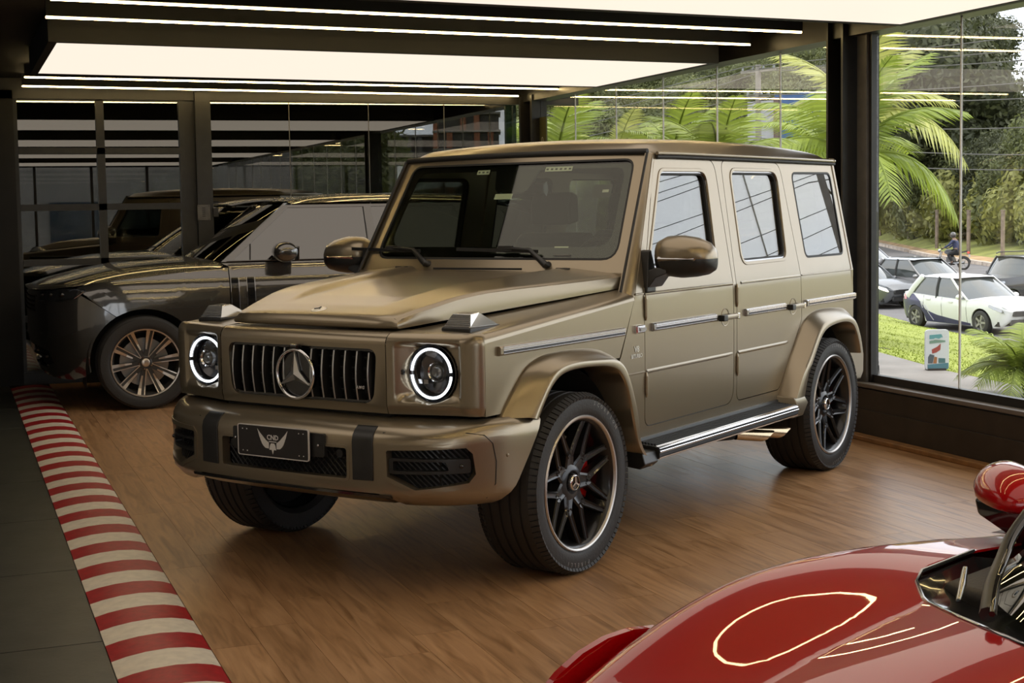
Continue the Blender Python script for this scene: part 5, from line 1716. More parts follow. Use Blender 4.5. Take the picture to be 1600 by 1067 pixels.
# ---- ten-spoke two-tone wheels
wr2 = bpy.data.objects.new('wheel', None)
COL.objects.link(wr2)
t2 = tyre_mesh(WR, .27, .280, 'tyre', True)
t2.materials.append(M_RUBBER)
link_mesh('tyre', t2, wr2)
h2 = .135
MB().lathe([(-h2 * .8, .26), (.0, .245), (h2 * .5, .250), (h2 * .8, .262), (h2 * .90, .270), (h2 * .93, .280)], 64, 'x').build('rim_barrel', M_ALLOYD, wr2, 40)
MB().lathe([(h2 * .90, .268), (h2 * .96, .272), (h2 * .97, .281), (h2 * .93, .284)], 64, 'x').build('rim_lip', M_ALLOY, wr2, 40)
def sp10(r0, r1, w0, w1, o0, o1, x0, x1, dep):
    mbx = MB()
    rings = []
    for k in range(4):
        t = k / 3
        r, w, o, x = lerp(r0, r1, t), lerp(w0, w1, t), lerp(o0, o1, t), lerp(x0, x1, t) - .012 * math.sin(PI * t)
        rings.append([Vector((x, r, o - w)), Vector((x, r, o + w)), Vector((x - dep, r, o + w * .8)), Vector((x - dep, r, o - w * .8))])
    return mbx.loft(rings, True, True).mesh('spoke')
sp_body = sp10(.04, .272, .020, .030, 0, 0, .095, .118, .05); sp_body.materials.append(M_ALLOYD)
sp_f1 = sp10(.05, .270, .0035, .0045, -.014, -.026, .1005, .1225, .006); sp_f1.materials.append(M_ALLOY)
sp_f2 = sp10(.110, .270, .006, .0150, .012, .017, .1035, .1225, .006); sp_f2.materials.append(M_ALLOY)
for k in range(10):
    M = Matrix.Rotation(2 * PI * k / 10 + R(8), 4, 'X')
    mir = Matrix.Scale(-1, 4, (0, 0, 1)) if k % 2 else Matrix.Identity(4)
    link_mesh('spoke', sp_body, wr2, M)
    link_mesh('spoke_face', sp_f1, wr2, M @ mir)
    link_mesh('spoke_face', sp_f2, wr2, M @ mir)
MB().lathe([(.06, .060), (.094, .055), (.100, .045), (.094, .034)], 32, 'x').build('hub', M_ALLOYD, wr2, 40)
MB().lathe([(.094, .036), (.104, .034), (.107, .028), (.106, .0005)], 32, 'x').build('hub_cap', M_ALLOY, wr2, 40)
for k in range(5):
    a = 2 * PI * (k + .5) / 5 + R(8)
    MB().cyl((.09, .053 * math.cos(a), .053 * math.sin(a)), (.104, .053 * math.cos(a), .053 * math.sin(a)), .010, .008, 10).build('wheel_nut', M_CHROMED, wr2, 40)
MB().lathe([(0, .05), (.01, .05), (.01, .20), (-.02, .20)], 40, 'x').build('brake_disc', M_DISC, wr2, 40)
MB().lathe([(-.03, .0005), (-.03, .25)], 32, 'x').build('brake_shield', M_UNDER, wr2)
wr2.parent = dsv
wr2.location = (.865, AX[0], WR)
for x, y, fl, rt in ((.865, AX[1], False, .3), (-.865, AX[0], True, .2), (-.865, AX[1], True, .1)):
    w = copy_tree(wr2, dsv)
    w.location = (x, y, WR)
    w.rotation_euler = (rt, 0, PI if fl else 0)
# =================================================================== red sports car in the foreground (built facing -y)
M_REDP = mat('deep_red_paint', (0.40, 0.0015, 0.0035), 0.30, 0.0, coat=1.0, coat_rough=0.012, spec=0.15)
pbsdf(M_REDP).inputs['Coat IOR'].default_value = 1.52
M_CARBON = mat('gloss_black_cowl', (0.012, 0.012, 0.013), 0.12, coat=0.8)
M_WSRED = glass('sports_windscreen', (0.20, 0.24, 0.22), 1.7)
rc = empty('sports_car', (5.40, -0.755, 0), 0.16, 'glossy red sports car in the near right corner, fender and mirror in view', 'car')
def r_w(y): return smooth_interp([(-2.1, .72), (-1.7, .88), (-1.3, .965), (-.9, .995), (-.6, .995), (-.3, .955), (-.1, .925), (.3, .925), (1.2, .96), (1.8, .99), (2.4, .95)], y)
def r_crest(y): return smooth_interp([(-2.1, .36), (-1.8, .42), (-1.5, .50), (-1.3, .575), (-1.15, .645), (-1.0, .715), (-.85, .770), (-.7, .805), (-.5, .825), (-.25, .828), (0, .815), (.3, .80)], y)
def r_valley(y): return smooth_interp([(-2.1, .38), (-1.7, .50), (-1.4, .59), (-1.1, .67), (-.85, .735), (-.6, .785), (-.45, .815), (-.2, .838), (.3, .85)], y)
def r_mid(y): return smooth_interp([(-2.1, .40), (-1.8, .49), (-1.5, .59), (-1.2, .695), (-.95, .775), (-.72, .835), (-.5, .87), (-.2, .90), (.3, .93)], y)
def r_h(x, y):
    a = abs(x)
    W = r_w(y)
    xv, xc = .52, W - .165
    zc, zv, zm = r_crest(y), r_valley(y), r_mid(y)
    if a < xv:
        t = a / xv
        return zm + (zv - zm) * (t * t * (1.6 - .6 * t))
    if a < xc:
        t = (a - xv) / (xc - xv)
        return zv + (zc - zv) * sstep(0, 1, t)**.85
    t = (a - xc) / (W - xc)
    return zc - .13 * t**2.2 - .05 * t**6
# hood + fenders as one skin with the cowl opening
base = [(-.66, -.25), (-.656, -.32), (-.645, -.405), (-.615, -.467), (-.589, -.498), (-.518, -.548), (-.436, -.587), (-.383, -.612), (-.273, -.66), (-.134, -.71), (0, -.735)]
base = base + [(-x, y) for x, y in reversed(base[:-1])]
ys = [-2.08 + .06 * k for k in range(40)]
right = [(-r_w(y) + .0, y) for y in ys]
left = [(r_w(y), y) for y in reversed(ys)]
outl = right + [(-.70, .30), (-.66, -.10)] + base + [(.66, -.10), (.70, .30)] + left
skin = MB().plate(outl, [], lambda a, b, d: (a, b, r_h(a, b) - d), .012, [k * .035 for k in range(-29, 30)], [-2.08 + .045 * k for k in range(54)])
sko = skin.build('hood_skin', M_REDP, rc, 180)
def r_n(x, y):
    e = .004
    return Vector((-(r_h(x + e, y) - r_h(x - e, y)) / (2 * e), -(r_h(x, y + e) - r_h(x, y - e)) / (2 * e), 1)).normalized()
sko.data.normals_split_custom_set_from_vertices([tuple(r_n(v.co.x, v.co.y)) if v.co.z > r_h(v.co.x, v.co.y) - .006 else (0, 0, -1) for v in sko.data.vertices])
# flanks with wheel arches
for sg in (1, -1):
    def fl_fn(y, z, d, sg=sg):
        zt = r_h(r_w(y), y)
        t = (zt - z)
        return (sg * (r_w(y) + .012 * math.sin(min(1, t / .35) * PI) - .06 * sstep(.30, .60, t) - d), y, z)
    ytop = [.30 - .06 * k for k in range(40)]
    arch = [(-.95 + .36 * math.cos(R(200 - 220 * k / 20)), .325 + .37 * math.sin(R(200 - 220 * k / 20))) for k in range(21)]
    MB().plate([(-2.06, .20), (-1.34, .20)] + [q for q in arch if q[1] > .2] + [(-.58, .14), (.30, .14)] + [(y, r_h(r_w(y), y) + .001) for y in ytop], [], fl_fn, .02, [-2.0 + .08 * k for k in range(30)], [.2 + .06 * k for k in range(11)]).build('front_fender', M_REDP, rc, 50)
    # headlamp on the fender nose
    def hlf(i, j, sg=sg):
        y = lerp(-.98, -1.46, j)
        x = r_w(y) - .050 * (1 - i) * math.sin(PI * (.12 + .8 * j)) - .001
        return (sg * (x + .006 * i), y, r_h(x, y) + .005 - .012 * i * i)
    hl = MB().grid(hlf, 10, 14).build('headlight', M_LAMPB, rc, 60)
    MB().tube([Vector(hlf(.45, k / 10)) + Vector((0, 0, .003)) for k in range(11)], .004, 6).build('light_guide', M_CHROMED, hl)
    w = MB()
    ring = [(-.95 + .345 * math.cos(PI * k / 14), .30 + .335 * math.sin(PI * k / 14)) for k in range(15)]
    w.loft([[Vector((x * sg, a, b)) for a, b in ring] for x in (.92, .62)], False, False).build('wheel_well', M_UNDER, rc)
# nose panel closing the front
MB().grid(lambda i, j: (lerp(-.72, .72, i), -2.08 - .10 * math.sin(PI * i) * (1 - (1 - j)**3), lerp(r_h(lerp(-.72, .72, i), -2.08), .18, j)), 20, 6).build('front_bumper', M_REDP, rc, 60)
# black cowl, screen, pillars, roof
def b_edge(t):
    """hood rear edge, t -1..1"""
    x = .66 * t
    y = interp([(0, -.735), (.134, -.71), (.273, -.66), (.383, -.612), (.436, -.587), (.518, -.548), (.589, -.498), (.615, -.467), (.645, -.405), (.656, -.32), (.66, -.25)], abs(x))
    return x, y
def cowl(i, j):
    t = lerp(-1, 1, j)
    x, y = b_edge(t)
    x2, y2 = x * .93, y + .17 + .12 * t * t
    z = r_h(x, y)
    return (lerp(x, x2, i), lerp(y, y2, i), z - .012 - .030 * math.sin(PI * .8 * i) + .02 * i)
MB().grid(cowl, 8, 40).build('cowl', M_CARBON, rc, 60)
MB().tube([(b_edge(t)[0], b_edge(t)[1] + .002, r_h(*b_edge(t)) + .0005) for t in [lerp(-1, 1, k / 40) for k in range(41)]], .0045, 6).build('hood_edge', M_CHROMED, rc, 60)
def screen(i, j):
    t = lerp(-1, 1, j)
    x0, y0, z0 = cowl(1, j)
    x1, y1, z1 = .50 * t, .42 + .08 * t * t, 1.17 - .03 * t * t
    return (lerp(x0 * .98, x1, i), lerp(y0 - .10, y1, i), lerp(z0 + .005, z1, i) + .035 * math.sin(PI * i))
MB().grid(screen, 12, 24).build('windscreen', M_WSRED, rc, 60)
for sg in (1, -1):
    jj = 0 if sg < 0 else 1
    pts = [Vector(screen(i / 10, jj)) + Vector((sg * .012, 0, 0)) for i in range(11)]
    MB().tube([p + Vector((sg * .022, .01, -.008)) for p in pts], .030, 8).build('roof_pillar', M_REDP, rc, 60)
    MB().tube([p + Vector((0, -.008, .012)) for p in pts], .012, 8).build('screen_seal', M_SATIN, rc, 60)
    # door top behind the fender
    MB().grid(lambda i, j, sg=sg: (sg * lerp(.66, r_w(lerp(-.12, 1.1, i)), j), lerp(-.12 if j < .5 else .30, 1.1, i), .85 - .03 * j), 10, 4).build('door_top', M_REDP, rc, 60)
    MB().plate([(.30, .14), (1.2, .14), (1.2, .85), (.30, .845)], [], lambda y, z, d, sg=sg: (sg * (r_w(y) - d - .02 * sstep(.3, 0, z)), y, z), .03, [.5, .8, 1.0]).build('door', M_REDP, rc, 50)
    MB().plate(rpoly([(-.05, .86), (1.0, .86), (1.1, 1.0), (.62, 1.14), (.42, 1.13)], .02), [], lambda y, z, d, sg=sg: (sg * (.72 - .55 * (z - .86) - d), y, z), .006).build('side_window', M_WSRED, rc)
    MB().grid(lambda i, j, sg=sg: (sg * lerp(.45, .96, j), lerp(1.1, 2.3, i), lerp(.86, .82, j) + .06 * math.sin(PI * i) * (1 - .3 * j)), 12, 6).build('rear_haunch', M_REDP, rc, 60)
    MB().plate([(1.2, .14), (1.35, .2), (1.45, .6), (1.65, .70), (1.85, .6), (2.0, .2), (2.3, .25), (2.3, .82), (1.2, .85)], [], lambda y, z, d, sg=sg: (sg * (.965 - d), y, z), .03).build('rear_fender', M_REDP, rc)
    # mirror
    mc = Vector((sg * .705, -.062, .935))
    mh = MB()
    secs = []
    for k in range(12):
        u = lerp(-1, 1, k / 11)
        rr = math.sqrt(max(0.0, 1 - abs(u)**2.6))
        secs.append([mc + Vector((sg * u * .125, .06 * u + max(.012, rr) * .085 * math.cos(t) * (1.25 if math.cos(t) < 0 else .8), max(.012, rr) * .062 * math.sin(t) + .006 * u)) for t in [2 * PI * q / 24 for q in range(24)]])
    up = [[Vector((p.x, p.y, max(p.z, mc.z - .022))) for p in s_] for s_ in secs]
    lo = [[Vector((lerp(mc.x, p.x, .97), lerp(mc.y, p.y, .97), min(p.z, mc.z - .022) if p.z < mc.z - .022 else mc.z - .022)) for p in s_] for s_ in secs]
    mo = mh.loft(up, True, True).build('mirror_housing', M_REDP, rc, 60)
    MB().loft([[mc + Vector((sg * x, y, z)) for x, y, z in q] for q in (
        [(-.105, -.070, -.020), (.075, -.055, -.020), (.08, .05, -.020), (-.105, .045, -.020)],
        [(-.10, -.06, -.055), (.06, -.06, -.055), (.07, .05, -.05), (-.10, .045, -.05)],
        [(-.075, -.035, -.100), (-.02, -.035, -.100), (-.02, .03, -.10), (-.075, .03, -.10)],
        [(-.07, -.025, -.125), (-.03, -.025, -.125), (-.03, .02, -.125), (-.07, .02, -.125)])], True, True).build('mirror_stalk', M_GLOSSB, mo, 40, bevel=0.008)
# wiper lying along the pillar side of the screen
wpp = [Vector((-.262, -.655, .846)), Vector((-.335, -.560, .872)), Vector((-.388, -.475, .895)), Vector((-.425, -.405, .925)), Vector((-.445, -.33, .965))]
MB().tube(catmull(wpp, 5), [lerp(.016, .011, k / 20) for k in range(21)], 8).build('wiper_arm', M_SATIN, rc, 60)
MB().tube([p + Vector((.020, -.012, .008)) for p in catmull(wpp, 5)], .006, 6).build('wiper_blade', M_GLOSSB, rc, 60)
MB().tube([(-.400, -.580, .829), (-.445, -.520, .842), (-.492, -.460, .856)], [.005, .008, .006], 6).build('washer_arm', M_CHROMED, rc, 60)
def rroof2(i, j):
    t = lerp(-1, 1, j)
    y = lerp(.42, 1.5, i)
    return (t * lerp(.50, .46, i), y + .08 * t * t * (1 - i), lerp(1.17, 1.06, i * i) - .03 * t * t)
MB().grid(rroof2, 8, 12).build('roof', M_REDP, rc, 60)
MB().grid(lambda i, j: (lerp(-.46, .46, j), lerp(1.5, 2.3, i), lerp(1.06, .86, i)), 4, 4).build('engine_cover', M_CARBON, rc)
MB().box((0, 2.3, .52), (1.8, .06, .62)).build('rear_bumper', M_REDP, rc, bevel=0.02)
MB().box((0, -.3, .20), (1.5, 2.9, .10)).build('floor_pan', M_UNDER, rc)
MB().box((0, 1.5, .5), (1.4, 1.4, .5)).build('engine', M_UNDER, rc)
MB().loft([[Vector((x, y, z)) for y, z in ((-.40, .60), (-.42, .80), (-.10, .84), (.05, .78), (.05, .60))] for x in (-.6, .6)], True, True).build('dashboard', M_INT, rc, 30, bevel=0.02)
for x in (-.36, .36):
    s_ = MB().box((x, .85, .70), (.46, .14, .60)).build('seat', M_INT, rc, bevel=0.05)
    MB().box((x, .62, .42), (.46, .5, .14)).build('seat_base', M_INT, s_, bevel=0.03)
wr3 = bpy.data.objects.new('wheel', None)
COL.objects.link(wr3)
t3 = tyre_mesh(.325, .24, .245, 'tyre', True)
t3.materials.append(M_RUBBER)
link_mesh('tyre', t3, wr3)
MB().lathe([(-.09, .22), (.04, .215), (.10, .232), (.115, .246)], 48, 'x').build('rim', M_ALLOYD, wr3, 40)
sp3 = sp10(.03, .235, .022, .016, 0, 0, .085, .105, .03); sp3.materials.append(M_ALLOYD)
for k in range(10):
    link_mesh('spoke', sp3, wr3, Matrix.Rotation(2 * PI * k / 10, 4, 'X'))
MB().lathe([(.05, .05), (.095, .045), (.10, .0005)], 24, 'x').build('hub', M_ALLOYD, wr3, 40)
wr3.parent = rc
wr3.location = (.83, -.95, .325)
for x, y, fl in ((.84, 1.65, False), (-.83, -.95, True), (-.84, 1.65, True)):
    w = copy_tree(wr3, rc)
    w.location = (x, y, .325)
    w.rotation_euler = (0, 0, PI if fl else 0)
# =================================================================== outside: terrace, lawn, road, hill, plants, traffic
FW2 = Vector((-math.sin(_yaw), math.cos(_yaw)))
RT2 = Vector((math.cos(_yaw), math.sin(_yaw)))
def at(px, D, z=0.0):
    """survey point: bearing of picture column px, D metres straight ahead of the viewpoint"""
    k = (px - 803.7) / 2257.4
    p = Vector((7.3428, -3.17516)) + FW2 * D + RT2 * (k * D)
    return Vector((p.x, p.y, z))
M_GRASS = mat('lawn_grass', (0.235, 0.275, 0.040), 0.9, noise=(0.5, 0.14), bump=(30, 0.12))
M_BLADE = mat('grass_blade', (0.25, 0.30, 0.045), 0.8)
M_ROAD = mat('asphalt', (0.1304, 0.1249, 0.1267), 0.85, noise=(0.6, 0.2), bump=(40, 0.2))
M_DIRT = mat('sandy_verge', (0.3540, 0.2329, 0.1212), 0.95, noise=(0.8, 0.35))
M_VERGE = mat('rough_grass', (0.22, 0.23, 0.055), 0.95, noise=(0.5, 0.45), bump=(6, 0.6))
M_HILL = mat('hillside', (0.0559, 0.0782, 0.0261), 0.95, noise=(0.15, 0.5), bump=(2, 0.8))
M_KERBW = mat('whitewashed_kerb', (0.4471, 0.3726, 0.3075), 0.9, noise=(4, 0.3))
M_POST = mat('concrete_post', (0.2049, 0.1584, 0.1212), 0.9, noise=(6, 0.3))
M_TRUNK = mat('bark', (0.055, 0.042, 0.030), 0.9, noise=(8, 0.3))
M_WIRE = mat('power_cable', (0.10, 0.095, 0.09), 0.6)
def leafm(name, c, var=0.35):
    m = mat(name, c, 0.55)
    nt = m.node_tree
    b = pbsdf(m)
    geo = nt.nodes.new('ShaderNodeNewGeometry')
    oi = nt.nodes.new('ShaderNodeObjectInfo')
    ad = nt.nodes.new('ShaderNodeMath'); ad.operation = 'MULTIPLY_ADD'
    ad.inputs[1].default_value = 0.65
    ml = nt.nodes.new('ShaderNodeMath'); ml.operation = 'MULTIPLY'; ml.inputs[1].default_value = 0.35
    nt.links.new(oi.outputs['Random'], ml.inputs[0])
    nt.links.new(geo.outputs['Random Per Island'], ad.inputs[0])
    nt.links.new(ml.outputs[0], ad.inputs[2])
    r = nt.nodes.new('ShaderNodeValToRGB')
    r.color_ramp.elements[0].color = (*[x * (1 - var) for x in c], 1)
    r.color_ramp.elements[1].color = (min(1, c[0] * (1 + var * 1.3)), min(1, c[1] * (1 + var)), c[2] * (1 + var * .4), 1)
    nt.links.new(ad.outputs[0], r.inputs['Fac'])
    nt.links.new(r.outputs['Color'], b.inputs['Base Color'])
    tl = nt.nodes.new('ShaderNodeBsdfTranslucent')
    mx = nt.nodes.new('ShaderNodeMixShader'); mx.inputs[0].default_value = 0.35
    nt.links.new(r.outputs['Color'], tl.inputs['Color'])
    out = next(n for n in nt.nodes if n.type == 'OUTPUT_MATERIAL')
    nt.links.new(b.outputs[0], mx.inputs[1]); nt.links.new(tl.outputs[0], mx.inputs[2])
    nt.links.new(mx.outputs[0], out.inputs['Surface'])
    return m
M_LEAFD = leafm('dark_forest_leaves', (0.068, 0.080, 0.034))
M_LEAFM = leafm('mid_green_leaves', (0.125, 0.148, 0.055))
M_LEAFY = leafm('yellow_green_leaves', (0.27, 0.285, 0.085))
M_PALM = leafm('palm_leaves', (0.235, 0.31, 0.055))
M_PALMY = leafm('pale_palm_leaves', (0.33, 0.36, 0.12))

# ---- ground
gv = MB()
def strip(A, B, m, name, n=1):
    mb_ = MB()
    vs = list(A) + list(B)
    k = len(A)
    mb_.add(vs, [(i, i + 1, k + i + 1, k + i) for i in range(k - 1)])
    return st(mb_.build(name, m))
zT = -0.25
wall_line = [Vector((u, 2.84, zT)) for u in (-60, -30, -12, -6, -3, 0, 2, 4, 8, 14)]
ter = [at(700, 30, zT), at(1000, 24, zT), at(1200, 21, zT), at(1350, 18.6, zT), at(1480, 15.9, zT), at(1600, 14.4, zT), at(1900, 12.0, zT), at(2400, 11.5, zT), at(3500, 9, zT), at(6000, 6, zT)]
strip(wall_line, ter, M_CONC, 'ground_terrace')
zR = -1.8
near = [at(600, 75, zR), at(1000, 62, zR), at(1200, 54, zR), at(1350, 46.5, zR), at(1450, 39.5, zR), at(1600, 34, zR), at(1900, 27, zR), at(2400, 14, zR), at(3500, 10.5, zR), at(6000, 7, zR)]
lawn = MB()
def lawnf(i, j):
    k = i * (len(ter) - 1)
    q = min(int(k), len(ter) - 2)
    a = ter[q].lerp(ter[q + 1], k - q)
    b = near[q].lerp(near[q + 1], k - q)
    p = a.lerp(b, j)
    p.z = lerp(zT - .02, zR + .02, j**0.85) + .05 * math.sin(p.x * 1.1) * math.sin(p.y * .9) * math.sin(PI * j)
    return tuple(p)
lawn.grid(lawnf, 90, 30)
lw = st(lawn.build('ground_lawn', M_GRASS, None, 60))
rng = random.Random(11)
gb = MB()
for _ in range(12000):
    i, j = rng.uniform(.30, .68), rng.random()**1.6
    p = Vector(lawnf(i, j))
    a = rng.random() * 2 * PI
    h_ = rng.uniform(.015, .035)
    d = Vector((math.cos(a), math.sin(a), 0)) * .010
    t_ = Vector((rng.uniform(-.04, .04), rng.uniform(-.04, .04), h_))
    gb.add([p - d, p + d, p + t_], [(0, 1, 2)])
gt = gb.build('grass_tufts', M_BLADE, None, fix=False)
tag(gt, 'short bright green grass blades over the lawn outside the glass', 'grass', kind='stuff')
far = [at(600, 330, -1.2), at(1000, 250, -1.3), at(1200, 180, -1.4), at(1350, 122, -1.5), at(1450, 86, -1.55), at(1600, 67, -1.6), at(1900, 52, -1.6), at(2400, 40, -1.6), at(3500, 28, -1.6), at(6000, 17, -1.6)]
strip(near, far, M_ROAD, 'ground_road')
dirt = [p + (p - Vector((7.34, -3.17, p.z))).normalized() * d_ + Vector((0, 0, .25)) for p, d_ in zip(far, (9, 9, 8, 8, 6, 5, 5, 5, 5, 5))]
strip(far, dirt, M_DIRT, 'ground_verge')
grs = [p + (p - Vector((7.34, -3.17, p.z))).normalized() * 14 + Vector((0, 0, .7)) for p in dirt]
strip(dirt, grs, M_VERGE, 'ground_rough')
base_g = MB().add([(-600, 2.9, -2.3), (600, 2.9, -2.3), (600, 700, -2.3), (-600, 700, -2.3)], [(0, 1, 2, 3)])
st(base_g.build('ground', M_VERGE))
st(MB().add([(-600, -400, -2.3), (600, -400, -2.3), (600, 2.9, -2.3), (-600, 2.9, -2.3)], [(0, 1, 2, 3)]).build('ground_2', M_CONC))
# kerb stones along the far side of the road
ks_me = MB().box((0, 0, .08), (1.9, .35, .22)).mesh('kerb_stone'); ks_me.materials.append(M_KERBW)
kroot = empty('road_kerb', far[3], 0, 'pale worn kerb stones along the far side of the road', 'kerb')
L_ = resample(far[2:7], 60)
for a, b in zip(L_[12:], L_[13:]):
    m_ = (a + b) / 2
    ang = math.atan2(b.y - a.y, b.x - a.x)
    if rng.random() < .85:
        o = link_mesh('kerb_stone', ks_me, kroot, Matrix.Translation(m_ - far[3]) @ Matrix.Rotation(ang + rng.uniform(-.04, .04), 4, 'Z') @ Matrix.Scale((b - a).length / 2.0, 4, (1, 0, 0)))
# hill behind: a long ridge
def hillf(i, j):
    px = lerp(300, 2300, i)
    D0 = interp([(300, 300), (1000, 265), (1200, 195), (1350, 140), (1450, 104), (1600, 84), (1900, 68), (2300, 62)], px)
    D = D0 + 230 * j**1.3
    top = interp([(300, 40), (800, 46), (1150, 44), (1300, 42), (1450, 34), (1560, 22), (1700, 15), (2300, 12)], px)
    z = -.6 + top * sstep(0, 1, j)**.8 + 1.5 * math.sin(px * .021 + 3 * j) * j
    p = at(px, D, z)
    return tuple(p)
st(MB().grid(hillf, 50, 20).build('ground_hill', M_HILL, None, 60))

# ---- trees: crowns of single leaf faces
def crown_mesh(name, seed, blobs, n, leaf, m, core=True):
    rg = random.Random(seed)
    mb_ = MB()
    tot = sum(b[3] * b[4] * b[5] for b in blobs)
    for bx_, by_, bz_, rx, ry_, rz_ in blobs:
        k = int(n * rx * ry_ * rz_ / tot)
        if core:
            mb_.ball((bx_, by_, bz_), (rx * .78, ry_ * .78, rz_ * .78), 8, 6)
        for _ in range(k):
            d = Vector((rg.gauss(0, 1), rg.gauss(0, 1), rg.gauss(0, 1))).normalized()
            r = rg.uniform(.72, 1.08)
            c = Vector((bx_ + d.x * rx * r, by_ + d.y * ry_ * r, bz_ + d.z * rz_ * r))
            ax = Vector((rg.gauss(0, 1), rg.gauss(0, 1), rg.gauss(0, .7))).normalized()
            nr = (d + Vector((rg.gauss(0, .5), rg.gauss(0, .5), rg.gauss(0, .5)))).normalized()
            s_ = ax.cross(nr)
            if s_.length < .1: continue
            s_.normalize()
            l_ = leaf * rg.uniform(.6, 1.3)
            a2 = nr.cross(s_)
            mb_.add([c - a2 * l_, c + s_ * l_ * .42, c + a2 * l_, c - s_ * l_ * .42], [(0, 1, 2, 3)])
    me = mb_.mesh(name, None, fix=False)
    me.materials.append(m)
    return me
def blobset(seed, H, W, n):
    rg = random.Random(seed)
    out = []
    for k in range(n):
        t = (k + .5) / n
        a = rg.random() * 2 * PI
        rr = W * .45 * rg.uniform(.2, 1) * math.sin(PI * (.25 + .7 * t))
        r = W * rg.uniform(.26, .40)
        out.append((rr * math.cos(a), rr * math.sin(a), H * lerp(.35, .88, t), r, r, r * .8))
    return out
trunk_me = MB().tube([(0, 0, -1.0), (.1, .05, 1.5), (-.05, .1, 4.2)], [.28, .20, .12], 8).mesh('trunk', 60); trunk_me.materials.append(M_TRUNK)
dark_m = [crown_mesh('crown', 20 + k, blobset(k, 9, 7, 11), 17000, .19, M_LEAFD if k < 2 else M_LEAFM) for k in range(4)]
bush_m = [crown_mesh('foliage', 60 + k, [(x, y, .8 + .3 * math.sin(3 * x), 1.3, 1.0, 1.1) for x, y in ((-1.4, 0), (0, .4), (1.3, -.2), (.4, -.5))], 2600, .17, M_LEAFY) for k in range(2)] + [crown_mesh('foliage', 70, [(x, y, 1.0, 1.4, 1.2, 1.3) for x, y in ((-1.2, 0), (.3, .3), (1.4, 0))], 2200, .2, M_LEAFM)]
def tree(px, D, z, scale, kind, label, group, rot):
    t = empty('tree', at(px, D, z), rot, label, 'tree', group)
    t.scale = (scale, scale, scale * rng.uniform(.9, 1.15))
    link_mesh('crown', dark_m[kind], t)
    link_mesh('trunk', trunk_me, t)
    return t
rng = random.Random(5)
def hill_at(px, j):
    return Vector(hillf((px - 300) / 2000, j))
n_tree = 0
for rowi, (j, cnt) in enumerate(((.02, 38), (.10, 36), (.22, 34), (.36, 32), (.52, 28), (.72, 22))):
    for k in range(cnt):
        px = lerp(800, 1690, (k + rng.uniform(.1, .9)) / cnt)
        p = hill_at(px, j + rng.uniform(-.02, .03) if j > .03 else j)
        D = (Vector((p.x, p.y)) - Vector((7.34, -3.17))).length
        sc_ = rng.uniform(.8, 1.25) * (1.0 if D < 160 else 1.25 if D < 260 else 1.5)
        if px > 1515:
            if j > .3: continue
            sc_ *= .62
        t = empty('tree', p, rng.uniform(0, 6.28), 'leafy tree in the dense forest covering the hill beyond the road', 'tree', 'forest trees on the hill')
        t.scale = (sc_, sc_, sc_ * rng.uniform(.9, 1.2))
        kd = rng.choice((0, 1, 0, 1, 2, 3)) if px > 1330 else rng.choice((2, 3, 2, 3, 0))
        link_mesh('crown', dark_m[kd], t)
        link_mesh('trunk', trunk_me, t)
        n_tree += 1
for k in range(30):      # the forest goes on past the right picture edge
    p = hill_at(rng.uniform(1700, 2290), rng.uniform(.02, .5))
    t = empty('tree', p, rng.uniform(0, 6.28), 'leafy tree on the hillside beyond the right picture edge', 'tree', 'trees past the right picture edge')
    sc_ = rng.uniform(.6, .9)
    t.scale = (sc_, sc_, sc_)
    link_mesh('crown', dark_m[rng.choice((2, 3, 0))], t)
    link_mesh('trunk', trunk_me, t)
# trees seen only in the mirror of the back glass, further along the street
for k in range(20):
    p = at(lerp(425, 618, (k + .5) / 20), rng.uniform(95, 150))
    p = Vector((-7.2 - (p.x + 7.2), p.y, -2.2))
    sc_ = rng.uniform(.75, 1.2)
    t = empty('tree', p, rng.uniform(0, 6.28), 'street tree beyond the right picture edge, mirrored in the back glass', 'tree', 'trees seen only in reflections')
    t.scale = (sc_, sc_, sc_)
    link_mesh('crown', dark_m[rng.choice((2, 3, 1))], t)
    link_mesh('trunk', trunk_me, t)
# bushes behind the fence posts
nb_ = 0
for k in range(46):
    px = lerp(1300, 1720, (k + rng.uniform(.1, .9)) / 46)
    D0 = interp([(1200, 190), (1350, 131), (1450, 96), (1600, 76), (1900, 60)], px)
    dd = rng.choice((8.0, 10.5, 14.0))
    z = -1.0 + dd * .07
    s_ = rng.uniform(.9, 1.35) * (1.25 if dd > 4 else .85)
    t = empty('bush', at(px, D0 + dd, z), rng.uniform(0, 6.28), 'yellow green bush growing behind the roadside fence posts', 'bush', 'roadside bushes')
    t.scale = (s_, s_, s_ * rng.uniform(.8, 1.5))
    link_mesh('foliage', bush_m[rng.choice((0, 1, 0, 1, 2))], t)
# a big tree against the sky on the right
for px, D, z, s_, kd in ((1440, 132, -.8, 1.7, 2), (1490, 100, -.5, 1.4, 0)):
    t = empty('tree', at(px, D, z), 1.0, 'tall dark tree before the forest, %s' % ('behind the palm fronds' if px < 1450 else 'near the patch of white sky'), 'tree')
    t.scale = (s_, s_, s_ * 1.15)
    link_mesh('crown', dark_m[kd], t)
    link_mesh('trunk', trunk_me, t)
# fence posts
post_me = MB().box((0, 0, 1.1), (.16, .16, 2.6)).mesh('post'); post_me.materials.append(M_POST)
for n_, (px, D, lab) in enumerate(((1377, 122, 'first from the left'), (1421, 107, 'second from the left'), (1465, 91, 'third from the left, left of the motorbike'), (1514.5, 82, 'fourth from the left, right of the motorbike'), (1568, 76, 'farthest right'))):
    p = at(px, D, -1.25)
    f = empty('fence_post', p, .4, 'grey concrete fence post beyond the road, ' + lab, 'post', 'roadside fence posts')
    link_mesh('shaft', post_me, f)
    MB().box((0, 0, 2.42), (.20, .20, .06)).build('post_cap', M_POST, f)

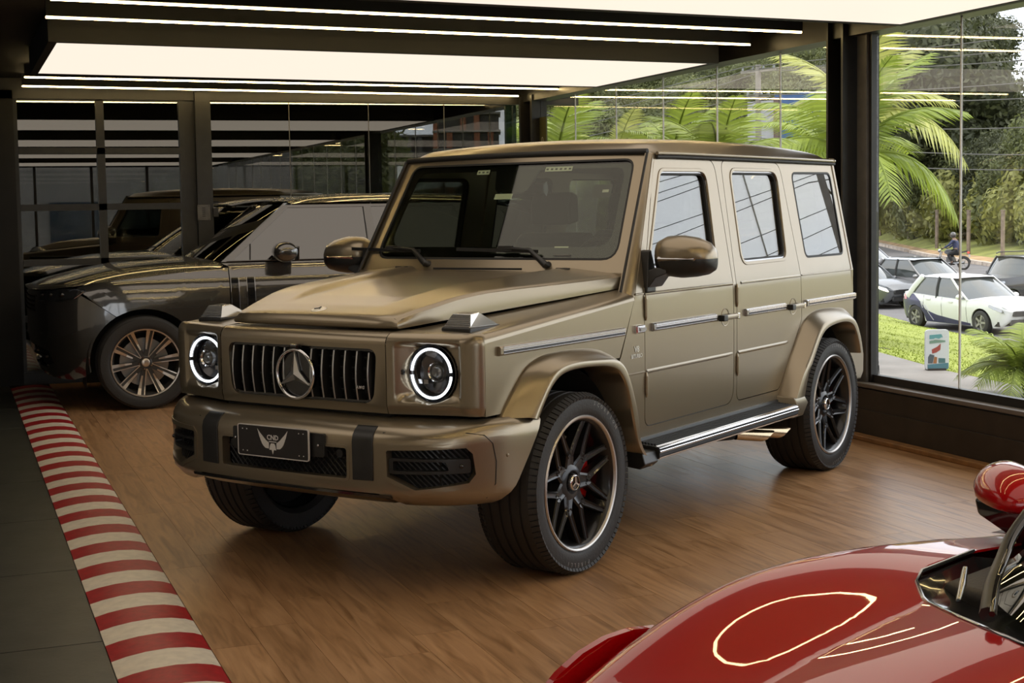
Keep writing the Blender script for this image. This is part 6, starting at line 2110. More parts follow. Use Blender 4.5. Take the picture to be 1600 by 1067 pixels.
# ---- palms
def frond_mesh(name, L, droop, width, m, n=26, seed=0):
    rg = random.Random(seed)
    mb_ = MB()
    pts = []
    for k in range(13):
        t = k / 12
        pts.append(Vector((L * (t - .16 * droop * t**3), 0, L * (.55 * t - (.35 + .75 * droop) * t * t))))
    mb_.tube(pts, [lerp(.022, .004, k / 12) for k in range(13)], 5)
    for k in range(n):
        t = .14 + .86 * k / n
        q = t * 12
        i = min(int(q), 11)
        p = pts[i].lerp(pts[i + 1], q - i)
        d = (pts[i + 1] - pts[i]).normalized()
        w = width * math.sin(PI * min(1, .15 + t * .82))**.7
        for sg in (-1, 1):
            tip = p + Vector((0, sg, 0)) * w + d * w * .55 + Vector((0, 0, -w * (.25 + .5 * droop + rg.uniform(-.1, .15))))
            mid = p.lerp(tip, .5) + Vector((0, 0, w * .12))
            bw = d * .0135
            mb_.add([p - bw, p + bw, mid + bw, mid - bw, tip], [(0, 1, 2, 3), (3, 2, 4)])
    me = mb_.mesh(name, None, fix=False)
    me.materials.append(m)
    return me
FR = {}
def frond(kind, droop):
    key = (kind, round(droop, 1))
    if key not in FR:
        m = {'palm': M_PALM, 'pale': M_PALMY, 'fine': M_PALM}[kind]
        FR[key] = frond_mesh('frond', 1.0, round(droop, 1), .30 if kind != 'fine' else .34, m, 30, len(FR))
    return FR[key]
def palm(px, D, zc, L, n, label, kind='palm', zg=-1.2, upright=0.3, seed=0, trunk_r=.10):
    rg = random.Random(seed)
    p = at(px, D, zg)
    t = empty('palm_tree', p, 0, label, 'palm')
    h = zc - zg
    MB().tube([(0, 0, -.3), (.05, .02, h * .5), (0, 0, h)], [trunk_r * 1.25, trunk_r, trunk_r * .75], 10).build('trunk', M_TRUNK, t, 60)
    for k in range(n):
        a = 2 * PI * k / n * 2.4 + rg.uniform(-.25, .25)
        q = k / n
        tilt = lerp(R(62), R(-12), q**(1.2 if upright < .5 else 1.8)) + rg.uniform(-.1, .1)
        dr = lerp(.15, .9, q)
        M = Matrix.Translation((0, 0, h)) @ Matrix.Rotation(a, 4, 'Z') @ Matrix.Rotation(-tilt * .8, 4, 'Y') @ Matrix.Scale(L * rg.uniform(.85, 1.1), 4)
        link_mesh('frond', frond(kind, dr), t, M)
    return t
palm(1330, 24, 2.35, 2.15, 11, 'large green palm just outside, its fronds spreading right of the steel column', 'palm', seed=2)
palm(1338, 30, 3.3, 2.4, 8, 'pale palm standing behind the large palm beside the steel column', 'pale', seed=4)
palm(872, 17, 2.0, 1.05, 9, 'leafy palm outside the far end of the street windows, leftmost', 'palm', upright=.8, seed=5)
palm(965, 20, 2.1, 1.0, 8, 'pale drooping palm outside, second from the far end', 'pale', seed=6)
palm(1052, 16, 2.0, 1.0, 9, 'bright green palm seen above the middle of the boxy SUV roof', 'palm', upright=.9, seed=7)
palm(1128, 15, 1.9, 1.05, 8, 'bright green upright palm left of the utility pole', 'palm', upright=.9, seed=8)
palm(1292, 27, 2.5, 1.6, 10, 'green palm left of the steel column in front of the blue building', 'palm', seed=9)
palm(1600, 13.6, -.05, .66, 18, 'low bushy palm on the lawn at the right picture edge', 'fine', zg=-.35, upright=.95, seed=10, trunk_r=.035)
# shrubs low behind the SUV roof line
for n_, (px, D, z, s_) in enumerate(((1160, 26, .9, .55), (1200, 30, 1.6, .6), (1245, 26, 1.3, .5), (1270, 22, .9, .5), (905, 24, 1.2, .5), (1010, 26, 1.2, .5))):
    t = empty('bush', at(px, D, z), n_, 'round garden bush just outside the street windows above the SUV roof', 'bush', 'garden bushes behind the SUV roof')
    t.scale = (s_, s_, s_)
    link_mesh('foliage', bush_m[2], t)
    MB().tube([(0, 0, -3.5 / s_ * .6), (0, 0, .6)], .08, 6).build('stem', M_TRUNK, t)

# ---- utility poles and wires
def pole(p, h, label):
    t = empty('utility_pole', p, .35, label, 'pole')
    MB().tube([(0, 0, -.5), (0, 0, h)], [.17, .11], 12).build('shaft', mat('pale_concrete', (.20, .18, .165), .85, noise=(3, .2)), t, 60)
    for z, w in ((h - .25, 1.8), (h - 1.3, 1.2)):
        c = MB().box((0, 0, z), (w, .09, .11)).build('crossarm', MATS['pale_concrete'], t)
        for x in (-.45, -.15, .15, .45):
            MB().lathe([(0, .03), (.05, .05), (.10, .035), (.14, .045), (.17, .0005)], 10, 'z', (x * w, 0, z + .05)).build('insulator', mat('insulator_grey', (.25, .26, .27), .3), c, 60)
    MB().tube([(0, .12, h - 2.2), (0, .9, h - 2.0), (0, 1.5, h - 2.1)], .035, 6).build('lamp_arm', MATS['pale_concrete'], t, 60)
    return t
pA = at(1187, 60, -1.6)
pole(pA, 9.0, 'pale concrete utility pole with crossarms in front of the forest hill')
pB = Vector((-9.5, 40, -1.8))
pole(pB, 10.5, 'utility pole beyond the right picture edge, mirrored in the SUV rear side window')
pC = Vector((44, 30, -1.8))
pole(pC, 10.0, 'utility pole far along the street, beyond the right picture edge')
pD = at(560, 130, -1.5)
pole(pD, 9.5, 'utility pole far away behind the back wall')
def wire(a, b, sag, label, grp, r=.016):
    pts = [a.lerp(b, k / 24) - Vector((0, 0, sag * 4 * (k / 24) * (1 - k / 24))) for k in range(25)]
    o = MB().tube(pts, r, 5).build('power_line', M_WIRE, None, 60)
    tag(o, label, 'wire', grp)
ORD = ('topmost', 'second from the top', 'third from the top', 'fourth from the top', 'fifth from the top', 'sixth from the top', 'seventh from the top', 'lowest')
for k, (h_, off, sg_) in enumerate(((8.95, -.8, .4), (8.85, -.3, .8), (8.75, .4, 1.1), (7.8, -.5, .9), (7.6, .5, 1.3), (6.6, 0, 1.3), (6.0, 0.1, 1.7), (5.3, 0, 1.5))):
    o_ = Vector((off * .8, off * .4, 0))
    wire(pA + Vector((0, 0, h_)) + o_, pB + Vector((0, 0, h_ + 1.2)) + o_, sg_, ORD[k] + ' of the cables running right from the pale utility pole', 'overhead cables to the right', .02)
    wire(pA + Vector((0, 0, h_)) + o_, pD + Vector((0, 0, h_)) + o_, sg_ * 1.2, ORD[k] + ' of the cables running left from the pale utility pole', 'overhead cables to the left', .02)
    wire(pB + Vector((0, 0, h_ + 1.2)) + o_, pC + Vector((0, 0, h_ + .8)) + o_, sg_ * 1.4, ORD[k] + ' of the cables mirrored in the boxy SUV side windows', 'mirrored cables', .014)

# ---- house with a white wall and a blue front behind the pole
hb = empty('roadside_building', at(1245, 95, -1.0), .45, 'roadside building with a white wall and blue front behind the palms', 'building')
MB().box((-1.3, 0, 4.7), (2.2, 4, 9.4)).build('white_wall', mat('white_render', (.34, .34, .34), .8, noise=(2, .1)), hb)
MB().box((1.6, -.2, 4.8), (3.6, 4, 9.8)).build('blue_front', mat('blue_cladding', (.030, .085, .21), .5, noise=(3, .15)), hb)
for k in range(2):
    MB().box((.7 + 1.7 * k, -2.22, 2.2), (1.1, .06, 1.2)).build('window', M_GLOSSB, hb)
MB().box((1.6, -2.25, 5.0), (3.6, .08, .3)).build('sign_band', mat('white_band', (.45, .45, .45), .7), hb)
MB().box((-.05, -.1, 4.75), (.4, 4.3, 9.6)).build('brown_pier', mat('brown_render', (.13, .09, .075), .8), hb)
# ---- apartment blocks under construction, seen mirrored in the back glass
def block(p, rz, w, floors, cols, wallc, label):
    t = empty('apartment_block', p, rz, label, 'building')
    H = floors * 3.0
    MB().box((0, 0, H / 2), (w - .6, 9, H)).build('core', mat('block_core', (.06, .055, .05), .9), t)
    mw_ = mat(wallc[0], wallc[1], .9, noise=(.6, .25))
    mf = mat('floor_slab', (.20, .19, .18), .9)
    for f in range(floors + 1):
        MB().box((0, 0, f * 3.0), (w, 10, .35)).build('floor_slab', mf, t)
    cw_ = w / cols
    for f in range(floors):
        for c_ in range(cols):
            if (c_ + f) % 3 != 2 or cols < 5:
                for yy in (-4.7, 4.7):
                    MB().box((-w / 2 + cw_ * (c_ + .5) - cw_ * .25, yy, f * 3 + 1.5), (cw_ * .42, .25, 2.65)).build('wall_panel', mw_, t)
    return t
def mirrored(px, D):
    """where a thing stands whose mirror image in the back glass shows at column px, D metres off"""
    p = at(px, D)
    return Vector((-7.2 - (p.x + 7.2), p.y, 0))
q = mirrored(735, 250)
block(Vector((q.x, q.y, -6)), math.atan2(q.y, q.x) + PI / 2, 11.5, 8, 5, ('orange_brick', (.26, .105, .06)), 'orange brick apartment block under construction, mirrored in the back glass')
q = mirrored(650, 262)
block(Vector((q.x, q.y, -6)), math.atan2(q.y, q.x) + PI / 2, 13, 7, 7, ('grey_block', (.15, .145, .14)), 'grey concrete apartment block under construction, mirrored in the back glass')

# ---- small sign board and floodlight on the terrace
sgn = empty('sign_board', at(1466.5, 15.9, zT), 0, 'small white sign board with coloured picture standing at the lawn edge', 'sign')
sgn.rotation_euler = (0, 0, _yaw)
W_, H_ = .265, .455
bd = lambda a, b, d: (a, d, b)
MB().plate(rpoly([(-W_ / 2, .01), (W_ / 2, .01), (W_ / 2, H_), (-W_ / 2, H_)], .045), [], bd, .03).build('board', mat('white_board', (.55, .56, .57), .6), sgn, bevel=0.004)
def pr(name, poly, c, par=sgn, d=-.0025):
    return MB().prism(poly, bd, d, .001).build(name, mat('print_' + name, c, .6), par, kind='stuff')
pr('teal_block', [(-.085, .395), (.045, .405), (.06, .375), (.05, .355), (-.085, .350)], (.10, .27, .28))
pr('green_block', [(-.085, .300), (.09, .315), (.09, .335), (-.03, .342), (-.085, .330)], (.16, .25, .19))
pr('base_band', [(-.105, .02), (.125, .015), (.125, .085), (-.105, .070)], (.06, .17, .21))
pr('teal_box', [(.015, .085), (.09, .085), (.09, .135), (.015, .140)], (.05, .13, .14), d=-.003)
pr('red_shape', [(-.06, .235), (.0, .265), (.04, .300), (.035, .230), (-.01, .200), (-.055, .190)], (.30, .055, .04))
pr('orange_shape', [(-.045, .080), (-.005, .080), (.0, .150), (-.03, .155)], (.30, .12, .04))
pr('grey_shape', [(-.10, .080), (-.05, .080), (-.03, .170), (-.08, .185), (-.10, .15)], (.07, .09, .10))
pr('white_scroll', [(-.055, .345), (-.02, .362), (.02, .352), (.05, .372), (.052, .360), (.02, .338), (-.02, .348), (-.05, .332)], (.5, .52, .52), d=-.004)
MB().box((0, .05, .012), (.20, .12, .024)).build('foot', M_SATIN, sgn)
fl_ = empty('floodlight', at(1363, 15.4, zT), _yaw - .5, 'small black LED floodlight on a bracket on the terrace', 'floodlight')
MB().box((0, 0, .13), (.15, .035, .10), M=Matrix.Rotation(R(-25), 3, 'X')).build('lamp_head', M_SATIN, fl_, bevel=0.006)
MB().box((0, -.018, .137), (.12, .006, .075), M=Matrix.Rotation(R(-25), 3, 'X')).build('lamp_glass', mat('grey_lamp_glass', (.22, .22, .21), .2), fl_)
MB().tube([(-.08, 0, .13), (-.085, .01, .02), (.085, .01, .02), (.08, 0, .13)], .006, 6).build('bracket', M_SATIN, fl_)
MB().box((0, .01, .008), (.14, .06, .016)).build('foot', M_SATIN, fl_)
cb_ = MB().tube(catmull([at(1360, 15.4, zT + .02), at(1350, 15.3, zT + .012), at(1335, 15.5, zT + .012), at(1320, 15.2, zT + .012)], 6), .006, 6).build('lamp_cable', M_SATIN, None, 60)
tag(cb_, 'thin black cable running from the floodlight along the terrace', 'cable')
rk = MB().ball((0, 0, 0), (.16, .05, .03), 10, 6).build('fallen_branch', M_TRUNK, None, 60)
rk.location = at(1383, 21, -.52)
tag(rk, 'short brown piece of wood lying on the lawn', 'branch')
# =================================================================== cars in the street (built facing -y)
def street_car(p, rz, dims, paint_m, label, cat='car', two_tone=None, livery=False, boxy=False, roof_m=None, lamp_on=False, plate=True):
    L, W, H = dims
    t = empty('street_car', p, rz, label, cat)
    h = L / 2
    hw = W / 2
    wr_ = .315 if not boxy else .36
    ya, yb = -h + .80, h - .72
    belt = H * (.60 if not boxy else .64)
    # lower body: half sections swept along the length
    if boxy:
        prof = [(-h, .80, .50, belt - .18), (-h + .10, .90, .30, belt - .06), (-h + .6, .98, .27, belt - .04), (-h + 1.35, 1.0, .25, belt), (0, 1.0, .25, belt), (h - .25, 1.0, .28, belt), (h - .04, .97, .34, belt - .02), (h, .93, .42, belt - .1)]
    else:
        prof = [(-h, .62, .42, .62), (-h + .08, .80, .26, .72), (-h + .30, .92, .20, .80), (-h + .75, .98, .20, .90), (-h + 1.20, 1.0, .20, belt - .02), (0, 1.0, .20, belt), (h - .70, 1.0, .22, belt + .06), (h - .20, .93, .26, belt + .10), (h - .04, .84, .34, belt + .02), (h, .72, .42, belt - .12)]
    ys = [q[0] for q in prof]
    def sec(y):
        w = smooth_interp([(q[0], q[1]) for q in prof], y)
        zb = smooth_interp([(q[0], q[2]) for q in prof], y)
        zt = smooth_interp([(q[0], q[3]) for q in prof], y)
        return w * hw, zb, zt
    def bodyside(sg):
        def fn(y, k, d):
            w, zb, zt = sec(y)
            z = lerp(zb, zt, k)
            bul = 1 - .10 * (1 - k)**2.5 - .05 * max(0, k - .7)**1.5 / .16
            return (sg * (w * bul - d), y, z)
        return fn
    kz = lambda y, z: (z - sec(y)[1]) / max(.01, sec(y)[2] - sec(y)[1])
    cy = [lerp(-h, h, k / 24) for k in range(1, 24)]
    for sg in (1, -1):
        pts = []
        for yc in (ya, yb):
            arc = []
            for k in range(13):
                a = R(180 - 180 * k / 12)
                yy, zz = yc + (wr_ + .05) * math.cos(a), wr_ + (wr_ + .05) * math.sin(a)
                arc.append((yy, max(.0, kz(yy, zz))))
            arc[0] = (arc[0][0], 0.0)
            arc[-1] = (arc[-1][0], 0.0)
            pts += arc
        outl = [(-h, 0)] + pts + [(h, 0), (h, 1), (-h, 1)]
        bs_ = MB().plate(outl, [], bodyside(sg), .03, cy, [.2, .4, .6, .75, .85, .92]).build('body_side', paint_m, t, 50)
        for yy in (-.18 * L + .0, .06 * L, .24 * L):
            w, zb, zt = sec(yy)
            MB().tube([Vector(bodyside(sg)(yy, k, -.002)) for k in (.12, .4, .7, .98)], .006, 4).build('door_seam', M_SEAL, bs_)
        for yy in (-.03 * L, .19 * L):
            MB().box(Vector(bodyside(sg)(yy, .86, -.012)), (.03, .17, .03)).build('door_handle', paint_m, bs_)
        if livery:
            lv = mat('blue_livery', (.030, .026, .115), .4, coat=.5)
            MB().plate([(h - .05, .02), (h - .05, .75), (yb + .1, .98), (yb - .25, .72), (yb - .45, .45), (yb - .9, .30), (ya + .42, .10), (ya + .42, .01), (yb - .42, .01), (yb - .36, .30), (yb - .2, .52), (yb, .58), (yb + .25, .50), (yb + .38, .25), (yb + .38, .02)], [], lambda a, b, d: bodyside(sg)(a, b, d - .006), .008, cy, [.2, .4, .6, .75]).build('blue_livery', lv, bs_, 50)
            for y0, k0, y1, k1 in ((yb - .28, .72, yb - .36, .50), (yb - .42, .62, yb - .58, .40), (yb - .55, .40, yb - .75, .08)):
                MB().bar(Vector(bodyside(sg)(y0, k0, -.012)), Vector(bodyside(sg)(y1, k1, -.012)), .05, .006).build('white_stripe', mat('livery_white', (.5, .5, .5), .5), bs_)
        # arch liners
        for yc in (ya, yb):
            ring = [(yc + (wr_ + .06) * math.cos(PI * k / 10), wr_ + (wr_ + .06) * math.sin(PI * k / 10)) for k in range(11)]
            w_ = MB().loft([[Vector((x * sg, a, b)) for a, b in ring] for x in (hw * .90, hw * .6)], False, False)
            w_.build('wheel_well', M_UNDER, t)
    # top surface: hood and rear deck
    def topf(i, j):
        y = lerp(-h, h, i)
        w, zb, zt = sec(y)
        tt = lerp(-1, 1, j)
        return (tt * w * .955, y, zt + (.07 if not boxy else .04) * (1 - tt * tt) * (1 - .5 * abs(lerp(-1, 1, i))**6))
    MB().grid(topf, 36, 10).build('hood_and_deck', paint_m, t, 60)
    for yy, nm in ((-h, 'front_bumper'), (h, 'rear_bumper')):
        w, zb, zt = sec(yy)
        s_ = -1 if yy < 0 else 1
        MB().grid(lambda i, j: (lerp(-1, 1, i) * w * .97, yy + s_ * .10 * (1 - lerp(-1, 1, i)**2) * math.sin(PI * (.15 + .7 * j)), lerp(zb, zt + .05 * (1 - lerp(-1, 1, i)**2), j)), 16, 8).build(nm, paint_m, t, 60)
    MB().box((0, 0, .30), (W * .86, L * .90, .12)).build('floor_pan', M_UNDER, t)
    # glasshouse
    if boxy:
        yb0, yt0, yt1, yb1 = -h + 1.35, -h + 1.75, h - .12, h - .04
    else:
        yb0, yt0, yt1, yb1 = -h + 1.10, -h + 1.95, h - .75, h - .22
    wb_, wt_ = hw * .93, hw * (.76 if not boxy else .86)
    zb_, zt_ = belt - .03, H - .06
    def gh(y_b, y_t, x_, zz):
        f = (zz - zb_) / (zt_ - zb_)
        return Vector((x_ * lerp(wb_, wt_, f), lerp(y_b, y_t, f), zz))
    gl = mat('street_car_glass', (.055, .062, .060), .05, 0, coat=1.0)
    ghm = MB()
    rings = []
    for zz in [lerp(zb_, zt_, k / 5) for k in range(6)]:
        f = (zz - zb_) / (zt_ - zb_)
        w_ = lerp(wb_, wt_, f) + .03 * math.sin(PI * f)
        y0, y1 = lerp(yb0, yt0, f), lerp(yb1, yt1, f)
        ring = [Vector((-w_, y0 + .22, zz)), Vector((-w_ * .6, y0 + .05, zz)), Vector((0, y0, zz)), Vector((w_ * .6, y0 + .05, zz)), Vector((w_, y0 + .22, zz)), Vector((w_, (y0 + y1) / 2, zz)), Vector((w_, y1 - .10, zz)), Vector((w_ * .7, y1, zz)), Vector((0, y1 + .02, zz)), Vector((-w_ * .7, y1, zz)), Vector((-w_, y1 - .10, zz)), Vector((-w_, (y0 + y1) / 2, zz))]
        rings.append(ring)
    ghm.loft(rings, True, True)
    ghm.build('cabin_glass', gl, t, 40)
    rm = roof_m or paint_m
    def roofp(i, j):
        y = lerp(yt0 - .06, yt1 + .06, i)
        tt = lerp(-1, 1, j)
        e = 1 - abs(lerp(-1, 1, i))**5
        return (tt * (wt_ + .035) * (1 - .06 * (1 - e)), y, zt_ - .015 + (.075 if not boxy else .05) * (1 - tt**4) * (.3 + .7 * e))
    ro = MB().grid(roofp, 16, 12).build('roof', rm, t, 60)
    if boxy:
        for sg in (1, -1):
            MB().tube([(sg * wt_ * .92, yt0 + .1, H + .02), (sg * wt_ * .92, yt0 + .2, H + .06), (sg * wt_ * .92, yt1 - .2, H + .06), (sg * wt_ * .92, yt1 - .1, H + .02)], .02, 6).build('roof_rail', M_SATIN, ro)
    for sg in (1, -1):
        for (y0, y1, wd) in ((yb0 + .22, yt0 + .20, .055), (lerp(yb0, yb1, .52), lerp(yt0, yt1, .46), .06), (yb1 - .16, yt1 - .10, .16 if not boxy else .10)):
            a = Vector((sg * (wb_ + .012), y0, zb_))
            b = Vector((sg * (wt_ + .014), y1, zt_))
            m_ = a.lerp(b, .5) + Vector((sg * .03, 0, 0))
            MB().tube([a, m_, b], wd * .55, 6).build('pillar', paint_m if wd != .06 else M_SEAL, t, 60)
        mq = MB().ball((sg * (hw + .06), yb0 + .42, zb_ + .08), (.10, .07, .07), 10, 6).build('mirror', paint_m if not boxy else M_SATIN, t, 60)
        # lamps
        w, zb, zt = sec(-h + .16)
        hl_ = MB().plate(rpoly([(-h + .05, .70), (-h + .52, .82), (-h + .50, .90), (-h + .12, .88)], .03), [], lambda a, b, d: bodyside(sg)(a, b, d - .012), .02, [-h + .2, -h + .35]).build('headlight', mat('street_lamp_glass', (.30, .31, .32), .1, .6, coat=1) if not lamp_on else mat('headlight_on', (.8, .8, .6), .3, emit=(1, .95, .7), estr=4), t, 50)
        MB().plate(rpoly([(h - .34, .72), (h - .02, .66), (h - .02, .86), (h - .30, .92)], .02), [], lambda a, b, d: bodyside(sg)(a, b, d - .012), .02, [h - .2]).build('tail_light', MATS['tail_red'], t, 50)
    for z0, z1, fr in ((.50 if not boxy else .62, .64 if not boxy else .82, .62), (.28, .42, .70)):
        MB().plate(rpoly([(-hw * fr, z0), (hw * fr, z0), (hw * fr * .92, z1), (-hw * fr * .92, z1)], .04), [], lambda a, b, d: (a, -h - .105 + .10 * (a / hw)**2 + d, b), .03, [0]).build('grille', M_SATIN, t, 50)
    MB().bar((-hw * .5, -h - .118, .645), (hw * .5, -h - .118, .645), .015, .02).build('grille_bar', M_CHROME, t)
    if plate:
        pt_ = MB().box((0, -h - .122, .47), (.40, .015, .13)).build('number_plate', mat('plate_white', (.40, .40, .42), .5), t)
        MB().box((0, -h - .131, .523), (.40, .004, .025)).build('plate_band', mat('plate_blue', (.02, .05, .22), .5), pt_)
    whl = bpy.data.objects.new('wheel', None)
    COL.objects.link(whl)
    whl.parent = t
    link_mesh('tyre', SC_TYRE, whl)
    link_mesh('rim', SC_RIM, whl)
    k_ = wr_ / .315
    whl.scale = (1, k_, k_)
    whl.location = (hw - .11, ya, wr_)
    for x, y, f in ((hw - .11, yb, 0), (-hw + .11, ya, 1), (-hw + .11, yb, 1)):
        w_ = copy_tree(whl, t)
        w_.location = (x, y, wr_)
        w_.rotation_euler = (0, 0, PI if f else 0)
    return t
SC_TYRE = MB().lathe([(-.09, .20), (-.10, .27), (-.08, .31), (.08, .31), (.10, .27), (.09, .20)], 28, 'x').mesh('tyre', 40); SC_TYRE.materials.append(M_RUBBER)
rmb = MB().lathe([(.02, .0005), (.02, .185), (.085, .205), (.09, .195), (.04, .18)], 28, 'x')
for k in range(5):
    a = 2 * PI * k / 5
    rmb.bar((.075, .03 * math.cos(a), .03 * math.sin(a)), (.078, .20 * math.cos(a), .20 * math.sin(a)), .055, .02, up=(1, 0, 0))
SC_RIM = rmb.mesh('rim', 30); SC_RIM.materials.append(mat('silver_rim', (.30, .29, .28), .4, .6))
P_WHITE = mat('white_car_paint', (0.672, 0.672, 0.688), .4, 0, coat=.25)
P_SILVER = mat('silver_car_paint', (0.240, 0.232, 0.232), .3, .5, coat=.8)
P_GREY = mat('grey_car_paint', (0.120, 0.125, 0.136), .3, .5, coat=.8)
P_SILVL = mat('light_silver_paint', (0.320, 0.320, 0.336), .3, .4, coat=.8)
P_BLACK = mat('black_car_paint', (.022, .023, .026), .25, .2, coat=.8)
# the viewpoint looks along FW2; heading angles are given from "towards the viewer", positive to picture right
def head(deg):
    """rotation so that the car's nose points towards the viewer, turned deg to picture right"""
    d = (-FW2 * math.cos(R(deg)) + RT2 * math.sin(R(deg)))
    return math.atan2(d.x, -d.y)
street_car(at(1523, 38.6, zR), head(22), (4.15, 1.74, 1.48), P_WHITE, 'white hatchback with dark blue livery on its flank beside the lawn', livery=True)
street_car(at(1447, 48.5, zR), head(26), (4.25, 1.80, 1.60), P_SILVER, 'silver compact SUV in the street just behind the white hatchback', roof_m=P_GREY)
street_car(at(1346, 48.5, zR), head(28), (4.3, 1.74, 1.48), P_GREY, 'dark grey car with lit headlight beside the window frame, nearest the lawn', lamp_on=True)
street_car(at(1349, 61, zR + .1), head(30), (4.3, 1.78, 1.62), P_SILVL, 'pale silver car in the street behind the dark grey car')
street_car(at(1597, 45.5, zR), head(-62), (4.3, 1.85, 1.76), P_BLACK, 'black boxy off-road car at the right picture edge behind the low palm', boxy=True)

# =================================================================== motorbike and rider
mp = at(1487.5, 70, -1.62)
hd_ = head(-128)
mk = empty('motorbike', mp, hd_, 'dark motorbike with red tail light riding away along the road', 'motorbike')
for y, nm in ((-.66, 'front_wheel'), (.62, 'rear_wheel')):
    w = MB().tube([(0, y + .27 * math.cos(t), .31 + .27 * math.sin(t)) for t in [2 * PI * k / 28 for k in range(28)]], .05, 8, True).build(nm, M_RUBBER, mk, 60)
    sp_ = MB()
    for k in range(6):
        a = 2 * PI * k / 6
        sp_.bar((0, y, .31), (0, y + .25 * math.cos(a), .31 + .25 * math.sin(a)), .018, .018)
    sp_.build('wheel_spokes', M_CHROMED, w, kind='stuff')
MB().loft([[Vector((x * w_, y, z)) for x, z in ((-1, zc - hh), (1, zc - hh), (1, zc + hh * .4), (.6, zc + hh), (-.6, zc + hh), (-1, zc + hh * .4))] for y, w_, zc, hh in ((-.30, .08, .86, .06), (-.18, .14, .88, .12), (.05, .13, .86, .11), (.12, .10, .82, .06))], True, True).build('fuel_tank', mat('bike_black', (.02, .02, .022), .3, coat=.5), mk, 50)
MB().loft([[Vector((x * w_, y, z + d)) for x, d in ((-1, -.03), (1, -.03), (.8, .04), (-.8, .04))] for y, w_, z in ((.05, .09, .80), (.30, .14, .80), (.62, .11, .86), (.78, .07, .90))], True, True).build('saddle', M_INT, mk, 50)
MB().box((0, -.02, .45), (.24, .40, .34)).build('engine', M_GREYST, mk, bevel=0.04)
for s in (-1, 1):
    MB().tube([(s * .09, -.66, .31), (s * .09, -.48, .88)], .025, 8).build('fork_leg', M_CHROMED, mk, 60)
    MB().tube([(s * .10, .62, .31), (s * .10, .10, .42)], .025, 8).build('swing_arm', M_SATIN, mk, 60)
    MB().tube([(s * .02, -.46, .98), (s * .20, -.42, 1.05), (s * .36, -.30, 1.03)], .016, 8).build('handlebar', M_SATIN, mk, 60)
    mir = MB().tube([(s * .28, -.38, 1.05), (s * .34, -.42, 1.18)], .008, 6).build('mirror_arm', M_SATIN, mk)
    MB().ball((s * .35, -.42, 1.21), (.055, .02, .035), 8, 6).build('mirror', M_SATIN, mir, 60)
MB().ball((0, -.58, .92), (.09, .08, .09), 10, 8).build('headlamp', M_CHROMED, mk, 60)
MB().tube([(.14, -.1, .35), (.15, .3, .32), (.16, .72, .38)], [.025, .04, .045], 8).build('exhaust', M_CHROMED, mk, 60)
MB().box((0, .86, .84), (.14, .06, .08)).build('tail_light', mat('tail_lit', (.5, .02, .02), .3, emit=(1, .06, .04), estr=1.2), mk, bevel=0.01)
MB().box((0, .90, .68), (.18, .015, .14)).build('number_plate', MATS['plate_white'], mk)
MB().tube([(0, .62 + .33 * math.cos(t), .31 + .33 * math.sin(t)) for t in [R(10 + 110 * k / 10) for k in range(11)]], .04, 6).build('rear_mudguard', M_SATIN, mk, 60)
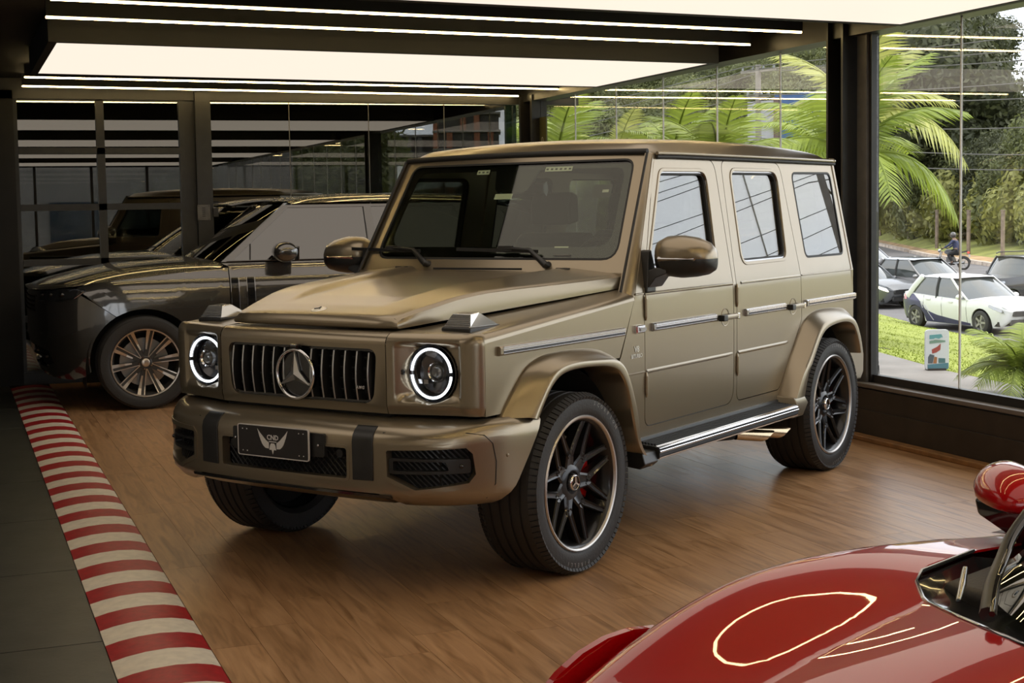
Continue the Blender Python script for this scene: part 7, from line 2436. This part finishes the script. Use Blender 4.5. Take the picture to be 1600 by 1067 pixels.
# rider: one skinned body with jacket and trousers as children
def skin_body(name, joints, edges, parent, m, root=0):
    me = bpy.data.meshes.new(name)
    me.from_pydata([j[0] for j in joints], edges, [])
    o = bpy.data.objects.new(name, me)
    COL.objects.link(o)
    if parent: o.parent = parent
    md = o.modifiers.new('skin', 'SKIN')
    for v, j in zip(me.skin_vertices[0].data, joints):
        v.radius = (j[1], j[1] * (j[2] if len(j) > 2 else 1))
    me.skin_vertices[0].data[root].use_root = True
    sb_ = o.modifiers.new('sub', 'SUBSURF'); sb_.levels = 1; sb_.render_levels = 2
    me.materials.append(m)
    return o
M_SKIN = mat('skin', (.17, .10, .07), .6)
M_JACKET = mat('navy_jacket', (.022, .032, .085), .7)
M_TROUS = mat('dark_trousers', (.012, .012, .014), .8)
def build_rider():
    r = empty('person', mp, hd_, 'rider in a navy jacket, dark trousers and helmet sitting on the motorbike', 'person')
    J = [((0, .30, .90), .145), ((0, .26, 1.10), .15), ((0, .20, 1.30), .17), ((0, .15, 1.44), .13), ((0, .13, 1.53), .06), ((0, .10, 1.66), .095),
         ((.19, .16, 1.40), .075), ((.29, .00, 1.20), .052), ((.33, -.22, 1.07), .038), ((.34, -.30, 1.045), .034),
         ((-.19, .16, 1.40), .075), ((-.29, .00, 1.20), .052), ((-.33, -.22, 1.07), .038), ((-.34, -.30, 1.045), .034),
         ((.12, .26, .86), .11), ((.22, -.08, .74), .085), ((.20, .14, .40), .058), ((.20, .04, .30), .042),
         ((-.12, .26, .86), .11), ((-.22, -.08, .74), .085), ((-.20, .14, .40), .058), ((-.20, .04, .30), .042)]
    E_ = [(0, 1), (1, 2), (2, 3), (3, 4), (4, 5), (3, 6), (6, 7), (7, 8), (8, 9), (3, 10), (10, 11), (11, 12), (12, 13), (0, 14), (14, 15), (15, 16), (16, 17), (0, 18), (18, 19), (19, 20), (20, 21)]
    skin_body('body', [(a, b * .92) for a, b in J], E_, r, M_SKIN)
    jk = [0, 1, 2, 3, 6, 7, 8, 10, 11, 12]
    mp_ = {k: i for i, k in enumerate(jk)}
    skin_body('jacket', [(J[k][0], J[k][1] * 1.12) for k in jk], [(mp_[a], mp_[b]) for a, b in E_ if a in mp_ and b in mp_], r, M_JACKET)
    tr = [0, 14, 15, 16, 18, 19, 20]
    mp_ = {k: i for i, k in enumerate(tr)}
    skin_body('trousers', [(J[k][0], J[k][1] * 1.10) for k in tr], [(mp_[a], mp_[b]) for a, b in E_ if a in mp_ and b in mp_], r, M_TROUS)
    hm = MB().ball((0, .10, 1.68), (.135, .155, .145), 16, 12).build('helmet', mat('dark_helmet', (.025, .025, .028), .2, coat=.8), r, 60)
    MB().grid(lambda i, j: (.14 * math.sin(lerp(-1.1, 1.1, i)), .10 - .162 * math.cos(lerp(-1.1, 1.1, i)), lerp(1.63, 1.74, j)), 10, 3).build('visor', M_GLOSSB, hm, 60)
    for s in (1, -1):
        for k in range(4):      # gloved fingers closed round the grips
            MB().tube([(s * (.30 + .018 * k), -.33, 1.06), (s * (.30 + .018 * k), -.345, 1.035), (s * (.30 + .018 * k), -.325, 1.01), (s * (.30 + .018 * k), -.30, 1.02)], .011, 6).build('finger', M_TROUS, r, 60)
        MB().tube([(s * .285, -.29, 1.04), (s * .275, -.30, 1.015), (s * .285, -.32, 1.005)], .012, 6).build('thumb', M_TROUS, r, 60)
        MB().loft([[Vector((s * .20 + x, y, z)) for x, z in ((-.045, .22), (.045, .22), (.04, .30 + hh), (-.04, .30 + hh))] for y, hh in ((-.14, -.02), (-.04, .02), (.10, .06))], True, True).build('boot', M_TROUS, r, 40, bevel=0.01)
build_rider()
